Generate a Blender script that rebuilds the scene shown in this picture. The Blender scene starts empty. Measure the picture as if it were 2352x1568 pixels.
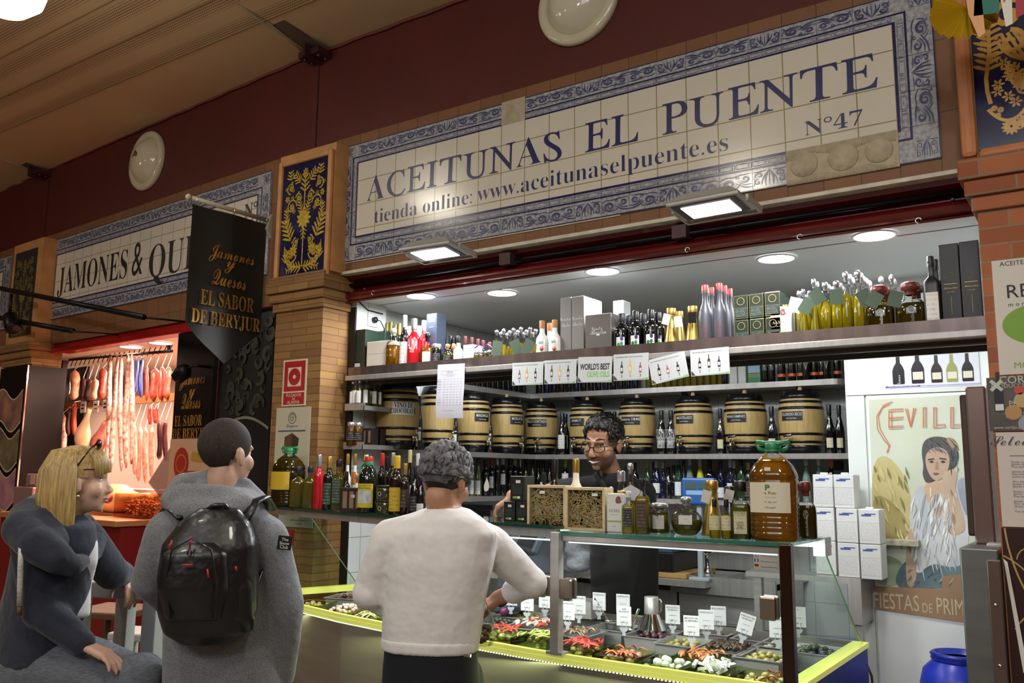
import bpy,bmesh,math,random
from mathutils import Vector,Matrix,Euler
random.seed(7)
sc=bpy.context.scene
COL=sc.collection
PI=math.pi
V=Vector
# ---------------------------------------------------------------- camera
FPX,YAW,PITCH,ROLL=2013.0,0.6010,0.1490,0.0100
CAM=V((3.6249,-3.6531,1.58))
FW=V((-math.sin(YAW)*math.cos(PITCH),math.cos(YAW)*math.cos(PITCH),math.sin(PITCH)))
_r=V((math.cos(YAW),math.sin(YAW),0));_u=_r.cross(FW)
RT=_r*math.cos(ROLL)+_u*math.sin(ROLL);UP=_u*math.cos(ROLL)-_r*math.sin(ROLL)
cd=bpy.data.cameras.new('camera');cd.sensor_width=36;cd.lens=FPX/2352*36;cd.clip_start=.05
co=bpy.data.objects.new('camera',cd);COL.objects.link(co)
co.matrix_world=Matrix(((RT.x,UP.x,-FW.x,CAM.x),(RT.y,UP.y,-FW.y,CAM.y),(RT.z,UP.z,-FW.z,CAM.z),(0,0,0,1)))
sc.camera=co
# ---------------------------------------------------------------- world, exposure, hall lights
w=bpy.data.worlds.new('world');sc.world=w;w.use_nodes=True
w.node_tree.nodes['Background'].inputs[0].default_value=(1.0,.86,.68,1)
w.node_tree.nodes['Background'].inputs[1].default_value=.10
sc.view_settings.view_transform='Standard';sc.view_settings.look='None'
sc.view_settings.gamma=1;sc.view_settings.use_curve_mapping=False
sc.view_settings.exposure=0.0
sc.cycles.use_denoising=True
sc.cycles.max_bounces=7;sc.cycles.transparent_max_bounces=18;sc.cycles.caustics_reflective=False;sc.cycles.caustics_refractive=False
sc.cycles.sample_clamp_indirect=4
def lamp(name,kind,loc,power,color,size=.1,look=None,spot=None,size_y=None):
 d=bpy.data.lights.new(name,kind);d.energy=power;d.color=color
 if kind=='AREA':
  d.shape='DISK' if size_y is None else 'RECTANGLE';d.size=size
  if size_y:d.size_y=size_y
 else:d.shadow_soft_size=size
 if spot:d.spot_size=spot;d.spot_blend=.6
 o=bpy.data.objects.new(name,d);COL.objects.link(o);o.location=loc
 if look is not None:o.rotation_euler=(V(look)-V(loc)).to_track_quat('-Z','Y').to_euler()
 return o
 # pendant lamps of the market hall (the one in the picture has its globe built further down)
HALL=[(-0.79,-1.72,3.98),(1.3,-3.2,4.2),(3.9,-3.0,4.3),(.9,-6.4,4.3),(4.2,-6.2,4.3),(-4.2,-2.6,4.2),(-3.0,-6.3,4.3),(7.2,-4.2,4.3)]
HALL_P=[20,34,50,62,75,34,50,50]
for p,e in zip(HALL,HALL_P):
 lamp('hall_light','POINT',(p[0],p[1],p[2]-.22),e*.46,(1.0,.92,.76),.16)
 lamp('hall_light_down','AREA',(p[0],p[1],p[2]-.24),e*.52,(1.0,.94,.83),.36)
lamp('added_cool_fill','AREA',(3.4,-6.5,4.35),120,(.82,.9,1.0),3.2,(2.2,-1.2,1.1),size_y=2.2)  # unseen cool fill, added so the people are lit more neutrally
# ---------------------------------------------------------------- pixel helpers: a photo point on a known plane
def ray(x,y):return FW+RT*((x-1176)/FPX)-UP*((y-784)/FPX)
def at(x,y,ax,v):
 d=ray(x,y);t=(v-CAM[ax])/d[ax];return CAM+d*t
LA=math.radians(3.5);LO=V((-.45,0,0));LX=V((math.cos(LA),-math.sin(LA),0));LY=V((math.sin(LA),math.cos(LA),0))
def Lw(x,y,z):return LO+LX*x+LY*y+V((0,0,z))
def atL(px,py,v=0,ax=1):  # the neighbouring stall is built in its own frame, turned by 3.5 degrees
 n=LY if ax==1 else LX
 d=ray(px,py);t=((LO-CAM).dot(n)+v)/d.dot(n);p=CAM+d*t-LO
 return V((p.dot(LX),p.dot(LY),p.z))
 # ---------------------------------------------------------------- materials
def lin(c):
 if isinstance(c,str):c=[int(c[i:i+2],16)/255 for i in (0,2,4)]
 return tuple(x/12.92 if x<=.04045 else ((x+.055)/1.055)**2.4 for x in c)+(1,)
MC={}
def nd(nt,t,**k):
 n=nt.nodes.new(t)
 for a,b in k.items():
  if hasattr(n,a):setattr(n,a,b)
 return n
def M(name,c,rough=.5,metal=0,var=0,vscale=8,bump=0,bscale=40,emit=None,estr=0,trans=0,alpha=1,c2=None,coat=0,sheen=0,stretch=None,sss=0,spec=None):
 if name in MC:return MC[name]
 m=bpy.data.materials.new(name);m.use_nodes=True;nt=m.node_tree;b=nt.nodes['Principled BSDF']
 b.inputs['Base Color'].default_value=lin(c);b.inputs['Roughness'].default_value=rough;b.inputs['Metallic'].default_value=metal
 if trans:b.inputs['Transmission Weight'].default_value=trans
 if alpha<1:b.inputs['Alpha'].default_value=alpha
 if coat:b.inputs['Coat Weight'].default_value=coat;b.inputs['Coat Roughness'].default_value=.05
 if sheen:b.inputs['Sheen Weight'].default_value=sheen
 if sss:b.inputs['Subsurface Weight'].default_value=sss;b.inputs['Subsurface Radius'].default_value=(.02,.008,.004)
 if spec is not None:b.inputs['Specular IOR Level'].default_value=spec
 if emit:b.inputs['Emission Color'].default_value=lin(emit);b.inputs['Emission Strength'].default_value=estr
 if var or bump:
  tc=nd(nt,'ShaderNodeTexCoord');src=tc.outputs['Object']
  if stretch:
   mp=nd(nt,'ShaderNodeMapping');mp.inputs['Scale'].default_value=stretch;nt.links.new(src,mp.inputs[0]);src=mp.outputs[0]
  if var:
   n=nd(nt,'ShaderNodeTexNoise');n.inputs['Scale'].default_value=vscale;n.inputs['Detail'].default_value=5
   nt.links.new(src,n.inputs['Vector'])
   r=nd(nt,'ShaderNodeMapRange');r.inputs[1].default_value=.32;r.inputs[2].default_value=.68
   nt.links.new(n.outputs[0],r.inputs[0])
   mx=nd(nt,'ShaderNodeMix',data_type='RGBA');a=lin(c)
   mx.inputs[6].default_value=a if c2 else tuple(min(1,x*(1-var)) for x in a[:3])+(1,)
   mx.inputs[7].default_value=lin(c2) if c2 else tuple(min(1,x*(1+var)) for x in a[:3])+(1,)
   nt.links.new(r.outputs[0],mx.inputs[0]);nt.links.new(mx.outputs[2],b.inputs['Base Color'])
  if bump:
   n2=nd(nt,'ShaderNodeTexNoise');n2.inputs['Scale'].default_value=bscale;n2.inputs['Detail'].default_value=3
   nt.links.new(src,n2.inputs['Vector'])
   bp=nd(nt,'ShaderNodeBump');bp.inputs['Strength'].default_value=bump;bp.inputs['Distance'].default_value=.45/bscale
   nt.links.new(n2.outputs[0],bp.inputs['Height']);nt.links.new(bp.outputs[0],b.inputs['Normal'])
 MC[name]=m;return m
def tiles(name,c,grout,tw,th,mortar=.012,rough=.3,var=.06,offset=0,plane='XZ',c2=None,bumpy=.3):
 """rectangular tiles or bricks laid on a wall plane, in object space"""
 if name in MC:return MC[name]
 m=bpy.data.materials.new(name);m.use_nodes=True;nt=m.node_tree;b=nt.nodes['Principled BSDF']
 b.inputs['Roughness'].default_value=rough
 tc=nd(nt,'ShaderNodeTexCoord');sp=nd(nt,'ShaderNodeSeparateXYZ');cb=nd(nt,'ShaderNodeCombineXYZ')
 nt.links.new(tc.outputs['Object'],sp.inputs[0])
 if plane=='BOX':  # brick courses that carry on round a corner
  ad=nd(nt,'ShaderNodeMath',operation='ADD');nt.links.new(sp.outputs[0],ad.inputs[0]);nt.links.new(sp.outputs[1],ad.inputs[1])
  nt.links.new(ad.outputs[0],cb.inputs[0]);nt.links.new(sp.outputs[2],cb.inputs[1])
 else:
  nt.links.new(sp.outputs['XYZ'.index(plane[0])],cb.inputs[0]);nt.links.new(sp.outputs['XYZ'.index(plane[1])],cb.inputs[1])
 br=nd(nt,'ShaderNodeTexBrick');br.offset=offset;br.squash=1
 br.inputs['Scale'].default_value=1;br.inputs['Brick Width'].default_value=tw;br.inputs['Row Height'].default_value=th
 br.inputs['Mortar Size'].default_value=mortar*min(tw,th)*1.2;br.inputs['Mortar Smooth'].default_value=.1
 a=lin(c);br.inputs['Color1'].default_value=a
 br.inputs['Color2'].default_value=lin(c2) if c2 else tuple(x*(1-var*2) for x in a[:3])+(1,)
 br.inputs['Mortar'].default_value=lin(grout)
 nt.links.new(cb.outputs[0],br.inputs['Vector'])
 n=nd(nt,'ShaderNodeTexNoise');n.inputs['Scale'].default_value=9;n.inputs['Detail'].default_value=6
 nt.links.new(tc.outputs['Object'],n.inputs['Vector'])
 mr=nd(nt,'ShaderNodeMapRange');mr.inputs[3].default_value=1-var*2;mr.inputs[4].default_value=1+var*2
 nt.links.new(n.outputs[0],mr.inputs[0])
 mx=nd(nt,'ShaderNodeMix',data_type='RGBA',blend_type='MULTIPLY');mx.inputs[0].default_value=1
 nt.links.new(br.outputs[0],mx.inputs[6]);nt.links.new(mr.outputs[0],mx.inputs[7]);nt.links.new(mx.outputs[2],b.inputs['Base Color'])
 bp=nd(nt,'ShaderNodeBump');bp.inputs['Strength'].default_value=bumpy;bp.inputs['Distance'].default_value=.004;bp.invert=True
 nt.links.new(br.outputs['Fac'],bp.inputs['Height']);nt.links.new(bp.outputs[0],b.inputs['Normal'])
 MC[name]=m;return m
def glass(name,tint='ffffff',refl=1.0,rough=.02,density=1.0):
 """thin clear sheet: see-through with a Fresnel gloss"""
 if name in MC:return MC[name]
 m=bpy.data.materials.new(name);m.use_nodes=True;nt=m.node_tree;nt.nodes.remove(nt.nodes['Principled BSDF'])
 out=nt.nodes['Material Output'];tr=nd(nt,'ShaderNodeBsdfTransparent');tr.inputs[0].default_value=lin(tint)
 gl=nd(nt,'ShaderNodeBsdfGlossy');gl.inputs['Roughness'].default_value=rough
 fr=nd(nt,'ShaderNodeFresnel');fr.inputs[0].default_value=1.45
 mu=nd(nt,'ShaderNodeMath',operation='MULTIPLY');mu.inputs[1].default_value=refl;nt.links.new(fr.outputs[0],mu.inputs[0])
 mx=nd(nt,'ShaderNodeMixShader');nt.links.new(mu.outputs[0],mx.inputs[0]);nt.links.new(tr.outputs[0],mx.inputs[1]);nt.links.new(gl.outputs[0],mx.inputs[2])
 nt.links.new(mx.outputs[0],out.inputs[0]);MC[name]=m;return m
def liquid(name,c,dark=None,clear=.35,gloss=.12):
 """oil or glass seen with light coming through it: translucent + tinted see-through + gloss"""
 if name in MC:return MC[name]
 m=bpy.data.materials.new(name);m.use_nodes=True;nt=m.node_tree;nt.nodes.remove(nt.nodes['Principled BSDF'])
 out=nt.nodes['Material Output'];a=lin(c)
 tl=nd(nt,'ShaderNodeBsdfTranslucent');tl.inputs[0].default_value=a
 df=nd(nt,'ShaderNodeBsdfDiffuse');df.inputs[0].default_value=tuple(x*.9 for x in a[:3])+(1,)
 m0=nd(nt,'ShaderNodeMixShader');m0.inputs[0].default_value=.45;nt.links.new(tl.outputs[0],m0.inputs[1]);nt.links.new(df.outputs[0],m0.inputs[2])
 tr=nd(nt,'ShaderNodeBsdfTransparent');tr.inputs[0].default_value=lin(dark) if dark else a
 m1=nd(nt,'ShaderNodeMixShader');m1.inputs[0].default_value=clear;nt.links.new(m0.outputs[0],m1.inputs[1]);nt.links.new(tr.outputs[0],m1.inputs[2])
 gl=nd(nt,'ShaderNodeBsdfGlossy');gl.inputs['Roughness'].default_value=.06
 fr=nd(nt,'ShaderNodeFresnel');fr.inputs[0].default_value=1.45
 m2=nd(nt,'ShaderNodeMixShader');nt.links.new(fr.outputs[0],m2.inputs[0]);nt.links.new(m1.outputs[0],m2.inputs[1]);nt.links.new(gl.outputs[0],m2.inputs[2])
 nt.links.new(m2.outputs[0],out.inputs[0]);MC[name]=m;return m
def emis(name,c,s):
 if name in MC:return MC[name]
 m=bpy.data.materials.new(name);m.use_nodes=True;nt=m.node_tree;nt.nodes.remove(nt.nodes['Principled BSDF'])
 e=nd(nt,'ShaderNodeEmission');e.inputs[0].default_value=lin(c);e.inputs[1].default_value=s
 nt.links.new(e.outputs[0],nt.nodes['Material Output'].inputs[0]);MC[name]=m;return m
 # ---------------------------------------------------------------- mesh builder
class MB:
 def __init__(s):s.v=[];s.f=[];s.m=[];s.sm=[]
 def add(s,vs,fs,mi=0,X=None,smooth=False):
  n=len(s.v)
  for p in vs:
   p=V(p);s.v.append(X@p if X else p)
  for f in fs:s.f.append([i+n for i in f]);s.m.append(mi);s.sm.append(smooth)
  return s
 def box(s,lo,hi,mi=0,X=None,bev=0):
  x0,y0,z0=lo;x1,y1,z1=hi
  if bev:
   b=min(bev,.49*(x1-x0),.49*(y1-y0),.49*(z1-z0));vs=[];fs=[]
   bm=bmesh.new();bmesh.ops.create_cube(bm,size=1,matrix=Matrix.Translation(((x0+x1)/2,(y0+y1)/2,(z0+z1)/2))@Matrix.Diagonal((x1-x0,y1-y0,z1-z0,1)))
   bmesh.ops.bevel(bm,geom=bm.edges[:],offset=b,segments=2,affect='EDGES',profile=.5)
   bm.verts.index_update();vs=[v.co.copy() for v in bm.verts];fs=[[v.index for v in f.verts] for f in bm.faces];bm.free()
   return s.add(vs,fs,mi,X)
  vs=[(x0,y0,z0),(x1,y0,z0),(x1,y1,z0),(x0,y1,z0),(x0,y0,z1),(x1,y0,z1),(x1,y1,z1),(x0,y1,z1)]
  return s.add(vs,[(0,3,2,1),(4,5,6,7),(0,1,5,4),(1,2,6,5),(2,3,7,6),(3,0,4,7)],mi,X)
 def lathe(s,prof,segs=20,mi=0,X=None,sq=0,sy=1,a0=0,a1=2*PI,smooth=True,cap=True):
  """prof: (radius, z). sq: 0 round .. 1 square cross-section; sy flattens"""
  full=a1-a0>6.28;n=segs if full else segs+1;vs=[];fs=[]
  for r,z in prof:
   for i in range(n):
    a=a0+(a1-a0)*i/segs;c,d=math.cos(a),math.sin(a);k=1
    if sq:k=1/((abs(c)**(2+sq*10)+abs(d)**(2+sq*10))**(1/(2+sq*10)))
    vs.append((r*k*c,r*k*d*sy,z))
  for j in range(len(prof)-1):
   for i in range(n if full else segs):
    i2=(i+1)%n
    fs.append((j*n+i,j*n+i2,(j+1)*n+i2,(j+1)*n+i))
  s.add(vs,fs,mi,X,smooth)
  if full and cap:
   if prof[0][0]>1e-5:s.f.append([len(s.v)-len(vs)+i for i in range(n)][::-1]);s.m.append(mi);s.sm.append(False)
   if prof[-1][0]>1e-5:s.f.append([len(s.v)-n+i for i in range(n)]);s.m.append(mi);s.sm.append(False)
  return s
 def tube(s,pts,r,segs=8,mi=0,X=None,closed=False,smooth=True,flat=1):
  pts=[V(p) for p in pts];n=len(pts);rr=r if isinstance(r,(list,tuple)) else [r]*n
  vs=[];fs=[];up=None
  for i,p in enumerate(pts):
   a=pts[(i-1)%n] if closed or i>0 else p;b=pts[(i+1)%n] if closed or i<n-1 else p
   t=(b-a).normalized() if (b-a).length>1e-9 else V((0,0,1))
   if up is None:up=V((0,0,1)) if abs(t.z)<.9 else V((0,1,0))
   x=t.cross(up)
   if x.length<1e-6:x=t.orthogonal()
   x.normalize();y=x.cross(t).normalized();up=y
   for k in range(segs):
    q=2*PI*k/segs;vs.append(p+x*math.cos(q)*rr[i]+y*math.sin(q)*rr[i]*flat)
  for i in range(n if closed else n-1):
   for k in range(segs):
    j=(i+1)%n;fs.append((i*segs+k,i*segs+(k+1)%segs,j*segs+(k+1)%segs,j*segs+k))
  if not closed:fs.append(list(range(segs))[::-1]);fs.append([(n-1)*segs+k for k in range(segs)])
  return s.add(vs,fs,mi,X,smooth)
 def prism(s,poly,y0,y1,mi=0,X=None):
  """outline in (x,z) drawn out from y0 to y1"""
  n=len(poly);vs=[(x,y0,z) for x,z in poly]+[(x,y1,z) for x,z in poly]
  fs=[list(range(n)),list(range(2*n-1,n-1,-1))]+[(i,(i+1)%n,n+(i+1)%n,n+i)[::-1] for i in range(n)]
  return s.add(vs,fs,mi,X)
 def ball(s,c,r,mi=0,X=None,u=12,v=8):
  r=(r,r,r) if not isinstance(r,(tuple,list)) else r;vs=[];fs=[]
  for j in range(v+1):
   t=PI*j/v
   for i in range(u):vs.append((c[0]+r[0]*math.sin(t)*math.cos(2*PI*i/u),c[1]+r[1]*math.sin(t)*math.sin(2*PI*i/u),c[2]+r[2]*math.cos(t)))
  for j in range(v):
   for i in range(u):fs.append((j*u+i,(j+1)*u+i,(j+1)*u+(i+1)%u,j*u+(i+1)%u))
  return s.add(vs,fs,mi,X,True)
 def text(s,body,size,mi=0,x=0,z=0,y=0,style='',width=None,align='C',shear=0,off=0,dep=.0006,rot=0,wrap=0,res=3,height=None):
  """lettering on the plane y, read from -y. wrap: radius of a cylinder round the z axis it is wrapped onto"""
  vs,fs,x0,x1,z0,z1=glyphs(body,style,shear,off,res)
  k=size;kx=size
  if width:kx=width/(x1-x0);k=kx if not size else size
  if height:k=height/(z1-z0)
  ox={'C':(x0+x1)/2,'L':x0,'R':x1}[align];cr,sr=math.cos(rot),math.sin(rot);out=[]
  for a,b in vs:
   a=(a-ox)*kx;b=b*k;a,b=a*cr-b*sr+x,a*sr+b*cr+z
   if wrap:out.append((wrap*math.sin(a/wrap),-wrap*math.cos(a/wrap),b))
   else:out.append((a,y,b))
  return s.add(out,fs,mi)
 def build(s,name,mats,parent=None,loc=None,rot=None,scale=None,label=None,mesh_only=False,clean=True):
  me=bpy.data.meshes.new(name);me.from_pydata(s.v,[],s.f)
  if not isinstance(mats,(list,tuple)):mats=[mats]
  for m in mats:me.materials.append(m)
  me.polygons.foreach_set('material_index',s.m);me.polygons.foreach_set('use_smooth',s.sm)
  me.validate();me.update()
  if mesh_only:return me
  return link(name,me,parent,loc,rot,scale,label)
_GC={}
def glyphs(body,style,shear,off,res):
 key=(body,style,shear,off,res)
 if key in _GC:return _GC[key]
 s=''
 for c in body:
  if style and 'A'<=c<='Z':s+=chr({'i':0x1D434,'b':0x1D400,'s':0x1D4D0}[style]+ord(c)-65)
  elif style=='i' and c=='h':s+='\u210e'
  elif style and 'a'<=c<='z':s+=chr({'i':0x1D44E,'b':0x1D41A,'s':0x1D4EA}[style]+ord(c)-97)
  elif style=='b' and '0'<=c<='9':s+=chr(0x1D7CE+ord(c)-48)
  else:s+=c
 c=bpy.data.curves.new('lettering','FONT');c.body=s;c.shear=shear;c.offset=off;c.resolution_u=res
 o=bpy.data.objects.new('lettering',c);COL.objects.link(o)
 dg=bpy.context.evaluated_depsgraph_get();me=o.evaluated_get(dg).to_mesh()
 vs=[(v.co.x,v.co.y) for v in me.vertices];fs=[tuple(p.vertices) for p in me.polygons]
 bpy.data.objects.remove(o);bpy.data.curves.remove(c)
 if not vs:vs=[(0,0),(1,0)]
 xs=[a for a,_ in vs];zs=[b for _,b in vs]
 r=(vs,fs,min(xs),max(xs),min(zs),max(zs));_GC[key]=r;return r
def link(name,me,parent=None,loc=None,rot=None,scale=None,label=None):
 o=bpy.data.objects.new(name,me);COL.objects.link(o)
 if parent is not None:o.parent=parent
 if loc is not None:o.location=loc
 if rot is not None:o.rotation_euler=rot if not isinstance(rot,(int,float)) else (0,0,rot)
 if scale is not None:o.scale=scale if not isinstance(scale,(int,float)) else (scale,)*3
 if label:o['label']=label
 return o
def tag(o,label,cat,group=None,kind=None):
 o['label']=label;o['category']=cat
 if group:o['group']=group
 if kind:o['kind']=kind
 return o
def thing(name,label,cat,loc=(0,0,0),rz=0,group=None,scale=None):
 o=link(name,None,None,loc,(0,0,rz) if isinstance(rz,(int,float)) else rz,scale);return tag(o,label,cat,group)
def struct(o,label=None):
 o['kind']='structure'
 if label:o['label']=label
 return o
def inL(o,x=0,y=0,z=0,rz=0):  # put a top-level object into the neighbouring stall's frame
 o.location=Lw(x,y,z);o.rotation_euler=(0,0,rz-LA);return o
def dup(root,loc,rz=None,label=None,group=None,scale=None):
 r=root.copy();COL.objects.link(r);r.location=loc
 if rz is not None:r.rotation_euler=(0,0,rz)
 if scale is not None:r.scale=scale
 if label:r['label']=label
 if group:r['group']=group
 for ch in root.children:
  c=ch.copy();COL.objects.link(c);c.parent=r
  for g in ch.children:
   d=g.copy();COL.objects.link(d);d.parent=c
 return r
def solid(prims,name,mat,voxel=.006,smooth=4,parent=None,label=None):
 """one continuous skin over overlapping limbs: voxel remesh, smoothed"""
 mb=prims;me=mb.build('shape',[],mesh_only=True) if False else None
 me=bpy.data.meshes.new('shape');me.from_pydata(mb.v,[],mb.f);me.update()
 o=bpy.data.objects.new('shape',me);COL.objects.link(o)
 r=o.modifiers.new('r','REMESH');r.mode='VOXEL';r.voxel_size=voxel
 if smooth:
  q=o.modifiers.new('s','SMOOTH');q.iterations=smooth;q.factor=.5
 dg=bpy.context.evaluated_depsgraph_get();ev=o.evaluated_get(dg)
 nm=bpy.data.meshes.new_from_object(ev);bpy.data.objects.remove(o)
 nm.name=name;nm.materials.clear()
 for m in (mat if isinstance(mat,(list,tuple)) else [mat]):nm.materials.append(m)
 nm.polygons.foreach_set('use_smooth',[True]*len(nm.polygons));nm.polygons.foreach_set('material_index',[0]*len(nm.polygons));nm.update()
 return link(name,nm,parent,label=label)
 # ================================================================ SETTING
m_red=M('red_plaster','52150c',.6,var=.10,vscale=3)
m_terra=tiles('terracotta_tiles','7f5532','4f3622',.15,.30,mortar=.012,rough=.6,var=.08)
m_brick=tiles('thin_brick','8f6a38','5f472c',.26,.044,mortar=.05,rough=.75,var=.10,offset=.5,plane='BOX',c2='7c5530',bumpy=.5)
m_brick2=tiles('orange_brick','a9633a','8a7058',.26,.062,mortar=.05,rough=.75,var=.10,offset=.5,plane='BOX',c2='8d4c2c',bumpy=.5)
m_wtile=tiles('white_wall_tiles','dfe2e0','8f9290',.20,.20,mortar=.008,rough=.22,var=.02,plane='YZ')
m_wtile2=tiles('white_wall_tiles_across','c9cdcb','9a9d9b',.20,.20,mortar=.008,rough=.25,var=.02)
m_white=M('white_paint','d9dcd9',.45,var=.03,vscale=4)
m_ceil=M('shop_ceiling_paint','cfd2d2',.6)
m_steel=M('brushed_steel','b4b2ae',.36,.55,var=.10,vscale=3,stretch=(1,1,14))
m_steelx=M('brushed_steel_shelf','aaa6a2',.34,.55,var=.10,vscale=3,stretch=(14,1,1))
m_chrome=M('chrome','d8d8d8',.08,1)
m_dark=M('black_metal','161616',.4,.6)
m_blk=M('black_plastic','0c0c0e',.35)
m_stoneW=M('worn_white_strip','c9c2b2',.7,var=.15,vscale=20)
m_redm=M('red_enamel','560c0b',.28,0,var=.08,vscale=5,coat=.4)
m_floor=tiles('floor_tiles','7d736a','4c463f',.4,.4,rough=.35,plane='XY')
struct(MB().box((-9,-9,-.05),(9,5,0)).build('floor',m_floor))
def perforated():
 m=bpy.data.materials.new('ceiling_boards');m.use_nodes=True;nt=m.node_tree;b=nt.nodes['Principled BSDF'];b.inputs['Roughness'].default_value=.8
 tc=nd(nt,'ShaderNodeTexCoord');vo=nd(nt,'ShaderNodeTexVoronoi');vo.inputs['Scale'].default_value=55;vo.inputs['Randomness'].default_value=0
 nt.links.new(tc.outputs['Object'],vo.inputs['Vector'])
 lt=nd(nt,'ShaderNodeMath',operation='LESS_THAN');lt.inputs[1].default_value=.33;nt.links.new(vo.outputs['Distance'],lt.inputs[0])
 sp=nd(nt,'ShaderNodeSeparateXYZ');nt.links.new(tc.outputs['Object'],sp.inputs[0])
 far=nd(nt,'ShaderNodeMath',operation='LESS_THAN');far.inputs[1].default_value=-.42;nt.links.new(sp.outputs[1],far.inputs[0])
 mul=nd(nt,'ShaderNodeMath',operation='MULTIPLY');nt.links.new(lt.outputs[0],mul.inputs[0]);nt.links.new(far.outputs[0],mul.inputs[1])
 n=nd(nt,'ShaderNodeTexNoise');n.inputs['Scale'].default_value=1.3;nt.links.new(tc.outputs['Object'],n.inputs['Vector'])
 ra=nd(nt,'ShaderNodeMix',data_type='RGBA');ra.inputs[6].default_value=lin('b59d76');ra.inputs[7].default_value=lin('c8b08a');nt.links.new(n.outputs[0],ra.inputs[0])
 mx=nd(nt,'ShaderNodeMix',data_type='RGBA');mx.inputs[7].default_value=lin('6b5639');nt.links.new(mul.outputs[0],mx.inputs[0]);nt.links.new(ra.outputs[2],mx.inputs[6])
 nt.links.new(mx.outputs[2],b.inputs['Base Color']);return m
CZ=4.30;CS=.20  # height of the eaves line and slope of the hall ceiling
c=MB();c.add([(-9,.5,CZ-.5*CS),(9,.5,CZ-.5*CS),(9,-9,CZ+9*CS*.35),(-9,-9,CZ+9*CS*.35),(-9,.5,CZ+.2),(9,.5,CZ+.2),(9,-9,CZ+1.2),(-9,-9,CZ+1.2)],[(0,1,2,3),(7,6,5,4),(0,4,5,1),(1,5,6,2),(2,6,7,3),(3,7,4,0)])
# the sloping soffit near the eaves is steeper than the middle of the hall
c.v=[V((p.x,p.y,p.z)) for p in c.v]
struct(c.build('ceiling',perforated()))
for i,y in enumerate((-.42,-.72,-1.02,-1.34,-1.70,-2.1)):
 zz=CZ-.5*CS+(.5-y)*((CZ+9*CS*.35)-(CZ-.5*CS))/9.5
 struct(MB().box((-8,y-.004,zz-.004),(8,y+.004,zz+.01)).build('trim_%d'%(10+i),M('board_seam','8a7450',.8)))
 # walls of the hall behind the camera close the place off
m_hall=M('hall_plaster','8d6a4a',.8)
struct(MB().box((-9,-9.1,0),(9,-9,5.2)).build('wall_front',m_hall))
struct(MB().box((-9.1,-9,0),(-9,5,5.2)).build('wall_west',m_hall))
struct(MB().box((9,-9,0),(9.1,5,5.2)).build('wall_east',m_hall))
# red upper wall: our stall, then the neighbour turned by 3.5 degrees
struct(MB().box((-.45,.0,3.56),(9,.2,4.5)).build('wall_back',m_red))
o=MB().box((-9,0,3.54),(.006,.2,4.5)).build('wall_left',m_red);struct(inL(o))
o=MB().box((-.40,-.004,3.6),(-.392,.0,4.29)).build('trim_1',M('dark_seam','2a0d0a',.9));struct(o)
o=MB().box((-3.62,-.004,3.5),(-3.612,.0,4.29)).build('trim_2',M('dark_seam','2a0d0a',.9));struct(inL(o))
tag(MB().tube([(-.5+.1*i,-.012,4.225+.004*math.sin(i*1.7)) for i in range(56)],.008).build('conduit_pipe',M('painted_conduit','6a3226',.5)),'thin red painted conduit along the top of the red wall over the tiled name','pipe')
o=MB().tube([(-8+.1*i,-.012,4.225+.004*math.sin(i*1.7)) for i in range(80)],.008).build('conduit_pipe',M('painted_conduit','6a3226',.5))
tag(inL(o),'thin grey-red conduit under the ceiling over the ham stall wall','pipe')
# roof beams with their brackets
def beam(root,sx):
 mb=MB()
 for i in range(12):
  y0,y1=-i*.25,-(i+1)*.25
  z0,z1=4.30+.165*i*.25*1.1-.10,4.30+.165*(i+1)*.25*1.1-.10
  for lo,hi,a,b in ((-.055,.055,.0,.012),(-.008,.008,.012,.085),(-.055,.055,.085,.097)):
   mb.add([(lo,y0,z0+a),(hi,y0,z0+a),(hi,y1,z1+a),(lo,y1,z1+a),(lo,y0,z0+b),(hi,y0,z0+b),(hi,y1,z1+b),(lo,y1,z1+b)],[(0,1,2,3),(7,6,5,4),(0,4,5,1),(1,5,6,2),(2,6,7,3),(3,7,4,0)])
 mb.build('girder',M('grey_steel_paint','5b5248',.5,.3),root)
 MB().box((-.09,-.12,4.16),(.09,.0,4.20)).box((-.012,-.16,4.14),(.012,.0,4.22)).build('bracket',M('bracket_paint','3a1512',.5),root)
 b=MB()
 for x in (-.06,.06):
  for y in (-.03,-.09):b.lathe([(.010,4.148),(.010,4.16)],6,X=Matrix.Translation((x,y,0)))
 b.build('bolt_row',M('bolt_steel','6b5a50',.5,.8),root)
 MB().tube([(sx,-.05-.2*i,4.19+.036*i+.012*math.sin(i*2.1)) for i in range(15)],.007).build('cable',M('white_cable','9c9178',.6),root)
beam(thing('roof_beam','steel roof beam landing on the red wall between the two stalls','beam',(-.37,0,0)),-.06)
b=thing('roof_beam','steel roof beam at the far left with a cable clipped along it','beam');inL(b,-3.68);beam(b,-.06)
# ---------------------------------------------------------------- stall interior shell
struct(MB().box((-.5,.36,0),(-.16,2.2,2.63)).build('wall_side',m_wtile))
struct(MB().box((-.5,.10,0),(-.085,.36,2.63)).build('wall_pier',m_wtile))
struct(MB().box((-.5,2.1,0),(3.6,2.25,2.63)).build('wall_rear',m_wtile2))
struct(MB().box((3.29,.05,0),(3.6,2.2,2.63)).build('wall_right',m_white))
struct(MB().box((2.47,1.15,0),(3.30,1.23,2.60)).build('wall_partition',m_white))
struct(MB().box((-.5,.10,2.60),(3.6,2.25,2.66)).build('ceiling_stall',m_ceil))
struct(MB().box((-.1,.275,2.5975),(3.29,.281,2.605)).build('trim_3',M('ceiling_seam','6a6c6c',.6)))
struct(MB().box((-.135,.09,0),(-.084,.102,2.56)).build('trim_4',M('dark_angle_iron','2b2622',.5,.5)))
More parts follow.
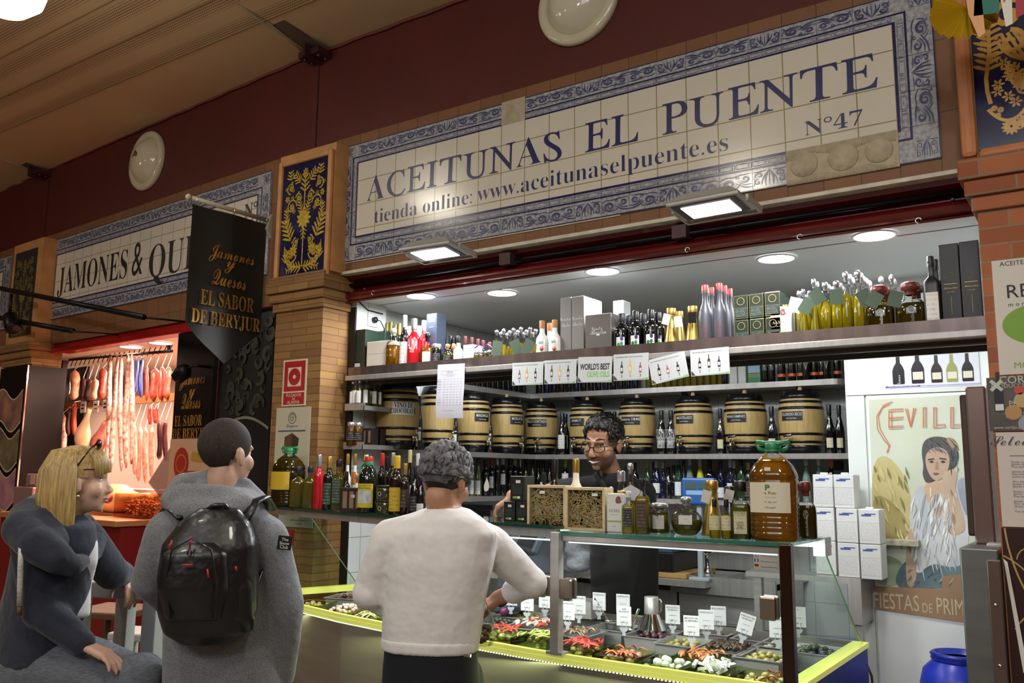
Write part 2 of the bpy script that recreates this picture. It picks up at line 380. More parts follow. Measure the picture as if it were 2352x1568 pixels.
# ---------------------------------------------------------------- red shutter box over the opening
t=thing('roller_shutter_box','glossy red roller shutter housing over the olive stall opening','shutter',(0,0,0))
p=[(.02,2.745),(.10,2.745),(.10,2.60),(.070,2.60),(.062,2.583),(.050,2.578),(.042,2.586)]
for i in range(9):a=-PI/2+PI*i/8;p.append((.05-.028*math.cos(a),2.616+.026*math.sin(a)))
p+=[(.06,2.645),(.075,2.66),(.075,2.70),(.035,2.715)]
mb=MB();n=len(p);x0,x1=-.13,3.275
mb.add([(x0,y,z) for y,z in p]+[(x1,y,z) for y,z in p],[list(range(n))[::-1],list(range(n,2*n))]+[(i,(i+1)%n,n+(i+1)%n,n+i) for i in range(n)])
mb.build('housing',m_redm,t)
MB().tube([(-.10,.045,2.682),(3.27,.045,2.682)],.012,10).build('shutter_rod',M('black_rod','191a1c',.35,.7),t)
for px,py in ((1160,602),(1560,532)):
 q=at(px,py,1,.0);MB().box((q.x-.035,-.005,2.655),(q.x+.035,.06,2.715)).build('bracket',M('bracket_brown','4a3630',.5,.4),t)
for px,py in ((858,673),(1580,575),(1838,545),(2110,508)):
 q=at(px,py,1,.03)
 MB().tube([(q.x+.011*math.cos(a*.6),.025,q.z+.002+.011*math.sin(a*.6)) for a in range(9)],.003,6).build('hook',m_chrome,t)
for px,py in ((810,655),(832,648),(832,662),(2186,455),(2187,478)):
 q=at(px,py,1,.04);MB().ball((q.x,q.y+.02,q.z),.008).build('bolt',M('bolt_grey','6e625c',.4,.7),t)
struct(MB().box((-.175,-.03,2.735),(3.262,.03,2.752)).build('trim_5',m_stoneW))
struct(MB().box((-.19,-.012,2.806),(1.75,0,2.816)).build('trim_6',m_stoneW))
# terracotta facing round the tiled name
mb=MB().box((-.20,-.006,2.752),(3.262,.04,3.60));struct(mb.build('wall_sign_facing',m_terra))
# ---------------------------------------------------------------- ornament drawn as ribbons
RB=[0]
def ribbon(mb,pts,wd,y,mi=0,fr=None):
 """flat brush stroke in the xz plane; fr maps (x,z) to 3d"""
 L=[];R=[];n=len(pts)
 for i,(x,z) in enumerate(pts):
  a=pts[max(0,i-1)];b=pts[min(n-1,i+1)];dx,dz=b[0]-a[0],b[1]-a[1];l=math.hypot(dx,dz) or 1
  h=wd[i]/2 if isinstance(wd,(list,tuple)) else wd/2
  L.append((x-dz/l*h,z+dx/l*h));R.append((x+dz/l*h,z-dx/l*h))
 f=fr or (lambda x,z:(x,y,z))
 RB[0]+=1;e=V((0,-.00004*(RB[0]%37),0))  # strokes lie over one another like brushwork
 mb.add([V(f(*p))+e for p in L]+[V(f(*p))+e for p in R],[(i,n+i,n+i+1,i+1) for i in range(n-1)],mi)
def spiral(cx,cz,r,turns,a0,d=1,n=18,r1=.12):
 return [(cx+r*(1-(1-r1)*i/n)*math.cos(a0+d*turns*2*PI*i/n),cz+r*(1-(1-r1)*i/n)*math.sin(a0+d*turns*2*PI*i/n)) for i in range(n+1)]
def bez(p0,p1,p2,n=8):return [((1-t)**2*p0[0]+2*t*(1-t)*p1[0]+t*t*p2[0],(1-t)**2*p0[1]+2*t*(1-t)*p1[1]+t*t*p2[1]) for t in [i/n for i in range(n+1)]]
def taper(n,w,k=.15):return [w*(k+(1-k)*math.sin(PI*min(1,(i+.6)/n))) for i in range(n)]
def acanthus(kind):
 """strokes of one border tile, unit square-ish 1 x .62 (x 0..1, z 0..0.62)"""
 S=[]
 if kind==0:  # rising leaves round a middle palmette
  for sx in (1,-1):
   m=lambda q:[(.5+sx*(x),z) for x,z in q]
   S+=[(m(spiral(.30,.20,.14,1.4,PI/2,-1)),.035),(m(spiral(.34,.46,.11,1.2,-PI/2,1)),.03),(m(bez((.02,.05),(.16,.35),(.10,.60))),.05),
   (m(bez((.05,.10),(.22,.30),(.22,.55))),.04),(m(bez((.12,.02),(.3,.06),(.46,.04))),.03),(m(bez((.46,.30),(.40,.36),(.46,.58))),.035),(m(spiral(.13,.30,.05,1,0)),.018)]
  S.append((bez((.5,.04),(.5,.3),(.5,.6)),.03))
 else:  # one running scroll with fronds
  S+=[(spiral(.70,.36,.22,1.7,PI,-1,26),.045),(spiral(.22,.22,.15,1.4,0,1),.035),(bez((.02,.58),(.26,.62),(.48,.36)),.055),(bez((.05,.45),(.25,.52),(.42,.30)),.04),
  (bez((.10,.03),(.45,.02),(.62,.10)),.045),(bez((.62,.08),(.86,.02),(.98,.16)),.035),(bez((.86,.52),(.98,.50),(.97,.26)),.035),(spiral(.47,.13,.07,1.2,PI/2),.022),(bez((.36,.40),(.44,.55),(.56,.60)),.03),(spiral(.93,.56,.045,1,0),.018)]
 return S
AC=[acanthus(0),acanthus(1)]
m_cream=tiles('cream_tiles','d2cbbb','8f8157',.15,.15,mortar=.014,rough=.18,var=.015)
m_bord=M('grey_white_glaze','b7b6b4',.15,var=.30,vscale=60,c2='85868e')
m_blue=M('cobalt_glaze','1d1f4f',.2);m_blue2=M('faded_cobalt_brush','454a72',.2,var=.3,vscale=30)
m_blueL=M('cobalt_letters','24285c',.3)
def border_sign(t,x0,x1,z0,z1,cx0,cx1,cz0,cz1,skip=(),k=1.0):
 """tiled name board: x0..z1 outer edge, c*: cream field"""
 MB().box((cx0,-.016,cz0),(cx1,-.006,cz1)).build('cream_tile_field',m_cream,t)
 mb=MB()
 for a,b,c2,d in ((x0,x1,cz1,z1),(x0,x1,z0,cz0),(x0,cx0,cz0,cz1),(cx1,x1,cz0,cz1)):mb.box((a,-.014,c2),(b,-.006,d))
 mb.build('scroll_border',m_bord,t)
 pat=MB();ln=MB();bd=MB()
 def inside(x,z):return any(a<=x<=b and c2<=z<=d for a,b,c2,d in skip)
 def edge(side,L,wdt,n,fr):
  g=.010*k
  for i in range(n):
   mid=fr((i+.5)*L/n,wdt*.6)
   if inside(mid[0],mid[2]):continue
   flip=i%2;tw=L/n;hh=wdt*.62;rr=i%3
   for pts,wd in AC[0 if rr==1 else 1]:
    q=[(((1-x) if flip else x)*tw+i*tw,g+wdt*.36+z/.64*(hh-2*g)*.98) for x,z in pts]
    ribbon(pat,q,[w_*tw*.9 for w_ in taper(len(q),wd)],0,0,lambda x,z:fr(x,z))
    mx,mz=sum(x for x,z in q)/len(q),sum(z for x,z in q)/len(q)
    for sc_ in (.74,1.22):ribbon(pat,[(mx+(x-mx)*sc_,min(wdt*.955,max(wdt*.37,mz+(z-mz)*sc_))) for x,z in q],[w_*tw*.42 for w_ in taper(len(q),wd)],0,0,lambda x,z:fr(x,z))
   for a,b in ((wdt*.97,wdt),(wdt*.30,wdt*.355),(0,wdt*.075)):
    ln.add([fr(i*tw,a),fr((i+1)*tw,a),fr((i+1)*tw,b),fr(i*tw,b)],[(0,1,2,3)])
   ln.add([fr(i*tw-.0006,0),fr(i*tw+.0006,0),fr(i*tw+.0006,wdt),fr(i*tw-.0006,wdt)],[(0,1,2,3)])
   for q in (0,1):
    c0=i*tw+tw*(.03+.5*q);h0,h1=wdt*.12,wdt*.26
    for a,b in ((c0,c0+tw*.33),(c0+tw*.37,c0+tw*.45)):
     ribbon(bd,[(a,h0),(b,h0),(b,h1),(a,h1),(a,h0)],.0022*k,0,0,lambda x,z:fr(x,z))
 yy=-.0155
 nx=round((cx1-cx0)/.15);nz=3
 edge('b',cx1-cx0,cz0-z0,nx,lambda x,z:(cx0+x,yy,cz0-z));edge('t',cx1-cx0,z1-cz1,nx,lambda x,z:(cx0+x,yy,cz1+z))
 edge('l',cz1-cz0,cx0-x0,nz,lambda x,z:(cx0-z,yy,cz0+x));edge('r',cz1-cz0,x1-cx1,nz,lambda x,z:(cx1+z,yy,cz0+x))
 for cx,cz,sx,sz in ((cx0,cz0,x0-cx0,z0-cz0),(cx1,cz0,x1-cx1,z0-cz0),(cx0,cz1,x0-cx0,z1-cz1),(cx1,cz1,x1-cx1,z1-cz1)):
  f=lambda x,z,cx=cx,cz=cz,sx=sx,sz=sz:(cx+sx*x,yy,cz+sz*z)
  for a,b in ((.30,.355),(0,.075),(.97,1)):
   ribbon(ln,[((a+b)/2,0),((a+b)/2,(a+b)/2)],b-a,0,0,f);ribbon(ln,[(0,(a+b)/2),((a+b)/2+(b-a)/2,(a+b)/2)],b-a,0,0,f)
  for pts,wd in AC[0]:ribbon(pat,[(.40+.55*x,.40+.85*z) for x,z in pts],[w_*.55 for w_ in taper(len(pts),wd)],0,0,f)
 pat.build('scroll_pattern',m_blue2,t);ln.build('blue_frame_lines',m_blue,t);bd.build('bead_pattern',M('bead_brush','5b5f80',.25),t)
t=thing('tiled_sign','large cream and blue tiled name board reading ACEITUNAS EL PUENTE above the stall','sign',(0,0,0))
skip=((1.05,1.20,3.41,3.6),(2.55,3.0,2.7,2.96))
border_sign(t,-.13,3.152,2.812,3.535,0,3.0,2.96,3.41,skip)
mm=M('bare_mortar','b3a68c',.9,var=.12,vscale=25,bump=.6,bscale=60)
for a,b,c0,d in skip:
 d=min(d,3.541);c0=max(c0,2.806);q=MB().box((a,-.0175,c0),(b,-.006,d));n=int((b-a)/.0085)
 if b<2:
  for i in range(13):q.tube([(a+.02+.009*i*math.cos(u*.16)*.9,-.0175,c0+.004+.009*i*math.sin(u*.16)) for u in range(10) if a+.02+.009*i*math.cos(u*.16)*.9<b],.0022,5)
 else:
  for i in range(n):
   x=a+.004+.0085*i;s0=random.random()
   for z0_,z1_ in ((c0+.002,c0+.012+.02*abs(math.sin(x*17))),(d-.028-.02*abs(math.sin(x*13)),d-.003)):q.tube([(x,-.0175,z0_),(x,-.0175,z1_)],.0028,5)
  for cx,r in ((a+.075,.058),(a+.235,.062),(a+.375,.055)):q.lathe([(r,0),(r*.97,.004),(0,.005)],24,X=Matrix.Translation((cx,-.0175,(c0+d)/2+.004))@Matrix.Rotation(PI/2,4,'X'),sy=.95)
 q.build('bare_mortar_patch',mm,t,label='patch of ridged mortar where tiles have come off')
 # big lettering: baselines taken from the photograph's plane
def word(mb,s,px0,px1,pytop,pybot,f=at,style='i',sh=-.25,off=.004):
 a,b=f(px0,pybot[0]),f(px1,pybot[1])
 return a,b
def A1(x,y):return at(x,y,1,-.017)
mb=MB()
GL=[('A',842,882),('C',888,931),('E',935,976),('I',980,1003),('T',1009,1059),('U',1064,1120),('N',1124,1183),('A',1185,1243),('S',1248,1290),('E',1344,1401),('L',1405,1466),
('P',1522,1580),('U',1586,1663),('E',1674,1744),('N',1746,1834),('T',1840,1927),('E',1935,2017)]
zb,ztp=3.158,3.309
for ch,a,b in GL:
 ym=462-(a-842)*.228;xa,xb=A1(a,ym).x,A1(b,ym-10).x
 mb.text(ch,0,0,(xa+xb)/2,zb-(.004 if ch in 'SCU' else 0),-.0172,'b' if ch in 'A' else 'i',width=(xb-xa),height=(ztp-zb)*(1.03 if ch in 'SC' else 1),shear=0 if ch=='A' else -.25,off=-.010 if ch=='A' else.004,res=8)
mb.build('lettering',m_blueL,t,label='blue capitals ACEITUNAS EL PUENTE')
x0,x1=A1(860,495).x,A1(1084,450).x;xa,xb=A1(1096,448).x,A1(1672,335).x
MB().text('tienda online:',0,0,x0,3.016,-.0172,'b',width=x1-x0,height=.082,align='L',off=-.013,res=6).text('www.aceitunaselpuente.es',0,0,xa,3.020,-.0172,'b',width=xb-xa,height=.108,align='L',off=-.013,res=6).build('lettering',m_blueL,t,label='blue line tienda online with the web address')
x0,x1=A1(1848,300).x,A1(1981,265).x
MB().text('N\u00ba47',0,0,x0,3.012,-.0172,'b',width=x1-x0,height=.066,align='L',off=-.010,res=6).build('lettering',m_blueL,t,label='blue stall number')
# ---------------------------------------------------------------- pillars
def corbel(mb,x0,x1,y0,y1,zs):
 for z0,z1,e in zs:mb.box((x0-e,y0-e,z0),(x1+e,y1,z1),bev=.006)
q=MB().box((-.545,-.12,0),(-.14,.10,2.745));struct(q.build('wall_pillar',m_brick))
q=MB();corbel(q,-.545,-.14,-.12,.10,((2.53,2.585,.018),(2.585,2.64,.034),(2.64,2.705,.052),(2.705,2.745,.04)));struct(q.build('trim_7',m_brick))
q=MB().box((3.272,-.12,0),(4.3,.10,2.66));struct(q.build('wall_pillar_right',m_brick2))
q=MB();corbel(q,3.272,4.3,-.12,.10,((2.545,2.60,.018),(2.60,2.66,.036),(2.66,2.74,.052)));struct(q.build('trim_8',m_brick2))
struct(MB().box((4.3,.0,0),(9,.2,3.6)).build('wall_right_front',m_brick2))
m_navy=M('navy_glaze','12143c',.15,var=.2,vscale=12);m_gold=M('ochre_glaze','9a7a1c',.25,var=.35,vscale=60,c2='c9a93a')
m_frame=M('terracotta_moulding','b98550',.6,var=.15,vscale=10);m_frame2=M('terracotta_moulding_orange','b57448',.6,var=.15,vscale=10)
def leaf(mb,x,z,ang,L,wd,fr,lob=4):
 """serrated acanthus leaf from (x,z)"""
 c,s=math.cos(ang),math.sin(ang);T=lambda u,v:(x+u*c-v*s,z+u*s+v*c)
 for i in range(lob):
  u0=L*(i+.1)/lob;l=wd*(1.05-.55*i/lob)
  for sg in (1,-1):
   a=T(u0,0);b=T(u0+L*.22,sg*l*.55);d=T(u0+L*.30,sg*l)
   ribbon(mb,bez(a,b,d,5),taper(6,wd*.27,.2),0,0,fr)
 ribbon(mb,[T(0,0),T(L*.5,0),T(L*1.05,0)],[wd*.16,wd*.2,wd*.04],0,0,fr)
def flower(mb,x,z,r,fr,n=7):
 for i in range(n):
  a=2*PI*i/n;ribbon(mb,[(x+r*.15*math.cos(a),z+r*.15*math.sin(a)),(x+r*.6*math.cos(a),z+r*.6*math.sin(a)),(x+r*math.cos(a),z+r*math.sin(a))],[r*.12,r*.44,r*.15],0,0,fr)
def ornament(mb,W,H,fr0):
 """symmetric grotesque: stem, scrolls, leaves and flowers"""
 fr=lambda x,z:fr0(x,z)
 def both(fn):
  for s in (1,-1):fn(lambda x,z,s=s:fr0(s*x,z))
 w=W/2
 ribbon(mb,[(0,H*.04),(0,H*.9)],.008*W/.3,0,0,fr);flower(mb,0,H*.49,w*.34,fr,11);flower(mb,0,H*.49,w*.18,fr,7)
 leaf(mb,0,H*.74,PI/2,H*.16,w*.24,fr,4);leaf(mb,0,H*.40,-PI/2,H*.10,w*.16,fr,3);flower(mb,0,H*.93,w*.14,fr)
 def side(f):
  for cx,cz,r,a0,d in ((.62,.62,.26,PI,-1),(.55,.16,.26,PI,1),(.35,.28,.15,PI/2,-1),(.7,.80,.2,-PI/2,1),(.30,.70,.15,0,1)):
   sp=spiral(cx*w,cz*H,r*w,1.5,a0,d,20);ribbon(mb,sp,[.05*w*(1.1-.03*i) for i in range(21)],0,0,f)
   flower(mb,cx*w,cz*H,r*w*.5,f,7)
   for k in (3,7,11):x,z=sp[k];leaf(mb,x,z,math.atan2(z-cz*H,x-cx*w)+.5*d,r*w*.55,r*w*.35,f,3)
  ribbon(mb,bez((0,H*.05),(.95*w,H*.02),(.88*w,H*.26),14),taper(15,.09*w,.3),0,0,f)
  leaf(mb,.62*w,H*.30,1.15,H*.22,w*.30,f,5);leaf(mb,.84*w,H*.10,1.8,H*.12,w*.2,f,4);leaf(mb,.05*w,H*.03,.2,w*.5,w*.2,f,4)
  leaf(mb,.10*w,H*.55,1.2,H*.12,w*.16,f,4);leaf(mb,.25*w,H*.84,.9,H*.12,w*.2,f,4);leaf(mb,.72*w,H*.88,1.5,H*.09,w*.2,f,3);leaf(mb,.82*w,H*.48,1.4,H*.12,w*.16,f,4)
  leaf(mb,.45*w,H*.05,-.3,w*.35,w*.16,f,3);flower(mb,.45*w,H*.20,w*.2,f,9);flower(mb,.85*w,H*.70,w*.12,f)
 both(side)
t=thing('ornamental_tile_panel','cobalt blue tile panel with gold foliage on the brick pillar between the stalls','tile panel',(-.33,-.12,0))
Y=-.135;a=at(656,387,1,Y);b=at(759,352,1,Y);c0=at(634,637,1,Y);d=at(742,619,1,Y)
x0,x1,z0,z1=(a.x+c0.x)/2+.33,(b.x+d.x)/2+.33,(c0.z+d.z)/2,(a.z+b.z)/2
MB().box((x0,-.010,z0),(x1,0,z1)).build('blue_tiles',m_navy,t)
q=MB();W=x1-x0-.02;H=z1-z0-.03;ornament(q,W,H,lambda x,z:((x0+x1)/2+x*.94,-.0108,z0+.015+z));q.build('gold_ornament',m_gold,t)
q=MB()
for u0,v0,u1,v1 in ((x0-.035,z0-.035,x0,z1+.035),(x1,z0-.035,x1+.035,z1+.035),(x0,z0-.035,x1,z0),(x0,z1,x1,z1+.035)):q.box((u0,-.028,v0),(u1,.0,v1),bev=.010)
q.build('terracotta_frame',m_frame,t)
struct(MB().box((-.575,-.119,2.742),(-.085,.10,3.53)).build('wall_pillar_upper',m_frame))
struct(MB().box((-.175,-.02,2.83),(-.162,.0,3.06)).build('trim_9',m_white))
t=thing('ornamental_tile_panel','navy tile panel with gold fruit garlands on the right-hand brick pillar','tile panel',(3.46,-.12,0))
a=at(2232,130,1,Y);b=at(2248,345,1,Y);x0=(a.x+b.x)/2-3.46;z0=b.z
MB().box((x0,-.010,z0),(x0+.46,0,3.55)).build('blue_tiles',m_navy,t)
q=MB();f=lambda x,z:(x0+.20+x,-.0108,z0+.03+z);cx=0
for s in (1,-1):
 g=lambda x,z,s=s:f(s*x,z)
 for i in range(9):leaf(q,.155-.012*math.sin(i),.27+.045*i,1.7,.07,.05,g,3)
 ribbon(q,[(.15+.01*math.sin(i),.14+.05*i) for i in range(11)],.014,0,0,g)
 for i in range(8):flower(q,.10-.03*math.cos(i*1.3),.13+.026*i,.022,g,6)
 for k in range(5):leaf(q,.06,.16+.02*k,2.4-.4*k,.05,.03,g,3)
 ribbon(q,spiral(.07,.47,.065,1.3,PI,-1,20),.022,0,0,g);ribbon(q,spiral(.07,.36,.05,1.2,PI/2,1,20),.018,0,0,g);ribbon(q,bez((.16,.12),(.1,.02),(.04,.10),10),.012,0,0,g)
for x,z,r in ((-.09,.04,.032),(-.045,.05,.03),(.0,.06,.032),(.0,.24,.04),(.05,.20,.035),(-.05,.2,.03),(.0,.14,.03),(-.13,.09,.012),(-.12,.11,.012),(-.14,.12,.012)):flower(q,x,z,r,f,12)
for i in range(5):ribbon(q,bez((-.12+.02*i,.40),(-.10+.03*i,.30),(-.02,.28),8),.012,0,0,f)
q.build('gold_ornament',M('ochre_glaze_fruit','a8741f',.25,var=.5,vscale=20,c2='c79a33'),t)
q=MB().box((x0-.055,-.045,z0-.03),(x0,.0,3.55),bev=.02).box((x0,-.045,z0-.05),(x0+.5,.0,z0),bev=.02);q.build('terracotta_frame',m_frame2,t)
struct(MB().box((3.30,-.119,2.74),(4.3,.1,3.56)).build('wall_pillar_right_upper',m_frame2))
# ---------------------------------------------------------------- ceramic wall roundels
def roundel(t):
 X=Matrix.Rotation(PI/2,4,'X')
 MB().lathe([(.232,0),(.236,.02),(.225,.036),(.190,.040),(.178,.026),(.174,.012)],48,X=X,cap=False).build('rim',M('cream_ceramic','cfc8ac',.12,var=.08,vscale=6),t)
 MB().lathe([(.180,.012),(.168,.036),(.150,.062),(.115,.090),(.07,.104),(.0,.110)],48,X=X,cap=False).build('dome',M('cream_ceramic_dome','d3ccb4',.10,var=.10,vscale=5),t)
 q=MB()
 for i in range(34):
  a=1.2+random.random()*1.3;r=.045+random.random()*.05;s=.004+random.random()*.010;X2=X@Matrix.Translation((r*math.cos(a)*1.4,r*math.sin(a)-.02,.112-.9*((r*math.cos(a)*1.4)**2+(r*math.sin(a)-.02)**2)*3.2));q.lathe([(s,0),(0,.0015)],6,X=X2,sy=1.5)
 q.build('flaked_glaze',M('flaked_brown','8a6433',.6),t)
a=at(1330,10,1,0);roundel(thing('ceramic_roundel','large domed cream ceramic roundel on the red wall above the word EL','wall ornament',(a.x,0,3.978)))
t=thing('ceramic_roundel','domed cream ceramic roundel on the red wall above the ham stall name','wall ornament');inL(t,-1.95,0,3.94);roundel(t)
# ---------------------------------------------------------------- stall ceiling lights
def downlight(px,py,r,lab):
 p=at(px,py,2,2.598);t=thing('ceiling_downlight',lab,'ceiling light',(p.x,p.y,p.z),0,'round downlights in the stall ceiling')
 MB().lathe([(r*1.14,0),(r*1.12,-.006),(r,-.006),(r,-.002)],32,cap=False).build('ring',M('white_trim','e4e4e4',.3),t)
 MB().lathe([(r,-.003),(0,-.0032)],32,cap=False).build('diffuser',emis('lit_diffuser','f4f8ff',14),t)
 lamp('downlight_glow','AREA',(p.x,p.y,p.z-.02),14.5,(.93,.97,1.0),r*2)
for px,py,lab in ((967,672,'round ceiling downlight nearest the wall socket, half cut by the red shutter'),(1153,672,'round ceiling downlight above the red bottles on the top shelf'),(1384,615,'round ceiling downlight half hidden by the red shutter over the grey gift boxes'),
(1783,593,'round ceiling downlight above the dark green oil tins'),(2008,533,'round ceiling downlight half hidden by the shutter near the black boxes')):downlight(px,py+(7 if 'half' in lab else 0),.082,lab)
# ---------------------------------------------------------------- floodlights on the facade
def flood(px,py,lab,yaw):
 p=at(px,py,1,-.27);t=thing('floodlight',lab,'floodlight',(p.x,p.y,p.z),(math.radians(-5),0,yaw),'LED floodlights under the tiled name',.86)
 mc=M('grey_cast_housing','a9a7a2',.4,.2)
 MB().box((-.185,-.115,-.010),(.185,.115,.012),bev=.006).add([(-.185,-.115,.010),(.185,-.115,.010),(.185,.115,.010),(-.185,.115,.010),(-.12,-.07,.058),(.12,-.07,.058),(.12,.07,.058),(-.12,.07,.058)],[(0,1,5,4),(1,2,6,5),(2,3,7,6),(3,0,4,7),(4,5,6,7)]).build('housing',mc,t)
 MB().box((-.165,-.098,-.0125),(.165,.098,-.009)).build('black_bezel',m_blk,t)
 MB().box((-.125,-.068,-.0145),(.125,.082,-.012)).build('lit_panel',emis('lit_flood','ffffff',16),t)
 q=MB().box((-.006+.19,-.02,-.01),(.198,.16,.022)).box((-.198,-.02,-.01),(-.19+.006,.16,.022)).box((-.198,.15,-.01),(.198,.165,.022));q.build('mounting_bracket',mc,t)
 MB().ball((.02,.07,.06),.02).tube([(.02,.07,.06),(.03,.13,.075),(.03,.22,.1)],.007).build('cable',m_blk,t)
 lamp('flood_glow','AREA',(p.x,p.y-.004,p.z-.03),21,(.97,.98,1.0),.24,(p.x,p.y-.30,p.z-1))
flood(998,578,'grey LED floodlight, the left of the two, lit below the web address',math.radians(3))
flood(1632,474,'grey LED floodlight, the right of the two, lit below the bare mortar',math.radians(-2))
# pendant globe at the top left of the picture
p=HALL[0];t=thing('pendant_lamp','bright white round pendant lamp hanging at the top left corner','pendant lamp',p)
MB().lathe([(.0,-.16),(.10,-.14),(.165,-.08),(.185,0),(.17,.05)],32,cap=False).build('globe',emis('lit_globe','fff6e6',5),t)
MB().lathe([(.19,.03),(.19,.06),(.06,.12),(.03,.2),(0,.2)],32,cap=False).build('shade',M('brown_shade','6a3a22',.4),t)
MB().tube([(0,0,.19),(0,0,.40)],.008).build('stem',m_dark,t)
# ================================================================ SHELVES, COUNTERS, DISPLAY CASE
def board(t,name,lo,hi,mat,lip=.0):
 return MB().box(lo,hi,bev=.003).build(name,mat,t)
TS=2.150  # standing height of the front top shelf
t=thing('steel_shelf','wide stainless top shelf spanning the stall opening, loaded with oils and boxes','shelf',(0,0,0))
MB().box((-.082,.055,2.130),(3.285,.44,TS)).build('shelf_board',m_steelx,t)
MB().box((-.082,.045,2.134),(3.285,.057,2.186)).build('front_upstand',M('steel_dark_reflection_tint','6f625d',.25,.7,var=.25,vscale=2,stretch=(9,1,1)),t)  # upstand: its dark reflection is put into the steel colour
MB().box((-.084,.022,2.106),(3.287,.10,2.134),bev=.003).build('front_lip',m_steelx,t)
MB().box((-.082,.10,2.085),(3.285,.115,2.13)).box((-.082,.425,2.10),(3.285,.44,2.13)).build('stiffening_rails',M('shelf_underside_steel','55504c',.4,1),t)
BS=1.712;US=2.165;WS=1.425  # barrel shelf, upper rear shelf, wine shelf
def ell(name,lab,z,yf,xf,x1,th,y0=.42,rnd=0):
 t=thing(name,lab,'shelf',(0,0,0))
 p=[(xf,y0),(xf,yf),(x1-rnd,yf)]
 if rnd:p+=[(x1-rnd+rnd*math.sin(a*PI/16),yf+rnd-rnd*math.cos(a*PI/16)) for a in range(1,9)]
 p+=[(x1,2.095),(-.155,2.095),(-.155,y0)]
 n=len(p);mb=MB().add([(x,y,z-th) for x,y in p]+[(x,y,z) for x,y in p],[list(range(n))[::-1],list(range(n,2*n))]+[(i,(i+1)%n,n+(i+1)%n,n+i) for i in range(n)])
 mb.build('shelf_board',m_steelx,t);return t
t=ell('steel_shelf','narrow stainless shelf above the barrels on the rear wall, full of dark bottles',US,1.80,.06,2.33,.035,.95,.10)
q=MB()
for x in (.42,1.25,2.02):
 q.prism([(0,-.035),(0,-.20),(.02,-.20),(.02,-.06),(.0,-.035)],-.02,.02,X=Matrix.Translation((x,2.075,US))@Matrix.Rotation(PI/2,4,'Z'))
 q.add([(x-.012,2.09,US-.20),(x+.012,2.09,US-.20),(x+.012,1.84,US-.036),(x-.012,1.84,US-.036),(x-.012,2.09,US-.17),(x+.012,2.09,US-.17),(x+.012,1.90,US-.036),(x-.012,1.90,US-.036)],[(0,1,2,3),(7,6,5,4),(0,4,5,1),(2,6,7,3),(1,5,6,2),(3,7,4,0)])
q.build('brackets',M('bracket_dark_steel','3c3a38',.45,.8),t)
t=ell('steel_shelf','stainless shelf carrying the row of wooden barrels round two walls',BS,1.62,.22,2.36,.032)
t=ell('steel_shelf','stainless lower shelf carrying the rows of wine bottles round two walls',WS,1.66,.16,2.36,.030,.95)
# small side shelves on the pier
for z,lab in ((1.952,'small steel side shelf with little oil bottles beside the white wall'),(1.728,'small steel side shelf with spice jars and gift packs beside the white wall')):
 t=thing('side_shelf',lab,'shelf',(0,0,0))
 MB().box((-.084,.04,z-.018),(.07,.41,z)).build('shelf_board',m_steel,t);MB().box((-.084,.03,z-.020),(.072,.04,z+.02)).box((.066,.03,z-.020),(.074,.41,z+.006)).build('shelf_edge',m_steelx,t)
t=thing('shelf_upright','thin steel upright joining the two small side shelves','shelf post',(-.05,.395,1.30));MB().box((-.012,-.012,0),(.012,.012,.82)).build('post',m_steelx,t)
# rear work counter with sink
t=thing('work_counter','stainless rear work counter with a sink basin and upstand','counter',(0,0,0))
MB().box((-.10,1.30,.93),(1.60,2.09,.965)).box((1.35,1.42,.93),(1.97,1.52,.965)).box((1.35,1.97,.93),(1.97,2.09,.965)).build('counter_top',m_steelx,t)
MB().box((1.34,1.40,.885),(1.98,1.425,.985)).build('sink_apron',m_steelx,t)
MB().box((1.36,1.45,.72),(1.97,1.462,.964)).box((1.36,1.96,.72),(1.97,1.972,.964)).box((1.36,1.45,.72),(1.372,1.97,.964)).box((1.958,1.45,.72),(1.97,1.97,.964)).box((1.36,1.45,.71),(1.97,1.97,.722)).build('basin',m_steel,t)
MB().box((-.10,2.07,.965),(1.98,2.09,1.14)).build('upstand',m_steelx,t)
MB().box((-.10,1.46,.05),(1.95,2.06,.88)).build('cabinet',m_steelx,t)
t=thing('mixer_tap','chrome two-handled sink tap behind the flag notice','tap',(1.50,1.60,.966))
MB().lathe([(.03,0),(.026,.03),(.014,.05),(.014,.13),(.02,.14),(.012,.20)],16).tube([(0,0,.13),(-.05,-.01,.16),(-.085,-.02,.19)],.014,10).tube([(0,0,.13),(.05,-.01,.16),(.085,-.02,.19)],.014,10).build('tap_body',m_chrome,t)
for s in (-1,1):
 q=MB()
 for a in range(4):c,d=math.cos(a*PI/2+.5),math.sin(a*PI/2+.5);q.tube([(s*.095,-.025,.20),(s*.095+.028*c,-.025+.028*d,.205)],.006,6);q.ball((s*.095+.03*c,-.025+.03*d,.206),.008)
 q.ball((s*.095,-.025,.20),.014).build('handle',m_chrome,t)
MB().tube([(0,0,.18),(0,.01,.28),(0,-.06,.31),(0,-.13,.27)],.010,8).build('spout',m_chrome,t)
t=thing('cash_box','black cash drawer on a wooden board beside the sink','cash box',(1.16,1.58,.998))
MB().box((-.20,-.22,0),(.22,.20,.115),bev=.006).build('case',m_blk,t);MB().box((-.19,-.226,.012),(.21,-.219,.095)).build('drawer',M('black_drawer','141416',.3),t)
MB().lathe([(.012,0),(.012,.006),(.005,.007)],12,X=Matrix.Translation((.03,-.226,.05))@Matrix.Rotation(PI/2,4,'X')).build('lock',m_chrome,t)
tag(MB().box((-.21,-.22,0),(.21,.20,.026),bev=.004).build('receipt_tray',M('blue_grey_plastic','3c4a63',.4),None,(1.16,1.58,1.114)),'flat blue-grey tray lying on the black cash drawer','tray')
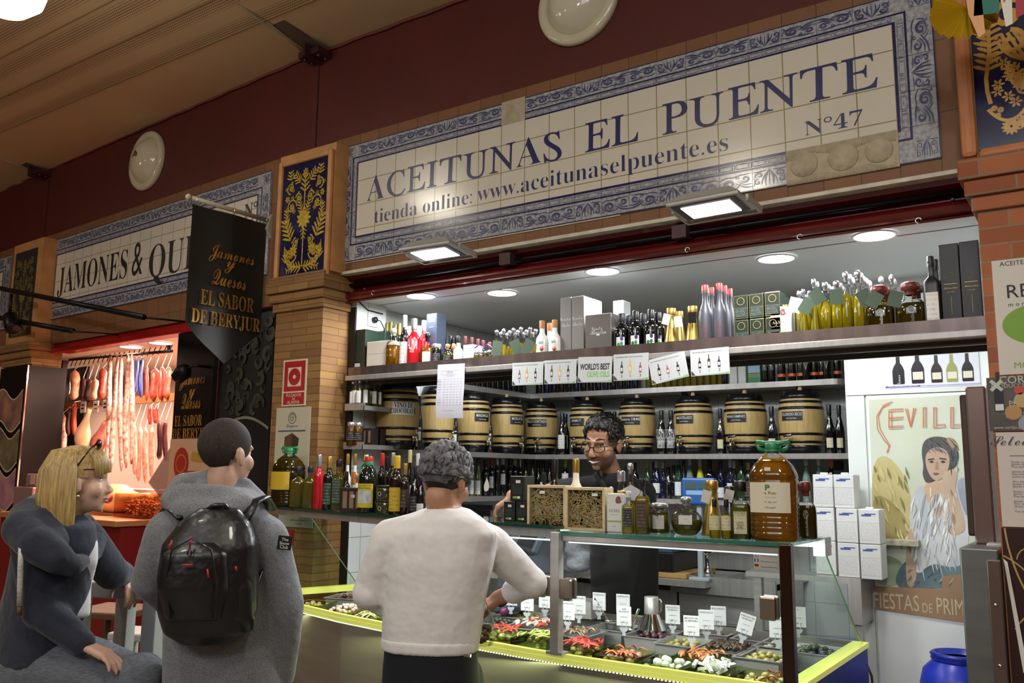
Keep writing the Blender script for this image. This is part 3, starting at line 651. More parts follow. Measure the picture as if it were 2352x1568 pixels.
tag(MB().box((-.36,-.22,0),(.30,.25,.031),bev=.004).build('chopping_board',M('beech_board','a5804c',.5,var=.12,vscale=4,stretch=(1,8,8)),None,(1.16,1.58,.966)),'wooden chopping board under the black cash drawer','board')
# right-hand bench with the wine cartons
t=thing('steel_bench','steel bench at the right end carrying white bag-in-box wine cartons','bench',(0,0,0))
MB().box((1.99,.90,1.05),(2.56,1.12,1.075)).box((2.50,.90,.86),(2.56,1.12,1.05)).build('bench_top',m_steelx,t)
MB().box((2.02,.93,0),(2.06,.97,1.05)).build('leg',m_steel,t);MB().box((2.51,.93,0),(2.55,.97,.86)).build('leg',m_steel,t)
# ---------------------------------------------------------------- olive display case
TZ=.925;GZ=1.362
FL=[(2.745,-.80),(1.88,-.80),(1.22,-.738),(.61,-.641),(-.22,-.44)]
BL=[(2.745,.13),(1.88,.13),(1.30,.16),(.70,.20),(-.02,.14)]
t=thing('display_case','long glass olive display case with steel body and lit yellow-green edge trim','display case',(0,0,0))
def wall_strip(mb,P,z0,z1,th=.02,inn=1):
 for a,b in zip(P[:-1],P[1:]):
  d=V((b[0]-a[0],b[1]-a[1]));nrm=V((-d.y,d.x)).normalized()*th*-inn
  mb.add([(a[0],a[1],z0),(b[0],b[1],z0),(b[0]+nrm.x,b[1]+nrm.y,z0),(a[0]+nrm.x,a[1]+nrm.y,z0),(a[0],a[1],z1),(b[0],b[1],z1),(b[0]+nrm.x,b[1]+nrm.y,z1),(a[0]+nrm.x,a[1]+nrm.y,z1)],[(0,3,2,1),(4,5,6,7),(0,1,5,4),(1,2,6,5),(2,3,7,6),(3,0,4,7)])
def slab(mb,P,Q,z0,z1):
 for (a,b),(c,d) in zip(zip(P[:-1],P[1:]),zip(Q[:-1],Q[1:])):
  q=[a,b,d,c];mb.add([(x,y,z0) for x,y in q]+[(x,y,z1) for x,y in q],[(0,1,2,3),(7,6,5,4),(0,4,5,1),(1,5,6,2),(2,6,7,3),(3,7,4,0)])
def shift(P,d):return [(x,y+d) for x,y in P]
m_case=M('case_steel','9c9890',.30,.7,var=.10,vscale=2,stretch=(1,1,10))
q=MB();slab(q,shift(FL,.03),shift(BL,-.01),.55,.66);wall_strip(q,shift(FL,.018),.55,.895,.012);q.build('front_panel',m_case,t)
q=MB();slab(q,shift(FL,.16),shift(BL,-.02),.0,.55);q.build('plinth',M('plinth_dark','4a4744',.5,.3),t)
q=MB();slab(q,shift(FL,.045),shift(BL,-.02),.78,.80);q.build('well_floor',m_steel,t)
q=MB();wall_strip(q,shift(BL,-.012),.66,.93,.012,1);q.build('rear_panel',m_case,t)
m_yel=M('yellow_trim_plastic','ccd05c',.35,emit='e0e67a',estr=.34)
q=MB();slab(q,FL,shift(FL,.022),TZ-.010,TZ+.004);wall_strip(q,FL,TZ-.030,TZ-.013,.02);q.add([(2.70,-.80,TZ-.012),(2.76,-.80,TZ-.012),(2.76,.13,TZ-.012),(2.70,.13,TZ-.012),(2.70,-.80,TZ+.006),(2.76,-.80,TZ+.006),(2.76,.13,TZ+.006),(2.70,.13,TZ+.006)],[(0,3,2,1),(4,5,6,7),(0,1,5,4),(1,2,6,5),(2,3,7,6),(3,0,4,7)])
q.add([(-.22,-.44,TZ-.012),(-.18,-.45,TZ-.012),(.02,.13,TZ-.012),(-.02,.14,TZ-.012),(-.22,-.44,TZ+.02),(-.18,-.45,TZ+.02),(.02,.13,TZ+.02),(-.02,.14,TZ+.02)],[(0,3,2,1),(4,5,6,7),(0,1,5,4),(1,2,6,5),(2,3,7,6),(3,0,4,7)])
q.build('lit_yellow_trim',m_yel,t)
q=MB()
for a,b in zip(FL[:-1],FL[1:]):
 L=math.dist(a,b);n=int(L/.014)
 for i in range(n):
  u=(i+.5)/n;q.box((a[0]+(b[0]-a[0])*u-.003,a[1]+(b[1]-a[1])*u-.0025,TZ-.034),(a[0]+(b[0]-a[0])*u+.003,a[1]+(b[1]-a[1])*u+.002,TZ-.031))
q.build('led_strip',emis('led_dots','f4ffcc',3),t)
for a,b in zip(FL[:-1],FL[1:]):
 m=((a[0]+b[0])/2,(a[1]+b[1])/2-.01,TZ-.038);l=lamp('trim_glow','AREA',m,3.2*math.dist(a,b),(.9,1,.45),math.dist(a,b),(m[0],m[1]-.35,m[2]-.5),size_y=.02)
q=MB().box((2.742,-.78,.0),(2.756,.12,TZ-.012));q.build('end_panel',M('blue_grey_enamel','3b3f63',.25,.3),t)
g_case=glass('case_glass','f4fbf8',.55)
q=MB();slab(q,FL[:2],[(2.745,-.42),(1.88,-.42)],GZ-.005,GZ+.005);q.build('glass_top',glass('case_glass_top','d6efe4',.8),t)
q=MB();slab(q,[(2.75,-.803),(1.88,-.803)],[(2.75,-.80),(1.88,-.80)],GZ-.006,GZ+.006);q.build('glass_top_edge',M('green_glass_edge','2f6b5a',.1),t)
def pane(name,a,b,z0,z1):
 MB().add([(a[0],a[1],z0),(b[0],b[1],z0),(b[0],b[1],z1),(a[0],a[1],z1)],[(0,1,2,3)]).build(name,g_case,t)
pane('front_glass',(1.90,-.79),(2.735,-.79),TZ,GZ-.005)
pane('front_glass',(1.23,-.728),(1.86,-.79),TZ,GZ-.005)
MB().add([(2.738,-.80,TZ+.005),(2.738,.12,TZ+.005),(2.738,.08,TZ+.02),(2.738,-.42,GZ-.005),(2.738,-.80,GZ-.005)],[(0,1,2,3,4)]).build('end_glass',glass('end_glass','e6f5ec',.5),t)
MB().tube([(2.738,.12,TZ+.01),(2.738,.08,TZ+.02),(2.738,-.42,GZ-.005)],.0035,6).build('end_glass_edge',M('green_glass_edge_light','7aa888',.15),t)
MB().add([(-.20,-.43,TZ),(0,.12,TZ),(-.12,-.20,GZ),(-.20,-.43,GZ)],[(0,1,2,3)]).build('end_glass',glass('end_glass','e6f5ec',.5),t)
MB().tube([(0,.12,TZ),(-.12,-.20,GZ)],.003,6).build('end_glass_edge',M('green_glass_edge_light','7aa888',.15),t)
def post(x,y,mat,clampside):
 MB().box((x-.019,y-.019,TZ),(x+.019,y+.019,GZ+.003),bev=.004).box((x-.034,y-.02,TZ+.003),(x+.034,y+.03,TZ+.012)).build('corner_post',mat,t)
 q=MB();
 for s in clampside:q.box((x+s*.056-.026,y-.036,1.128),(x+s*.056+.026,y-.022,1.202),bev=.008).box((x+s*.056-.026,y+.0,1.128),(x+s*.056+.026,y+.012,1.202),bev=.008)
 q.build('glass_clamp',M('satin_clamp','a39a90',.35,1),t)
post(1.88,-.80,m_steel,(-1,1));post(2.735,-.80,M('post_dark_reflection_tint','5a4a44',.2,1),(-1,))  # right post: a brownish dark reflection is put into its colour
q=MB().box((1.90,-.795,GZ-.030),(2.72,-.770,GZ-.007),bev=.003).box((1.90,-.43,GZ-.03),(2.72,-.41,GZ-.007));q.build('top_rail',m_steelx,t)
MB().box((1.92,-.782,GZ-.036),(2.70,-.774,GZ-.030)).box((1.25,-.765,GZ-.034),(1.84,-.758,GZ-.028)).build('added_glow_strip',emis('added_strip_glow','f6faff',1.1),t)  # glowing strips added under the glass top rail to brighten the pans
for x0,x1 in ((1.92,2.70),(1.25,1.84),(.3,1.1)):lamp('added_case_fill','AREA',((x0+x1)/2,-.74 if x0>1 else -.5,GZ-.045),4.5,(.97,.98,1),x1-x0,((x0+x1)/2,-.40,TZ-.1),size_y=.02)  # unseen fill lights added over the pans
MB().box((2.718,-.44,GZ-.06),(2.76,-.36,GZ+.004)).build('top_bracket',m_steel,t)
# left-hand glass shelf over the bent part of the case
LP=[(1.85,-.775),(1.22,-.70),(.61,-.56),(-.26,-.30)];LQ=[(1.85,-.42),(1.22,-.36),(.61,-.24),(-.16,-.0)]
GZL=1.380
q=MB();slab(q,LP,LQ,GZL-.006,GZL+.004);q.build('glass_top',glass('case_glass_top','d6efe4',.8),t,label='glass top over the bent left part')
q=MB();slab(q,shift(LP,-.003),LP,GZL-.007,GZL+.005);q.build('glass_top_edge',M('dark_glass_edge','1f4038',.1),t)
q=MB();slab(q,shift(LP,.01),shift(LP,.05),GZL-.040,GZL-.008);slab(q,shift(LQ,-.05),shift(LQ,-.01),GZL-.040,GZL-.008);q.build('top_rail',m_steelx,t)
# lit picture panel below the case
t=thing('lit_picture_panel','golden back-lit picture panel low under the left part of the display case','picture',(0,0,0))
q=at(705,1505,1,-.50);r=at(800,1560,1,-.44)
MB().add([(.02,-.33,.30),(.60,-.50,.30),(.60,-.50,.545),(.02,-.33,.545),(.02,-.31,.30),(.60,-.488,.30),(.60,-.488,.545),(.02,-.31,.545)],[(0,1,2,3),(0,3,7,4),(1,5,6,2),(3,2,6,7),(4,7,6,5),(0,4,5,1)]).build('panel',M('golden_picture','8a6a1e',.3,var=.9,vscale=5,c2='2a2012',emit='a87a1c',estr=.5),t)
# ---------------------------------------------------------------- pans and tubs of olives
def open_box(w,d,h,th,lip):
 mb=MB();W,D=w/2,d/2;k=.90
 mb.add([(-W,-D,h),(W,-D,h),(W,D,h),(-W,D,h),(-W*k,-D*k,0),(W*k,-D*k,0),(W*k,D*k,0),(-W*k,D*k,0)],[(0,4,5,1),(1,5,6,2),(2,6,7,3),(3,7,4,0),(4,7,6,5)])
 mb.add([(-W+th,-D+th,h),(W-th,-D+th,h),(W-th,D-th,h),(-W+th,D-th,h),(-W*k+th,-D*k+th,th),(W*k-th,-D*k+th,th),(W*k-th,D*k-th,th),(-W*k+th,D*k-th,th)],[(0,1,5,4),(1,2,6,5),(2,3,7,6),(3,0,4,7),(4,5,6,7)])
 L=lip
 a=[(-W-L,-D-L,h),(W+L,-D-L,h),(W+L,D+L,h),(-W-L,D+L,h),(-W+th,-D+th,h),(W-th,-D+th,h),(W-th,D-th,h),(-W+th,D-th,h)]
 mb.add(a,[(0,1,5,4),(1,2,6,5),(2,3,7,6),(3,0,4,7)]);mb.add([(x,y,h-.003) for x,y,h in a[:4]]+a[:4],[(0,1,5,4),(1,2,6,5),(2,3,7,6),(3,0,4,7)])
 return mb
PAN=open_box(.17,.20,.075,.002,.008).build('steel_pan',m_steel,mesh_only=True)
TUB=open_box(.165,.185,.075,.003,.006).build('clear_tub',glass('clear_tub','e9f2c8',.9),mesh_only=True)
BR={}
def brine(c):
 if c not in BR:BR[c]=MB().box((-.076,-.088,.01),(.076,.088,.05)).build('brine',liquid('brine_'+c,c,clear=.3),mesh_only=True)
 return BR[c]
OM={}
def olive_mesh(key,c,r,el=1.25,c2=None):
 if key not in OM:OM[key]=MB().ball((0,0,0),(r*el,r,r),u=10,v=7).build('olive',M('olive_'+key,c,.22,var=.25,vscale=40,c2=c2,spec=.7),mesh_only=True)
 return OM[key]
rnd=random.Random(3)
def mound(w,d,z,n,r,hump=.02):
 out=[]
 for _ in range(n*30):
  x,y=rnd.uniform(-w/2,w/2),rnd.uniform(-d/2,d/2);h=z+hump*(1-(2*x/w)**2)*(1-(2*y/d)**2)
  if all((x-a)**2+(y-b)**2>(1.75*r)**2 for a,b,_ in out):out.append((x,y,h))
  if len(out)>=n:break
 return out
NOL=[0]
def pan(px,py,kind,name,lab,fill=None,rz=0,z=.905,tubw=1,tubd=1,br=None):
 """fill: list of (what, colour key, colour, radius, count of single ones, count in the heap, group, label)"""
 p=at(px,py,2,z);me=PAN if kind=='pan' else TUB
 t=link(name,me,None,(p.x,p.y,z-.075),rz,(tubw,tubd,1));tag(t,lab,'tray' if kind=='pan' else 'tub')
 if br:link('brine',brine(br),t)
 for what,key,c,r,n1,n2,group,flab in fill or []:
  el=1.25 if what=='olive' else 1.0
  me2=olive_mesh(key,c[0],r,el,c[1])
  pts=mound(.128*tubw,.148*tubd,z-.022,n1,r*1.02,.026)
  for i,(x,y,h) in enumerate(pts):
   cx,sx=math.cos(rz),math.sin(rz)
   o=link(what,me2,None,(p.x+x*cx-y*sx,p.y+x*sx+y*cx,h),(rnd.uniform(-.5,.5),rnd.uniform(-.4,.4),rnd.uniform(0,6)))
   tag(o,flab,what.replace('_',' '),group);NOL[0]+=1
  q=MB()
  for x,y,h in mound(.135*tubw,.155*tubd,z-.040,n2,r*.8,.026):
   q.ball((p.x+x*math.cos(rz)-y*math.sin(rz),p.y+x*math.sin(rz)+y*math.cos(rz),h),(r*1.15,r,r),u=8,v=6)
  if n2:tag(q.build('heap_of_'+what+'s',me2.materials[0]),'lower layers of '+group,what.replace('_',' '),kind='stuff')
 return p
def strips(p,cols,n,L,w,lab,group,z=.895,sx=.13,sy=.15,cat='pepper',name='pepper_strips',wav=1):
 q=MB();mats=[M('veg_'+c,c,.3,var=.15,vscale=30,spec=.7) for c in cols]
 for _ in range(n):
  x,y,a=rnd.uniform(-sx/2,sx/2),rnd.uniform(-sy/2,sy/2),rnd.uniform(0,6.3);l=L*rnd.uniform(.6,1.1);cv=rnd.uniform(-1.6,1.6)*wav
  pts=[(p.x+x+l*(u-.5)*math.cos(a+cv*(u-.5)),p.y+y+l*(u-.5)*math.sin(a+cv*(u-.5)),z+.012+rnd.uniform(0,.003)+.012*math.sin(PI*u)*(1 if wav else.3)) for u in (0,.2,.4,.6,.8,1)]
  q.tube(pts,[w*.5,w,w*1.05,w*1.05,w,w*.4],6,rnd.randrange(len(mats)),flat=.55)
 tag(q.build(name,mats),lab,cat,kind='stuff');return q
G1,G2=('8f8a3c','6f7430'),('a8a85a','7f8440');BKG=('2a2f22','4a4f3a');PUR=('5a3340','2c1a20');BLK=('15141a','2c2430');BRN=('6e5a3a','4a3a26');PALE=('b5aa62','938a48');WHT=('d8d8c4','b8b89a');ROS=('9c6a55','b89a7a')
rzB=.10
P_=pan
# front row of clear tubs, right to left
p=P_(1748,1553,'tub','clear_tub','clear tub of olives with red pepper bits at the right front corner',[('olive','pale',PALE,.0115,14,20,'pale olives in the right front tub','pale stuffed olive in the right front tub')],0,br='b9b06a')
strips(p,['b8301c'],6,.04,.004,'red pepper bits among the pale olives in the right front tub','')
p=P_(1640,1535,'tub','clear_tub','clear tub of herbed white cheese and green olives in the front row',[('olive','green',G1,.0125,8,14,'green olives under the white cheese','green olive in the tub of white cheese')],0,br='a4b04e')
q=MB()
for _ in range(26):
 a=rnd.uniform(0,6);c,d=math.cos(a),math.sin(a);x,y=rnd.uniform(-.06,.06),rnd.uniform(-.07,.07);q.box((-.02,-.006,-.005),(.02,.006,.005),X=Matrix.Translation((p.x+x,p.y+y,.908+rnd.uniform(0,.022)))@Euler((rnd.uniform(-.4,.4),rnd.uniform(-.5,.5),a)).to_matrix().to_4x4())
tag(q.build('cheese_pieces',M('white_cheese','dfe0d2',.5)),'heap of white cheese sticks with herbs on green olives in the front row','cheese',kind='stuff')
p=P_(1535,1517,'tub','clear_tub','clear tub of white onions and cheese cubes in green brine',[('pickled_onion','white',WHT,.015,14,12,'white pickled onions in the front tub','white pickled onion in the green brine tub')],0,br='b5bd62')
p=P_(1437,1499,'tub','clear_tub','clear tub of mixed olives with red peppers in orange brine',[('olive','rose',ROS,.012,16,18,'mixed olives in orange brine','pinkish olive in the orange brine tub')],0,br='c07a26')
strips(p,['b8381e','c8702a','93381e'],16,.05,.005,'strips of red pepper among olives in the orange brine tub','')
p=P_(1345,1484,'tub','clear_tub','clear tub heaped with red pepper strips right of the steel post',[('olive','pale',PALE,.0125,10,16,'olives under red pepper strips','pale olive among red pepper strips right of the post')],0,br='c2842c')
strips(p,['b22c18','c2402a','a02818'],46,.06,.006,'heap of red pepper strips in the tub right of the steel post','',z=.903)
p=P_(1238,1465,'tub','clear_tub','clear tub of green chilli skewers left of the steel post',[('olive','green',G1,.012,8,10,'olives on green chilli skewers','green olive among pale chillies left of the post')],rzB,br='a8b054')
strips(p,['b8b65a','8fa03c','c8c06a'],34,.07,.005,'heap of pale green chillies left of the steel post','',z=.903,name='chilli_skewers',cat='chilli')
p=P_(1158,1452,'tub','clear_tub','clear tub of big green olives wrapped in red pepper beside the white sweater',[('olive','big',G2,.0165,14,8,'big green olives wrapped in red pepper','big green olive ringed with red pepper strip')],rzB,br='d0962c')
strips(p,['b4301c','c24a2c'],22,.06,.006,'red pepper strips round the big green olives','',z=.905)
p=P_(868,1414,'tub','clear_tub','clear tub of long pale pickles left of the white sweater',None,.28,br='a8ac50');strips(p,['b0a85c','98984a','c2c2b0'],26,.14,.006,'long pale pickled stems in the tub left of the white sweater','',z=.897,name='pickled_stems',cat='pickle',wav=.2)
p=P_(798,1398,'tub','clear_tub','clear tub of pink and white skewers in the left part of the case',[('olive','green',G1,.011,10,12,'olives on pink skewers','green olive on the pink skewers')],.28,br='b0b45a')
q=MB()
for x,y,h in mound(.13,.15,.903,26,.010,.02):q.ball((p.x+x,p.y+y,h),(.013,.009,.010),u=7,v=5)
tag(q.build('skewered_prawns',M('pink_white','c89484',.4,var=.3,vscale=60,c2='dcd0c4')),'heap of pink and white skewered bites in the left part','skewers',kind='stuff')
p=P_(722,1384,'tub','clear_tub','clear tub of yellow brine at the left end of the case',[('olive','pale',PALE,.012,10,12,'olives in the left end tub','pale olive in the tub at the left end')],.28,br='b0ac48')
p=P_(800,1368,'pan','steel_pan','steel pan of reddish brown olives at the rear left of the case',[('olive','redbrown',('70382a','4a2a22'),.0125,12,14,'red-brown olives at the rear left','red-brown olive in the rear left pan')],.28)
p=P_(838,1362,'pan','steel_pan','steel pan of grey-green olives beside the white tiles',[('olive','greygreen',('5a6440','3c4632'),.0125,8,10,'grey-green olives by the tiles','grey-green olive in the pan by the white tiles')],.28)
p=P_(1150,1424,'pan','steel_pan','steel pan of black grapes-like olives and red onions behind the plastic bag',[('olive','black',BKG,.0105,22,30,'small black olives under the customer hand','small black olive in the pan by the plastic bag')],rzB)
for i,(x,y) in enumerate(((1143,1398),(1157,1402),(1171,1394))):
 a=at(x,y,2,.935);o=MB().ball((0,0,0),(.024,.024,.022)).lathe([(.006,.018),(.002,.030)],8).build('red_onion',M('red_onion_skin','84385f',.25,var=.2,vscale=20),None,(a.x,a.y,.935));tag(o,'small purple onion, %s of three beside the black olives'%('leftmost','middle one','rightmost and highest')[i],'onion','purple onions')
p=P_(1205,1412,'pan','steel_pan','steel pan of large brown-green olives left of the steel post',[('olive','browngreen',('8a7f42','6c6236'),.0150,16,12,'large brown-green olives left of the post','large brown-green olive left of the post')],rzB)
p=P_(1232,1436,'pan','steel_pan','steel pan of white cod and red peppers left of the steel post',None,rzB);strips(p,['dcd8c8','d2cdb8','b83a22'],40,.05,.011,'white fish pieces and red peppers left of the steel post','',z=.90,name='white_fish_salad',cat='salad')
p=P_(1325,1452,'pan','steel_pan','steel pan of dark red pickled onion strips right of the post',None,0);strips(p,['6e3a34','8a5a4a','9a9a70'],46,.05,.005,'dark red onion strips in the pan right of the post','',name='onion_strips',cat='onion')
p=P_(1412,1438,'pan','steel_pan','nearly empty steel pan with a spoon in the middle of the case',None,0,br='8f8a70')
p=P_(1395,1420,'pan','steel_pan','steel pan of capers behind the upturned steel pan',[('caper','caper',('5f6636','46502c'),.0075,18,40,'green capers','small green caper in the pan behind the upturned pan')],0)
a=at(1345,1412,2,.93);tag(open_box(.115,.13,.075,.003,.006).build('upturned_pan',m_steel,None,(a.x,a.y,1.0),(PI,0,.1)),'small steel pan turned upside down beside the capers','pan')
p=P_(1497,1455,'pan','steel_pan','steel pan of purple olives in the middle row',[('olive','purple',PUR,.0135,24,14,'purple olives in the middle row','shiny purple olive in the middle pan')],0)
p=P_(1455,1420,'pan','steel_pan','steel pan of small olives with red bits behind the steel funnel',[('olive','green',G1,.011,10,14,'small olives behind the funnel','small green olive beside the steel funnel')],0)
p=P_(1572,1472,'pan','steel_pan','steel pan of pale green olives in the middle row',[('olive','pale',PALE,.0125,20,12,'pale green olives in the middle row','pale green olive in the middle row pan')],0)
p=P_(1545,1437,'pan','steel_pan','steel pan of blue-black olives in the back row',[('olive','bluebk',BLK,.0125,12,14,'blue-black olives in the back row','blue-black olive in the back row pan')],0)
p=P_(1645,1447,'pan','steel_pan','steel pan of dark red shiny olives in the back row',[('olive','darkred',('3c1a1c','5a2a2a'),.0130,18,12,'dark red olives in the back row','dark red shiny olive in the back row pan')],0)
p=P_(1672,1488,'pan','steel_pan','steel pan of dark brown chopped olives with herbs',None,0);strips(p,['2e2419','4a3824','3a2a1c','5a4026'],120,.02,.008,'heap of dark brown dried olives with herbs','',name='chopped_olives',cat='olives',z=.895)
p=P_(1757,1503,'pan','steel_pan','steel pan of pale yellow-green olives left of the right post',[('olive','pale',PALE,.0130,20,12,'yellow-green olives by the right post','yellow-green olive left of the right post')],0)
p=P_(1745,1462,'pan','steel_pan','empty steel pan in the back row by the tilted price card',None,0)
p=P_(1800,1478,'pan','steel_pan','steel pan of white onion pieces behind the right post',[('pickled_onion','white',WHT,.010,10,10,'white onion pieces','white onion piece behind the right post')],0)
p=P_(1872,1490,'pan','steel_pan','steel pan of dark green olives behind the end glass',[('olive','darkgreen',('4a5434','343c2a'),.0140,22,12,'dark green olives at the right end','dark green olive behind the end glass')],0,tubw=1.15)
p=P_(1610,1504,'tub','clear_tub','shallow tub of orange carrot pickles between two rows',None,0,br='b5762c');strips(p,['b5622a','c0803c','8f5a2c'],36,.05,.006,'orange carrot pickles between the rows','',name='carrot_pickles',cat='pickle',z=.893)
# funnel, spoons and price cards
a=at(1497,1436,2,.93);t=thing('steel_funnel','upside-down stainless funnel standing on the pans in the case','funnel',(a.x,a.y,.915))
MB().lathe([(.064,0),(.062,.004),(.034,.062),(.032,.066)],28,cap=False).build('cone',m_chrome,t);MB().lathe([(.032,.065),(.031,.135),(.029,.137),(0,.137)],24,cap=False).build('collar',m_steel,t)
MB().tube([(.035,0,.13),(.046,0,.125),(.046,0,.08),(.034,0,.07)],.004,6).build('handle',m_chrome,t)
def spoon(px0,py0,px1,py1,Y,lab):
 a,b=at(px0,py0,1,Y),at(px1,py1,1,Y-.02);o=MB().tube([a,a.lerp(b,.5),b],[.006,.005,.006],8,flat=.6).ball(tuple(a),(.014,.014,.006)).build('serving_spoon',m_chrome);tag(o,lab,'spoon')
spoon(1398,1425,1364,1372,-.30,'long thin serving spoon leaning left over the capers');spoon(1450,1445,1467,1398,-.42,'steel serving spoon with a flat handle leaning right in the nearly empty pan')
CARDS=[(1174,1372,-.18,'ALI\u00d1ADA','left of the customer elbow cuff'),(1211,1383,-.36,'GORDAL PARTIDA','with two lines of heading over the brown-green olives'),(1252,1377,-.22,'MOJO','just left of the steel post'),(1304,1403,-.40,'BONIATO','low, right beside the steel post'),
(1330,1390,-.24,'ALMENDRA','over the upturned steel pan'),(1376,1382,-.15,'PIMIENTA','above the capers'),(1431,1386,-.15,'ARBEQUINA','behind another card, in front of the seller'),(1433,1416,-.36,'AJO BLANCO','over the nearly empty pan'),(1545,1412,-.18,'MANZANILLA MORADA','right of the steel funnel'),
(1588,1438,-.36,'RELLENA DE ALMENDRA','over the pale green olives'),(1622,1424,-.25,'MANZANILLA','in the middle of the back row'),(1650,1415,-.15,'KALAMATA','over the dark red olives'),(1704,1432,-.25,'PREZAS DE MORADA','tilted, over the empty pan'),(1786,1442,-.30,'LIMON','half hidden behind the right post'),(1832,1418,-.18,'A','behind the end glass')]
m_card=M('white_card','dcdcdc',.5);m_ink=M('black_ink','1c1c1e',.6);m_clip=M('clear_clip','c9ced2',.1,alpha=.75)
for px,py,Y,s,lab in CARDS:
 b=at(px,py,1,Y);t=thing('price_card','white price card '+lab,'price card',(b.x,b.y,b.z-.055),(.0,.28 if 'tilted' in lab else 0,rnd.uniform(-.12,.12)+.2),'price cards standing in the olive pans')
 cd_=MB().box((-.030,0,.020),(.030,.0015,.095)).build('card',m_card,t)
 q=MB();ws=s.split(' ');ws=[' '.join(ws[:-1]),ws[-1]] if len(ws)>1 else ws
 for i,wd in enumerate(ws):q.text(wd,.0095,0,0,.082-.010*i,-.0004,'b',width=min(.052,.0075*len(wd)) if len(wd)>6 else None)
 q.text('ACEITUNAS',.005,0,0,.052,-.0004,'b').text('1,20\u20ac  %',.008,0,0,.031,-.0004,'b');q.build('printing',m_ink,cd_)
 MB().box((-.010,-.002,.012),(-.008,0,.034)).box((.008,-.002,.012),(.010,0,.034)).prism([(-.018,.012),(.018,.012),(.012,.0),(.006,-.004),(.008,-.018),(-.008,-.018),(-.006,-.004),(-.012,.0)],-.003,.003).build('clip',m_clip,t)
 # ================================================================ BOTTLES, BOXES, BARRELS
PROF={
'bdx':[(.0,0),(.46,0),(.5,.02),(.5,.58),(.47,.63),(.27,.71),(.20,.75),(.19,.93),(.22,.935),(.22,.965),(.18,.99),(0,.99)],
'burg':[(.0,0),(.46,0),(.5,.02),(.5,.42),(.44,.53),(.28,.67),(.20,.75),(.18,.94),(.21,.945),(.21,.97),(.18,.99),(0,.99)],
'rhine':[(.0,0),(.46,0),(.5,.02),(.5,.34),(.42,.53),(.25,.73),(.18,.84),(.17,.96),(.20,.965),(.18,.99),(0,.99)],
'cone':[(.0,0),(.47,0),(.5,.025),(.46,.09),(.30,.42),(.19,.66),(.155,.78),(.19,.80),(.17,.83),(.15,.90),(.15,.92),(0,.92)],
'slim':[(.0,0),(.47,0),(.5,.02),(.5,.50),(.44,.58),(.24,.70),(.20,.76),(.20,.86),(.24,.87),(.21,.90),(.20,.93),(0,.93)],
'sq':[(.0,0),(.47,0),(.5,.02),(.5,.60),(.44,.66),(.20,.72),(.17,.75),(.17,.90),(.20,.91),(.20,.93),(0,.93)],
'drop':[(.0,0),(.46,0),(.5,.03),(.5,.46),(.47,.55),(.36,.63),(.20,.67),(.19,.82),(.22,.83),(0,.84)],
'round':[(.0,0),(.22,0),(.30,.02),(.44,.14),(.5,.32),(.46,.50),(.32,.62),(.13,.68),(.12,.82),(.15,.83),(0,.84)],
'gcone':[(.0,0),(.49,0),(.5,.02),(.49,.05),(.24,.68),(.19,.76),(.23,.80),(.23,.86),(0,.86)],
'jar':[(.0,0),(.47,0),(.5,.03),(.5,.70),(.44,.80),(.38,.84),(0,.84)],
'stub':[(.0,0),(.47,0),(.5,.03),(.5,.48),(.44,.57),(.24,.66),(.20,.72),(.20,.88),(0,.88)],
}
CAPZ={'bdx':(.78,.225),'burg':(.80,.215),'rhine':(.80,.205),'cone':(.90,.175),'slim':(.90,.23),'sq':(.86,.215),'drop':(.82,.30),'round':(.84,.17),'gcone':(.84,.27),'jar':(.82,.42),'stub':(.80,.225)}
SQ={'sq':.45,'drop':.10,'round':0}
SY={'round':.5,'drop':.62}
C_={
'dkgreen':M('dark_green_glass','10180f',.08,coat=.6),'black':M('black_glass','0b0a0c',.09,coat=.6),'matblack':M('matt_black_glass','121214',.38),'navyg':M('dark_blue_glass','0d1030',.08,coat=.6),'green':M('green_glass','1f3a22',.08,coat=.6),
'olive':M('olive_glass','4b5528',.08,coat=.6),'pale':M('pale_bottle','6f8078',.1,coat=.5),'red':M('red_bottle','b01824',.15,coat=.6),'white':M('white_bottle','dcdcd8',.3),'greymat':M('grey_matt_bottle','3b3b42',.45),'gold':M('gold_bottle','a8904c',.28,.75),'cream':M('cream_bottle','e2ddcc',.2,coat=.4),'brown':M('brown_glass','1c0f0a',.1,coat=.6),
'clear':glass('clear_bottle','f4f6f5',.9),'lime':M('lime_bottle','b6c03a',.15,coat=.4),
}
OIL={'y':liquid('oil_yellow','f4dc26','f8ec96',.30),'g':liquid('oil_golden','cdb024','e6d468',.28),'d':liquid('oil_dark','66560f','9a8428',.18),'p':liquid('oil_pale','b5a440','e0d690',.42),'r':liquid('oil_amber','c88a1c','e6b84e',.34),'o':liquid('oil_olive','8f8726','c2b650',.25)}
K_={'black':m_blk,'silver':M('silver_capsule','b9b9bd',.25,.8),'gold':M('gold_capsule','b8974a',.28,.8),'red':M('red_capsule','b02420',.35),'redor':M('coral_red_cap','d6403a',.4),'white':M('white_capsule','d0d2d6',.35),'yellow':M('yellow_capsule','c9a51e',.35),'cream':M('cream_capsule','c9bd8a',.4),'ogreen':M('olive_gold_capsule','8a8440',.3,.4),'maroon':M('maroon_capsule','4a1a1c',.35),'lime':M('lime_capsule','b4d61e',.35),'teal':M('teal_capsule','1f8f8a',.35),'blue':M('light_blue_capsule','6a8fc8',.35),'orange':M('orange_capsule','d2601a',.35),'cork':M('cork_wood','b07a48',.6,var=.1,vscale=30),'wood':M('reddish_wood_stopper','6a2f26',.35),'green':M('green_plastic_cap','1c7a4a',.35),'dkblue':M('dark_blue_capsule','16182e',.35),'ball':M('white_ball_stopper','dedede',.3)}
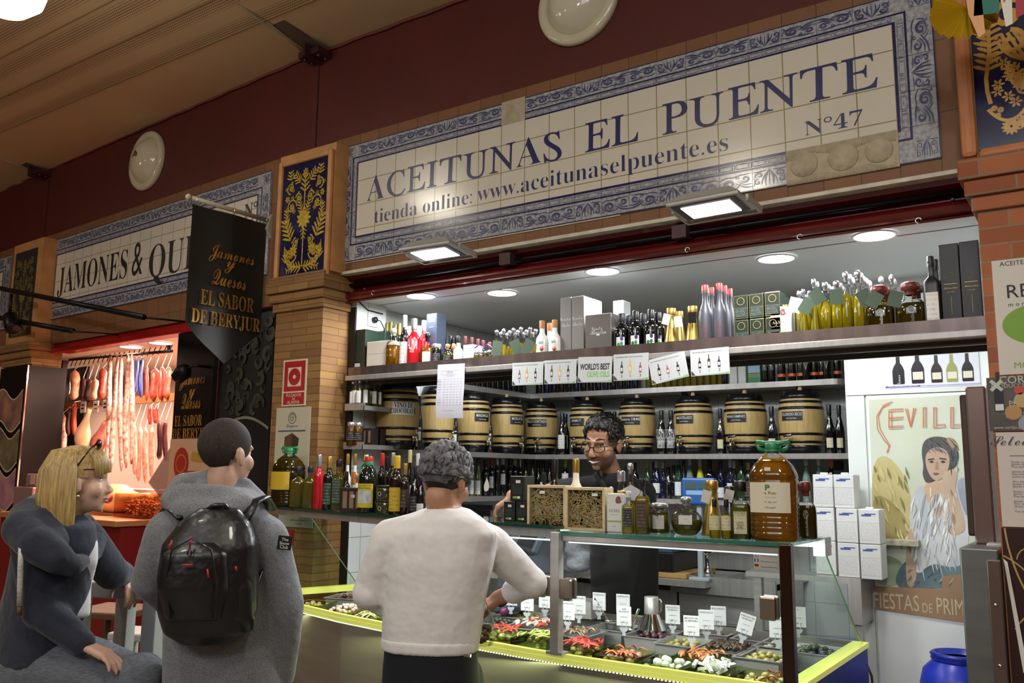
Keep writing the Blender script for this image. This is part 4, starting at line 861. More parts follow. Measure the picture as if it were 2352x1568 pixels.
def printed(name,paper,ink,dens=.5,row=.09,ink2=None):
 """paper with lines of small print, laid out in the label's own uv"""
 if name in MC:return MC[name]
 m=bpy.data.materials.new(name);m.use_nodes=True;nt=m.node_tree;b=nt.nodes['Principled BSDF'];b.inputs['Roughness'].default_value=.5
 tc=nd(nt,'ShaderNodeTexCoord');br=nd(nt,'ShaderNodeTexBrick');br.inputs['Scale'].default_value=1;br.inputs['Brick Width'].default_value=.13;br.inputs['Row Height'].default_value=row;br.inputs['Mortar Size'].default_value=row*.30;br.inputs['Bias'].default_value=0
 br.inputs['Color1'].default_value=(0,0,0,1);br.inputs['Color2'].default_value=(1,1,1,1);br.inputs['Mortar'].default_value=(1,1,1,1)
 nt.links.new(tc.outputs['UV'],br.inputs['Vector'])
 n=nd(nt,'ShaderNodeTexNoise');n.inputs['Scale'].default_value=60;mp=nd(nt,'ShaderNodeMapping');mp.inputs['Scale'].default_value=(1,.08,1);nt.links.new(tc.outputs['UV'],mp.inputs[0]);nt.links.new(mp.outputs[0],n.inputs['Vector'])
 th=nd(nt,'ShaderNodeMath',operation='GREATER_THAN');th.inputs[1].default_value=dens;nt.links.new(n.outputs[0],th.inputs[0])
 mxx=nd(nt,'ShaderNodeMath',operation='MAXIMUM');nt.links.new(th.outputs[0],mxx.inputs[0]);nt.links.new(br.outputs[0],mxx.inputs[1])
 mx=nd(nt,'ShaderNodeMix',data_type='RGBA');mx.inputs[6].default_value=lin(ink);mx.inputs[7].default_value=lin(paper);nt.links.new(mxx.outputs[0],mx.inputs[0]);nt.links.new(mx.outputs[2],b.inputs['Base Color'])
 MC[name]=m;return m
LB={'w':('white_label','d6d6d0','5a5a5a'),'c':('cream_label','c9c2a0','5a5030'),'k':('black_label','141416','b8b8b8'),'y':('yellow_label','c8a82a','5a2a10'),'wr':('white_red_label','d6d0cc','b0202a'),'g':('dark_green_label','24402e','c8c8a8'),'wb':('white_blue_label','d8d8d8','304a8a'),'o':('orange_label','c87038','502010'),'wt':('white_teal_label','d8dcdc','2a8f8a'),'br':('brown_label','3a2a20','a89070')}
LM={k:printed(*v) for k,v in LB.items()}
def uvsheet(me):
 """plain 0..1 uv over x,z of a small flat or curved label"""
 uv=me.uv_layers.new(name='uv');xs=[v.co.x for v in me.vertices];zs=[v.co.z for v in me.vertices];a,b,c,d=min(xs),max(xs),min(zs),max(zs)
 for l in me.loops:
  v=me.vertices[l.vertex_index].co;uv.data[l.index].uv=((v.x-a)/(b-a+1e-9),(v.z-c)/(d-c+1e-9)*(d-c)/(b-a+1e-9))
 return me
BC={}
def bottle_parts(kind,body,cap,label,oil,capspec,text):
 """unit-size bottle meshes: height 1, diameter 1"""
 pr=PROF[kind];sq,sy=SQ.get(kind,0),SY.get(kind,1);segs=24
 parts=[('glass_body',MB().lathe(pr,segs,sq=sq,sy=sy).build('glass_body',C_[body],mesh_only=True))]
 if oil:
  lv=oil[1] if len(oil)>1 else.62
  ip=[]
  for (r0,z0),(r1,z1) in zip(pr[:-1],pr[1:]):
   if z0>=lv:break
   ip.append((r0*.93,max(z0,.015)))
   if z1>=lv:k=(lv-z0)/(z1-z0);ip.append(((r0+(r1-r0)*k)*.93,lv));break
  ip.append((0,lv));parts.append(('oil',MB().lathe(ip,segs,sq=sq,sy=sy).build('oil',OIL[oil[0]],mesh_only=True)))
 z0,r=CAPZ[kind];st=capspec or 'cap'
 if cap:
  if st=='cap':cp=[(r,z0),(r*1.02,z0+.01),(r*1.02,.985),(r*.9,1.0),(0,1.0)]
  elif st=='stop':cp=[(r*.7,z0-.06),(r*.72,z0),(r*1.15,z0+.015),(r*1.25,z0+.05),(r*1.0,.985),(r*.5,1.0),(0,1.0)]
  elif st=='mush':cp=[(r*.62,z0-.08),(r*.62,z0+.01),(r*1.0,z0+.02),(r*1.08,z0+.08),(r*.98,.975),(r*.6,1.0),(0,1.0)]
  elif st=='ball':cp=[(r*.6,z0-.04),(r*.7,z0+.01),(r*.5,z0+.03)]+[(.22*math.sin(PI*i/10),.925-.075*math.cos(PI*i/10)) for i in range(1,11)]
  parts.append(('stopper' if st in ('stop','mush','ball') else 'cap',MB().lathe(cp,18,cap=False).build('cap',K_[cap],mesh_only=True)))
 if label:
  lm,a,b,half=label[:4];R=.507;n=10
  f=lambda q:(math.sin(q),math.cos(q))
  vs=[]
  for zz in (a,b):
   for i in range(n+1):
    q=half*(2*i/n-1);c,d=math.sin(q),-math.cos(q);k=1
    if sq:k=1/((abs(c)**(2+sq*10)+abs(d)**(2+sq*10))**(1/(2+sq*10)))
    vs.append((R*k*c,R*k*d*sy,zz))
  me=MB().add(vs,[(i,i+1,n+2+i,n+1+i) for i in range(n)],smooth=True).build('label',LM[lm] if lm in LM else MC[lm],mesh_only=True);parts.append(('label',uvsheet(me)))
 if text:
  q=MB()
  for s,size,z,col,style in text:q.text(s,size,0,0,z,0,style,wrap=.512,width=text_w.get(s),res=2)
  k=text[0][3];parts.append(('printing',q.build('printing',M('print_'+k,k,.5),mesh_only=True)))
 return parts
text_w={}
NB=[0]
def B(kind,px,pyt,wpx,Y,z,body,cap,lab,cat='bottle',name='oil_bottle',label=None,oil=None,st=None,text=None,group=None,X=None,rz=None,H=None,pyb=None):
 ax,v=(1,Y) if X is None else (0,X)
 p=at(px,pyt,ax,v);hh=H or (p.z-z);q=at(px,(pyt+(pyb or pyt+30))/2,ax,v);dep=(p-CAM).dot(FW);D=wpx*dep/FPX
 key=(kind,body,cap,label,oil,st,text)
 if z==TS:q.y=max(q.y,.064+D/2*SY.get(kind,1))
 d=V((CAM.x-q.x,CAM.y-q.y));a=math.atan2(d.x,-d.y)*.6 if rz is None else rz
 NB[0]+=1
 if key in BC:return dup(BC[key],(q.x,q.y,z),a,lab,group,(D,D,hh))
 t=thing(name,lab,cat,(q.x,q.y,z),a,group,(D,D,hh))
 lo=None
 for n,me in bottle_parts(*key):
  k=link(n,me,lo if n=='printing' and lo else t)
  if n=='label':lo=k
 BC[key]=t;return t
def carton(px0,px1,pyt,Y,z,dep,mat,lab,cat='box',name='carton',pyb=None,extra=None,group=None,rz=0,H=None,side=None):
 a,b=at(px0,pyt,1,Y),at(px1,pyt,1,Y);w=b.x-a.x;h=H or ((a.z+b.z)/2-z)
 t=thing(name,lab,cat,((a.x+b.x)/2,Y,z),rz,group)
 MB().box((-w/2,0,0),(w/2,dep,h),bev=.003).build('box_body',mat,t)
 if extra:extra(t,w,h)
 return t,w,h
def prt(t,mat,name='printing',items=(),y=-.0006):
 q=MB()
 for it in items:
  if it[0]=='r':q.add([(it[1],y,it[2]),(it[3],y,it[2]),(it[3],y,it[4]),(it[1],y,it[4])],[(0,1,2,3)])
  else:q.text(it[1],it[2],0,it[3],it[4],y,it[5] if len(it)>5 else '',width=it[6] if len(it)>6 else None,res=2,rot=it[7] if len(it)>7 else 0)
 return q.build(name,mat,t)
def sheet(t,name,x0,x1,z0,z1,mat,y=-.0006):
 me=MB().add([(x0,y,z0),(x1,y,z0),(x1,y,z1),(x0,y,z1)],[(0,1,2,3)]).build(name,mat,mesh_only=True);uvsheet(me);return link(name,me,t)
def rings(mb,x,z,r,w,y=-.0007,n=20):
 ribbon(mb,[(x+r*math.cos(2*PI*i/n),z+r*math.sin(2*PI*i/n)) for i in range(n+1)],w,y)
m_dkg=M('dark_green_tin','1b2a22',.3,coat=.3);m_ink2=M('white_ink','b8bcb0',.6);m_goldp=M('gold_print','a8904a',.4,.5);m_wtag=M('price_sticker','d4d4d0',.6)
# ---- top shelf, from the left
def f(t,w,h):sheet(t,'label_print',-w*.36,w*.36,h*.25,h*.85,printed('dark_tin_print','1a2720','4a584c',.45));prt(t,m_wtag,'sticker',[('r',-w*.1,h*.17,w*.22,h*.27)])
carton(803,840,757,.10,TS,.17,m_dkg,'large dark green oil tin at the left end of the top shelf','tin','oil_tin',extra=f)
carton(858,885,760,.30,TS,.10,m_dkg,'small green tin behind the cream box at the left end','tin','oil_tin')
carton(843,895,783,.09,TS,.10,M('cream_card','d2cdbf',.6),'cream coloured gift box between the dark tin and the amber bottle','box','gift_box',extra=lambda t,w,h:prt(t,M('tan_line','8a8272',.6),'printing',[('r',-w/2,h*.60,w/2,h*.606),('r',-w*.1,h*.12,w*.1,h*.13)]))
for px,py,lab in ((880,733,'wine bottle with olive capsule beside the socket wall'),(890,741,'wine bottle with olive capsule, second from the socket wall'),(899,738,'wine bottle with bright olive capsule behind the white ball stopper'),(909,745,'wine bottle with olive capsule right behind the ball stopper'),(918,742,'wine bottle with olive capsule behind the dark label bottle')):
 B('bdx',px,py,20,.36,TS,'dkgreen','ogreen',lab,name='wine_bottle')
B('sq',905,753,30,.11,TS,'clear','ball','tall square bottle of amber oil with white ball stopper',oil=('r',.60),st='ball')
B('bdx',930,724,22,.12,TS,'black','white','black bottle with pale capsule and tall white label left of the red bottles',name='wine_bottle',label=('w',.06,.52,.9))
B('bdx',951,732,31,.10,TS,'red','silver','bright red bottle lettered in white, in front near the slate blue box',text=(('ALMA',.30,.40,'e8d8d8',''),('ACEITE',.10,.33,'e8d8d8','')))
B('bdx',974,736,26,.20,TS,'red','silver','second bright red bottle, behind the skull-label bottle')
t=thing('round_tin','white tin with green emblem behind the red bottles','tin',at(961,735,1,.30).xy[:]+(TS,));MB().lathe([(0,0),(.075,0),(.075,.27),(.070,.285),(0,.29)],28).build('tin_body',M('white_tin','cfd0ca',.25),t)
q=MB();X=.0765
q.text('O',.05,0,-.02,.235,0,'',wrap=.0765);q.build('emblem',M('leaf_green','5a8a3a',.5),t)
B('round',982,764,38,.12,TS,'clear','black','round flask of amber oil with skull picture label and black cap',oil=('r',.6),label=('w',.10,.48,.5),st='mush')
def f(t,w,h):prt(t,M('pale_print','9aa0b0',.5),'printing',[('r',-w*.3,h*.86,w*.3,h*.868),('r',-w*.2,h*.77,w*.2,h*.775),('t','OLIVA',.012,0,h*.88)])
carton(980,1003,720,.24,TS,.09,M('slate_blue_card','2b3242',.4),'tall slate blue bottle box on the left part of the top shelf','box','bottle_box',extra=f)
B('jar',1001,790,26,.09,TS,'black','silver','squat black jar with white drawing beside the skull-label flask','jar','oil_jar',label=('k',.15,.6,.8))
B('round',1028,790,30,.09,TS,'clear','cork','heart-shaped flask of dark oil with round black label',oil=('d',.66),label=('k',.16,.52,.6),st='mush')
B('stub',1042,789,20,.16,TS,'clear','cork','small dark oil flask with cork behind the heart label flask',oil=('d',.6),st='mush')
B('stub',1053,774,22,.10,TS,'white','black','small white bottle lettered WG with a black cap',text=(('WG',.30,.28,'8a8a90',''),))
carton(1064,1086,791,.10,TS,.09,M('white_tin','cfd0ca',.25),'white tin with an olive sprig picture beside the white WG bottle','tin','oil_tin',extra=lambda t,w,h:prt(t,M('sprig_green','52683a',.5),'sprig_picture',[('r',-w*.2,h*.2,-w*.05,h*.3),('r',w*.02,h*.16,w*.2,h*.27)]))
for i,(px,py) in enumerate(((1092,806),(1103,806),(1114,806),(1124,804))):B('jar',px,py,12,.07,TS,'clear','silver','mini bottle of golden oil at the shelf edge under a purple ribbon',name='mini_bottle',oil=('g',.7),group='mini oil bottles with purple ribbon')
a=at(1112,797,1,.10);tag(MB().tube([(a.x-.06,.10,a.z),(a.x-.03,.09,a.z+.012),(a.x,.10,a.z-.004),(a.x+.03,.09,a.z+.012),(a.x+.055,.10,a.z-.006),(a.x+.06,.09,a.z-.02)],.006,6,flat=.4).build('ribbon_bow',M('purple_ribbon','5a3fa0',.4)),'purple ribbon tied over the mini oil bottles','ribbon')
for px,py in ((1021,767),(1035,771),(1043,776),(1051,771)):B('bdx',px,py,19,.34,TS,'black','black','black wine bottle in the back row behind the heart label flask',name='wine_bottle',group='black wine bottles at the back of the top shelf')
for px,py in ((1069,772),(1084,775),(1098,779),(1110,782),(1125,786)):B('bdx',px,py,19,.36,TS,'black','maroon','wine bottle with maroon capsule in the back row near the purple ribbon',name='wine_bottle',group='maroon capped wine bottles at the back')
for px,py,Y in ((1138,757,.08),(1157,755,.12),(1177,753,.08),(1197,751,.11),(1218,751,.09),(1151,762,.20),(1165,765,.24),(1171,759,.20),(1184,764,.26),(1190,758,.2),(1204,763,.26),(1210,757,.22),(1224,762,.25),(1231,755,.16)):
 B('cone',px,py,24,Y,TS,'clear','silver','small conical yellow oil bottle with silver stopper, left of the white cork-capped bottles',oil=('y',.55),st='stop',group='conical yellow oil bottles on the left part of the shelf')
m_gtag=M('grey_green_tag','4a5a4a',.6)
for px,py,r in ((1141,800,.2),(1186,797,-.4),(1212,797,.5)):
 a=at(px,py,1,.055);t=tag(MB().box((-.028,0,-.04),(.028,.002,.04)).build('hang_tag',m_gtag,None,a,(.1,r,.2)),'dark green tag tied to a conical oil bottle, %s'%{1141:'the leftmost tag',1186:'the middle tag',1212:'the tag nearest the white bottles'}[px],'tag')
for px,py,Y,lab in ((1244,736,.09,'white bottle with cork cap and orange sun picture, left of two in front'),(1273,734,.09,'white bottle with cork cap and orange sun picture, right against the grey boxes'),(1263,742,.2,'white bottle with cork cap standing behind the two in front')):
 t=B('stub',px,py,29,Y,TS,'white','cork',lab,text=(('alquimia',.11,.40,'3a3a40',''),))
for px in (1244,1273):
 a=at(px,800,1,.04);tag(MB().lathe([(.012,0),(0,.001)],14,X=Matrix.Translation(a)@Matrix.Rotation(PI/2,4,'X')).build('orange_spot',M('coral_spot','c8603f',.5)),'orange sun disc on the white bottle '+('left of two' if px==1244 else 'beside the grey boxes'),'sticker')
m_gry=M('grey_gift_card','77746f',.4);m_gry2=M('grey_tin','77736f',.25,.4)
def baron(t,w,h):prt(t,m_ink2,'printing',[('t','Venta',h*.085 if w<.1 else h*.13,-w*.05,h*.62,'s'),('t','Bar\u00f3n',h*.10 if w<.1 else h*.17,0,h*.52,'s',min(w*.8,.09))])
carton(1287,1312,683,.10,TS,.09,m_gry,'tall grey gift box with silver script, leftmost of the tall pair','box','gift_box',extra=baron)
carton(1313,1341,680,.10,TS,.09,m_gry,'tall grey gift box with silver script, right one of the tall pair','box','gift_box',extra=baron)
for px,lab in ((1326,'tall grey gift box right behind the tall pair'),(1338,'tall grey gift box furthest back behind the tall pair')):carton(px,px+26,687,.22+.1*(px-1326)/12,TS,.09,M('pale_grey_card','9c9c98',.5),lab,'box','gift_box')
carton(1344,1404,721,.09,TS,.10,m_gry2,'wide grey oil tin with silver script beside the black bottles','tin','oil_tin',extra=lambda t,w,h:(baron(t,w,h),prt(t,m_wtag,'sticker',[('r',-w*.07,h*.49,w*.06,h*.54)])))
carton(1408,1432,690,.26,TS,.08,M('silver_white_card','b4b7b6',.3),'pale silver gift box behind the black bottles with fruit labels','box','gift_box')
BL_=[(1425,719,.09,'leftmost in front'),(1460,714,.10,'second in front'),(1493,710,.09,'third in front'),(1444,724,.20,'second row behind the first two'),(1478,720,.2,'second row behind the third'),(1512,717,.13,'beside the gold flask')]
m_fl={'a':M('purple_fruit','4a2a8a',.5),'b':M('green_fruit','2f8a4a',.5)}
for px,py,Y,lab in BL_:
 t=B('drop' if False else 'bdx',px,py,36,Y,TS,'black','black','black bottle with green and purple olive label, '+lab,label=('w',.02,.40,.55))
 if Y<.12:
  D=t.scale.x
  for (dx,dz,r,k) in ((-.12,.22,.12,'b'),(.08,.24,.12,'b'),(.10,.36,.13,'a'),(-.05,.13,.13,'b')):
   a=math.asin(dx*2/1.03);MB().add([((.515)*math.sin(a+r*1.6*math.cos(2*PI*i/12)),-.515*math.cos(a+r*1.6*math.cos(2*PI*i/12)),dz+r*.40*math.sin(2*PI*i/12)) for i in range(12)],[list(range(12))]).build('olive_picture',m_fl[k],t)
for px,py,w_,Y,lab in ((1537,706,40,.08,'gold conical flask with gold cap, leftmost of three'),(1586,701,41,.08,'gold conical flask with gold cap beside the red-capped bottles'),(1560,715,36,.18,'gold conical flask behind the front two gold flasks')):
 B('gcone',px,py,w_,Y,TS,'gold','gold',lab)
for px,py,r in ((1530,733,.3),(1558,738,-.1),(1590,729,.05)):
 a=at(px,py,1,.05);tag(MB().box((-.018,0,-.025),(.018,.0015,.025)).build('hang_tag',M('white_paper_tag','c9c7bd',.6) if px!=1590 else m_blk,None,a,(.1,r,.1)),{1530:'white paper tag on the leftmost gold flask',1558:'white paper tag on the rear gold flask',1590:'black paper tag on the gold flask by the red-capped bottles'}[px],'tag')
for px,py,w_,Y,lab in ((1618,654,33,.09,'grey bottle with coral red cap and red splash, left in front'),(1651,650,31,.09,'grey bottle with coral red cap and red splash, right in front'),(1634,660,28,.18,'grey bottle with red cap between the front two'),(1664,656,26,.2,'grey bottle with red cap behind the right front one'),(1677,663,24,.26,'grey bottle with red cap furthest back right')):
 t=B('slim',px,py,w_,Y,TS,'greymat','redor',lab,text=(('Oliva',.11,.30,'7a2a2a',''),('Virgen',.11,.22,'7a2a2a',''),('extra',.11,.14,'7a2a2a','')) if Y<.12 else None)
def tin(t,w,h):
 q=MB();rings(q,0,h*.74,h*.15,h*.02);ribbon(q,[(-w*.46,h*.04),(w*.46,h*.04),(w*.46,h*.96),(-w*.46,h*.96),(-w*.46,h*.04)],h*.012,-.0006);q.build('ring_emblem',m_goldp,t)
 sheet(t,'print_block',-w*.4,w*.4,h*.10,h*.50,printed('green_tin_print','1b2a22','98a08c',.52,.13))
h1=.112
for r in (0,1):
 for i,(a,b) in enumerate(((1665,1697),(1699,1731),(1733,1767))):
  zz=TS+.004+r*h1
  carton(a,b,0,.09,zz,.085,m_dkg,'dark green oil tin, %s row of the stack, %s'%('lower' if r==0 else 'upper',('left column','middle column','right column')[i]),'tin','oil_tin',extra=tin,group='stacked dark green oil tins',H=h1-.002)
for k,px in enumerate((1768,1776)):
 for r in (0,1):carton(px-20,px+10,0,.20+.09*k,TS+.004+r*h1,.08,m_dkg,'dark green oil tin at the back of the stack, %s layer, %s'%(('lower','upper')[r],('second row','third row')[k]),'tin','oil_tin',H=h1-.002)
def alma(t,w,h):
 prt(t,M('grey_print','8a8a88',.6),'printing',[('t','ALMA',w*.26,0,h*.52,'b'),('t','Oliva',w*.10,0,h*.14,''),('t','virgen extra',w*.10,0,h*.44,'')])
 prt(t,M('leaf_band','93a84a',.5),'green_band',[('r',-w*.45,h*.26,w*.45,h*.30)])
 q=MB()
 for i in range(9):a=i*.7;x,z=w*.20+w*.16*math.cos(a)*(.4+.07*i),h*.82+h*.07*math.sin(a);ribbon(q,[(x,z),(x+.006,z+.004),(x+.012,z+.002)],[.002,.007,.002],-.0008)
 q.build('branch_picture',M('branch_red','7a3a3a',.5),t)
 MB().lathe([(.016,h),(.016,h+.010),(0,h+.012)],16,X=Matrix.Translation((w*.25,.03,0))).build('tin_cap',K_['gold'],t)
carton(1768,1806,704,.09,TS,.12,M('white_tin','cfd0ca',.25),'white oil tin with red branch picture right of the stacked green tins','tin','oil_tin',extra=alma)
for px,py,w_,Y,kd,lab in ((1844,663,24,.08,'cone','front, leftmost of the tall group'),(1869,640,27,.09,'cone','front, second of the tall group'),(1894,647,26,.08,'slim','front, third of the tall group'),(1920,644,26,.08,'slim','front, with a big grey tag'),(1942,624,24,.09,'slim','front, tall, left of the tallest'),(1970,621,26,.09,'slim','the tallest, left of the wood-stoppered bottles'),(2048,631,22,.18,'slim','between the two wood-stoppered bottles')):
 B(kd,px,py,w_,Y,TS,'clear','silver','bright yellow oil bottle with silver stopper, '+lab,oil=('y',.66),st='stop')
for px,py,Y in ((1836,668,.18),(1852,677,.2),(1860,668,.26),(1876,646,.2),(1886,668,.3),(1903,653,.18),(1912,658,.22),(1930,650,.18),(1936,658,.24),(1952,630,.18),(1958,637,.24),(1978,627,.18),(1984,635,.22),(1990,639,.26),(1997,644,.3),(2024,635,.24),(2054,640,.28)):
 B('slim',px,py,22,Y,TS,'clear','silver','clear yellow oil bottle with silver stopper in the rear rows of the tall group',oil=('y',.66),st='stop',group='rear yellow oil bottles of the tall group')
for i,(px,py,r) in enumerate(((1826,700,.3),(1853,702,.6),(1877,680,-.5),(1921,681,0),(1986,683,-.5),(2008,688,.6),(2056,686,.3))):
 a=at(px,py,1,.055);tag(MB().box((-.026,0,-.032),(.026,.002,.032)).build('hang_tag',m_gtag if i!=0 else M('white_paper_tag','c9c7bd',.6),None,a,(.1,r,.15)),'square %s tag on the tall yellow oil bottles, %s'%('white' if i==0 else 'grey-green',('beside the white tin','tilted, right of the white tag','under the second front stopper','upright on the big middle bottle','left above the first wood-stoppered bottle','touching the first wooden stopper','between the two wooden stoppers')[i]),'tag')
for px,py,w_,Y,lab in ((2017,654,62,.08,'broad bottle of dark green oil with wooden stopper, left of two'),(2088,646,65,.08,'broad bottle of dark green oil with wooden stopper, nearest the black bottle'),(2033,662,50,.2,'broad oil bottle with wooden stopper behind the left one'),(2104,654,50,.2,'broad oil bottle with dark stopper behind the right one')):
 t=B('drop',px,py,w_,Y,TS,'clear','wood',lab,oil=('d',.58),st='mush')
 if Y<.1:
  q=MB();q.text('ucciolina',.16,0,0,0,0,'b');q.v=[V((-(p.y)*1.0+.10,-.325,p.x*.58+.24)) for p in [V((v.x,v.z,0)) for v in q.v]]
  q2=MB();rings(q2,.02,.43,.11,.018,-.325);q2.text('S',.18,0,.02,.40,-.325,'s');q2.v=[V((v.x,v.y,.43+(v.z-.43)*.6)) for v in q2.v]
  q.build('printing',m_ink2,t);q2.build('drop_emblem',m_ink2,t)
B('sq',2137,589,36,.10,TS,'matblack','black','tall black square bottle with ragged white label left of the black boxes',label=('w',.05,.50,.62))
B('sq',2148,596,32,.2,TS,'matblack','black','tall black square bottle behind the one with the white label')
def tree(t,w,h):
 q=MB()
 for i in range(40):
  a,r=random.random()*6.3,random.random()**.5;x,z=w*.34*r*math.cos(a),h*.62+h*.065*r*math.sin(a);ribbon(q,[(x,z),(x+w*.03,z+w*.02)],w*.035,-.0006)
 q.build('tree_picture',M('tree_green','52601f',.5),t)
 prt(t,m_goldp,'printing',[('r',-w*.33,h*.525,w*.33,h*.532),('t','Selecci\u00f3n',w*.17,0,h*.47,'s'),('t','aceite virgen',w*.08,0,h*.43,''),('r',-w*.006,h*.18,w*.006,h*.38),('r',-w*.2,h*.05,w*.2,h*.056)])
m_bbox=M('black_card','111113',.4)
carton(2154,2200,560,.09,TS,.09,m_bbox,'tall black box with a green tree picture, left of two','box','bottle_box',extra=tree)
carton(2201,2247,553,.09,TS,.09,m_bbox,'tall black box with a green tree picture against the brick pillar','box','bottle_box',extra=tree)
# ---- upper rear shelf: bottle bottoms and bodies under the top shelf
for i,px in enumerate(range(1010,1212,12)):
 p=at(px,870+(px-1010)*.16,0,-.03)
 B('bdx',px,700,12,0,US,'black','black','dark bottle on the left-hand run of the upper rear shelf',name='wine_bottle',X=-.03,H=.27,pyb=1060,group='dark bottles on the left upper shelf')
for i,px in enumerate(range(1238,1475,17)):
 B('bdx',px,800,15,1.90,US,('black','navyg','black','brown')[i%4],'black','dark bottle behind the award cards on the upper rear shelf',name='wine_bottle',H=.27,pyb=1000,group='dark bottles behind the award cards')
for i,px in enumerate(range(1490,1660,15)):
 B('slim',px,800,14,1.88,US,'clear','silver','yellow oil bottle peeping out under the award cards',oil=('g',.6),H=.25,pyb=930,group='yellow oil bottles under the award cards')
for i,px in enumerate((1664,)):B('bdx',px,820,15,1.88,US,'black','black','dark bottle just right of the last award card',name='wine_bottle',H=.26,pyb=900)
for px,lab in ((1683,'left'),(1703,'right')):carton(px-9,px+9,833,1.86,US,.07,M('white_card_box','c9c9c2',.6),'slim white bottle box on the upper rear shelf, %s of two'%lab,'box','bottle_box',extra=lambda t,w,h:sheet(t,'label_print',-w*.4,w*.4,h*.1,h*.9,LM['w']))
carton(1716,1745,829,1.86,US,.09,M('green_can','1f7a5a',.3),'green oil can with a landscape picture on the upper rear shelf','can','oil_can',extra=lambda t,w,h:(prt(t,M('sky_picture','9ab8d0',.5),'picture',[('r',-w*.45,h*.45,w*.45,h*.85)]),prt(t,M('hill_picture','7a8a4a',.5),'picture',[('r',-w*.45,h*.28,w*.45,h*.47)])))
for px,lab in ((1757,'left'),(1773,'right')):B('bdx',px,815,15,1.88,US,'black','black','black bottle with white lettering on the upper rear shelf, %s of two'%lab,H=.27,pyb=900,text=(('LA FINCA',.16,.30,'b8b8b8',''),))
for px,k,lab in ((1795,'orange','first'),(1819,'orange','second'),(1840,'orange','third'),(1852,'wing','fourth'),(1870,'orange','fifth'),(1890,'orange','sixth'),(1899,'wing','seventh'),(1924,'orange','last')):
 t=B('bdx',px,800,18,1.87 if k=='orange' else 1.84,US,'black','black',('orange-banded black bottle with orange word, ' if k=='orange' else 'black bottle with silver leaf drawing, ')+lab+' on the right upper rear shelf',H=.27,pyb=900)
 if k=='orange':
  q=MB();q.text('orange',.22,0,0,0,0,'');q.v=[V((.52*math.sin(-p.z),-.52*math.cos(-p.z),p.x*.42+.42)) for p in q.v];q.build('printing',K_['orange'],t);MB().lathe([(.515,.12),(.515,.19)],20,a0=-PI*.9,a1=-PI*.1,cap=False).build('orange_band',K_['orange'],t)
 else:
  q=MB();ribbon(q,[(-.1,.6),(-.3,.45),(0,.25),(.3,.45),(.1,.6)],.04,-.55);ribbon(q,[(0,.6),(0,.3)],.03,-.55);q.build('leaf_drawing',m_ink2,t)
  # ---- barrels
m_oak=M('oak_staves','b59a60',.45,var=.16,vscale=4,stretch=(9,9,1));m_hoop=M('black_hoop','15151a',.25,.3);m_brass=M('tap_metal','8f8678',.25,1)
def barrel_parts():
 prof=lambda z:.5-.13*abs(2*z-1)**2.2
 zs=[i/24 for i in range(25)]
 body=MB().lathe([(prof(z)*.99,z) for z in zs if.08<=z<=.92],40,cap=False).build('staves',m_oak,mesh_only=True)
 hoops=[]
 for a,b,e in ((0,.135,1.0),(.165,.205,1.005),(.29,.33,1.005),(.70,.745,1.005),(.80,.87,1.005),(.87,1.0,1.0)):
  if (a,b)==(.80,.87):continue
  hoops.append(MB().lathe([(prof(a)*e*.98,a),(prof(a)*e+.004,a+.002),(prof((a+b)/2)*e+.004,(a+b)/2),(prof(b)*e+.004,b-.002),(prof(b)*e*.98,b)],40,cap=False).build('hoop',m_hoop,mesh_only=True))
 hoops.append(MB().lathe([(prof(.81)*.99,.80),(prof(.81)+.006,.802),(prof(.84)+.006,.838),(prof(.84)*.99,.84)],40,cap=False).build('hoop',m_hoop,mesh_only=True))
 head=MB().lathe([(0,.0),(.36,0)],32).lathe([(.365,.985),(0,.985)],32,cap=False).build('head',m_oak,mesh_only=True)
 bung=MB().lathe([(.055,.98),(.05,1.05),(.035,1.075),(0,1.08)],14).build('bung',M('pale_bung','b59a6e',.6),mesh_only=True)
 tp=MB().tube([(0,-.44,.17),(0,-.62,.17)],.035,10).tube([(0,-.60,.20),(0,-.60,.05)],.035,10).tube([(0,-.60,.20),(0,-.60,.27)],.02,8).tube([(-.06,-.60,.275),(.14,-.62,.285)],.02,8).ball((0,-.5,.17),.05).build('tap',m_brass,mesh_only=True)
 return body,hoops,head,bung,tp
BARB=barrel_parts()
m_plate=M('black_barrel_plate','1a1a1d',.4);m_pltx=M('plate_white','c8c8c4',.5)
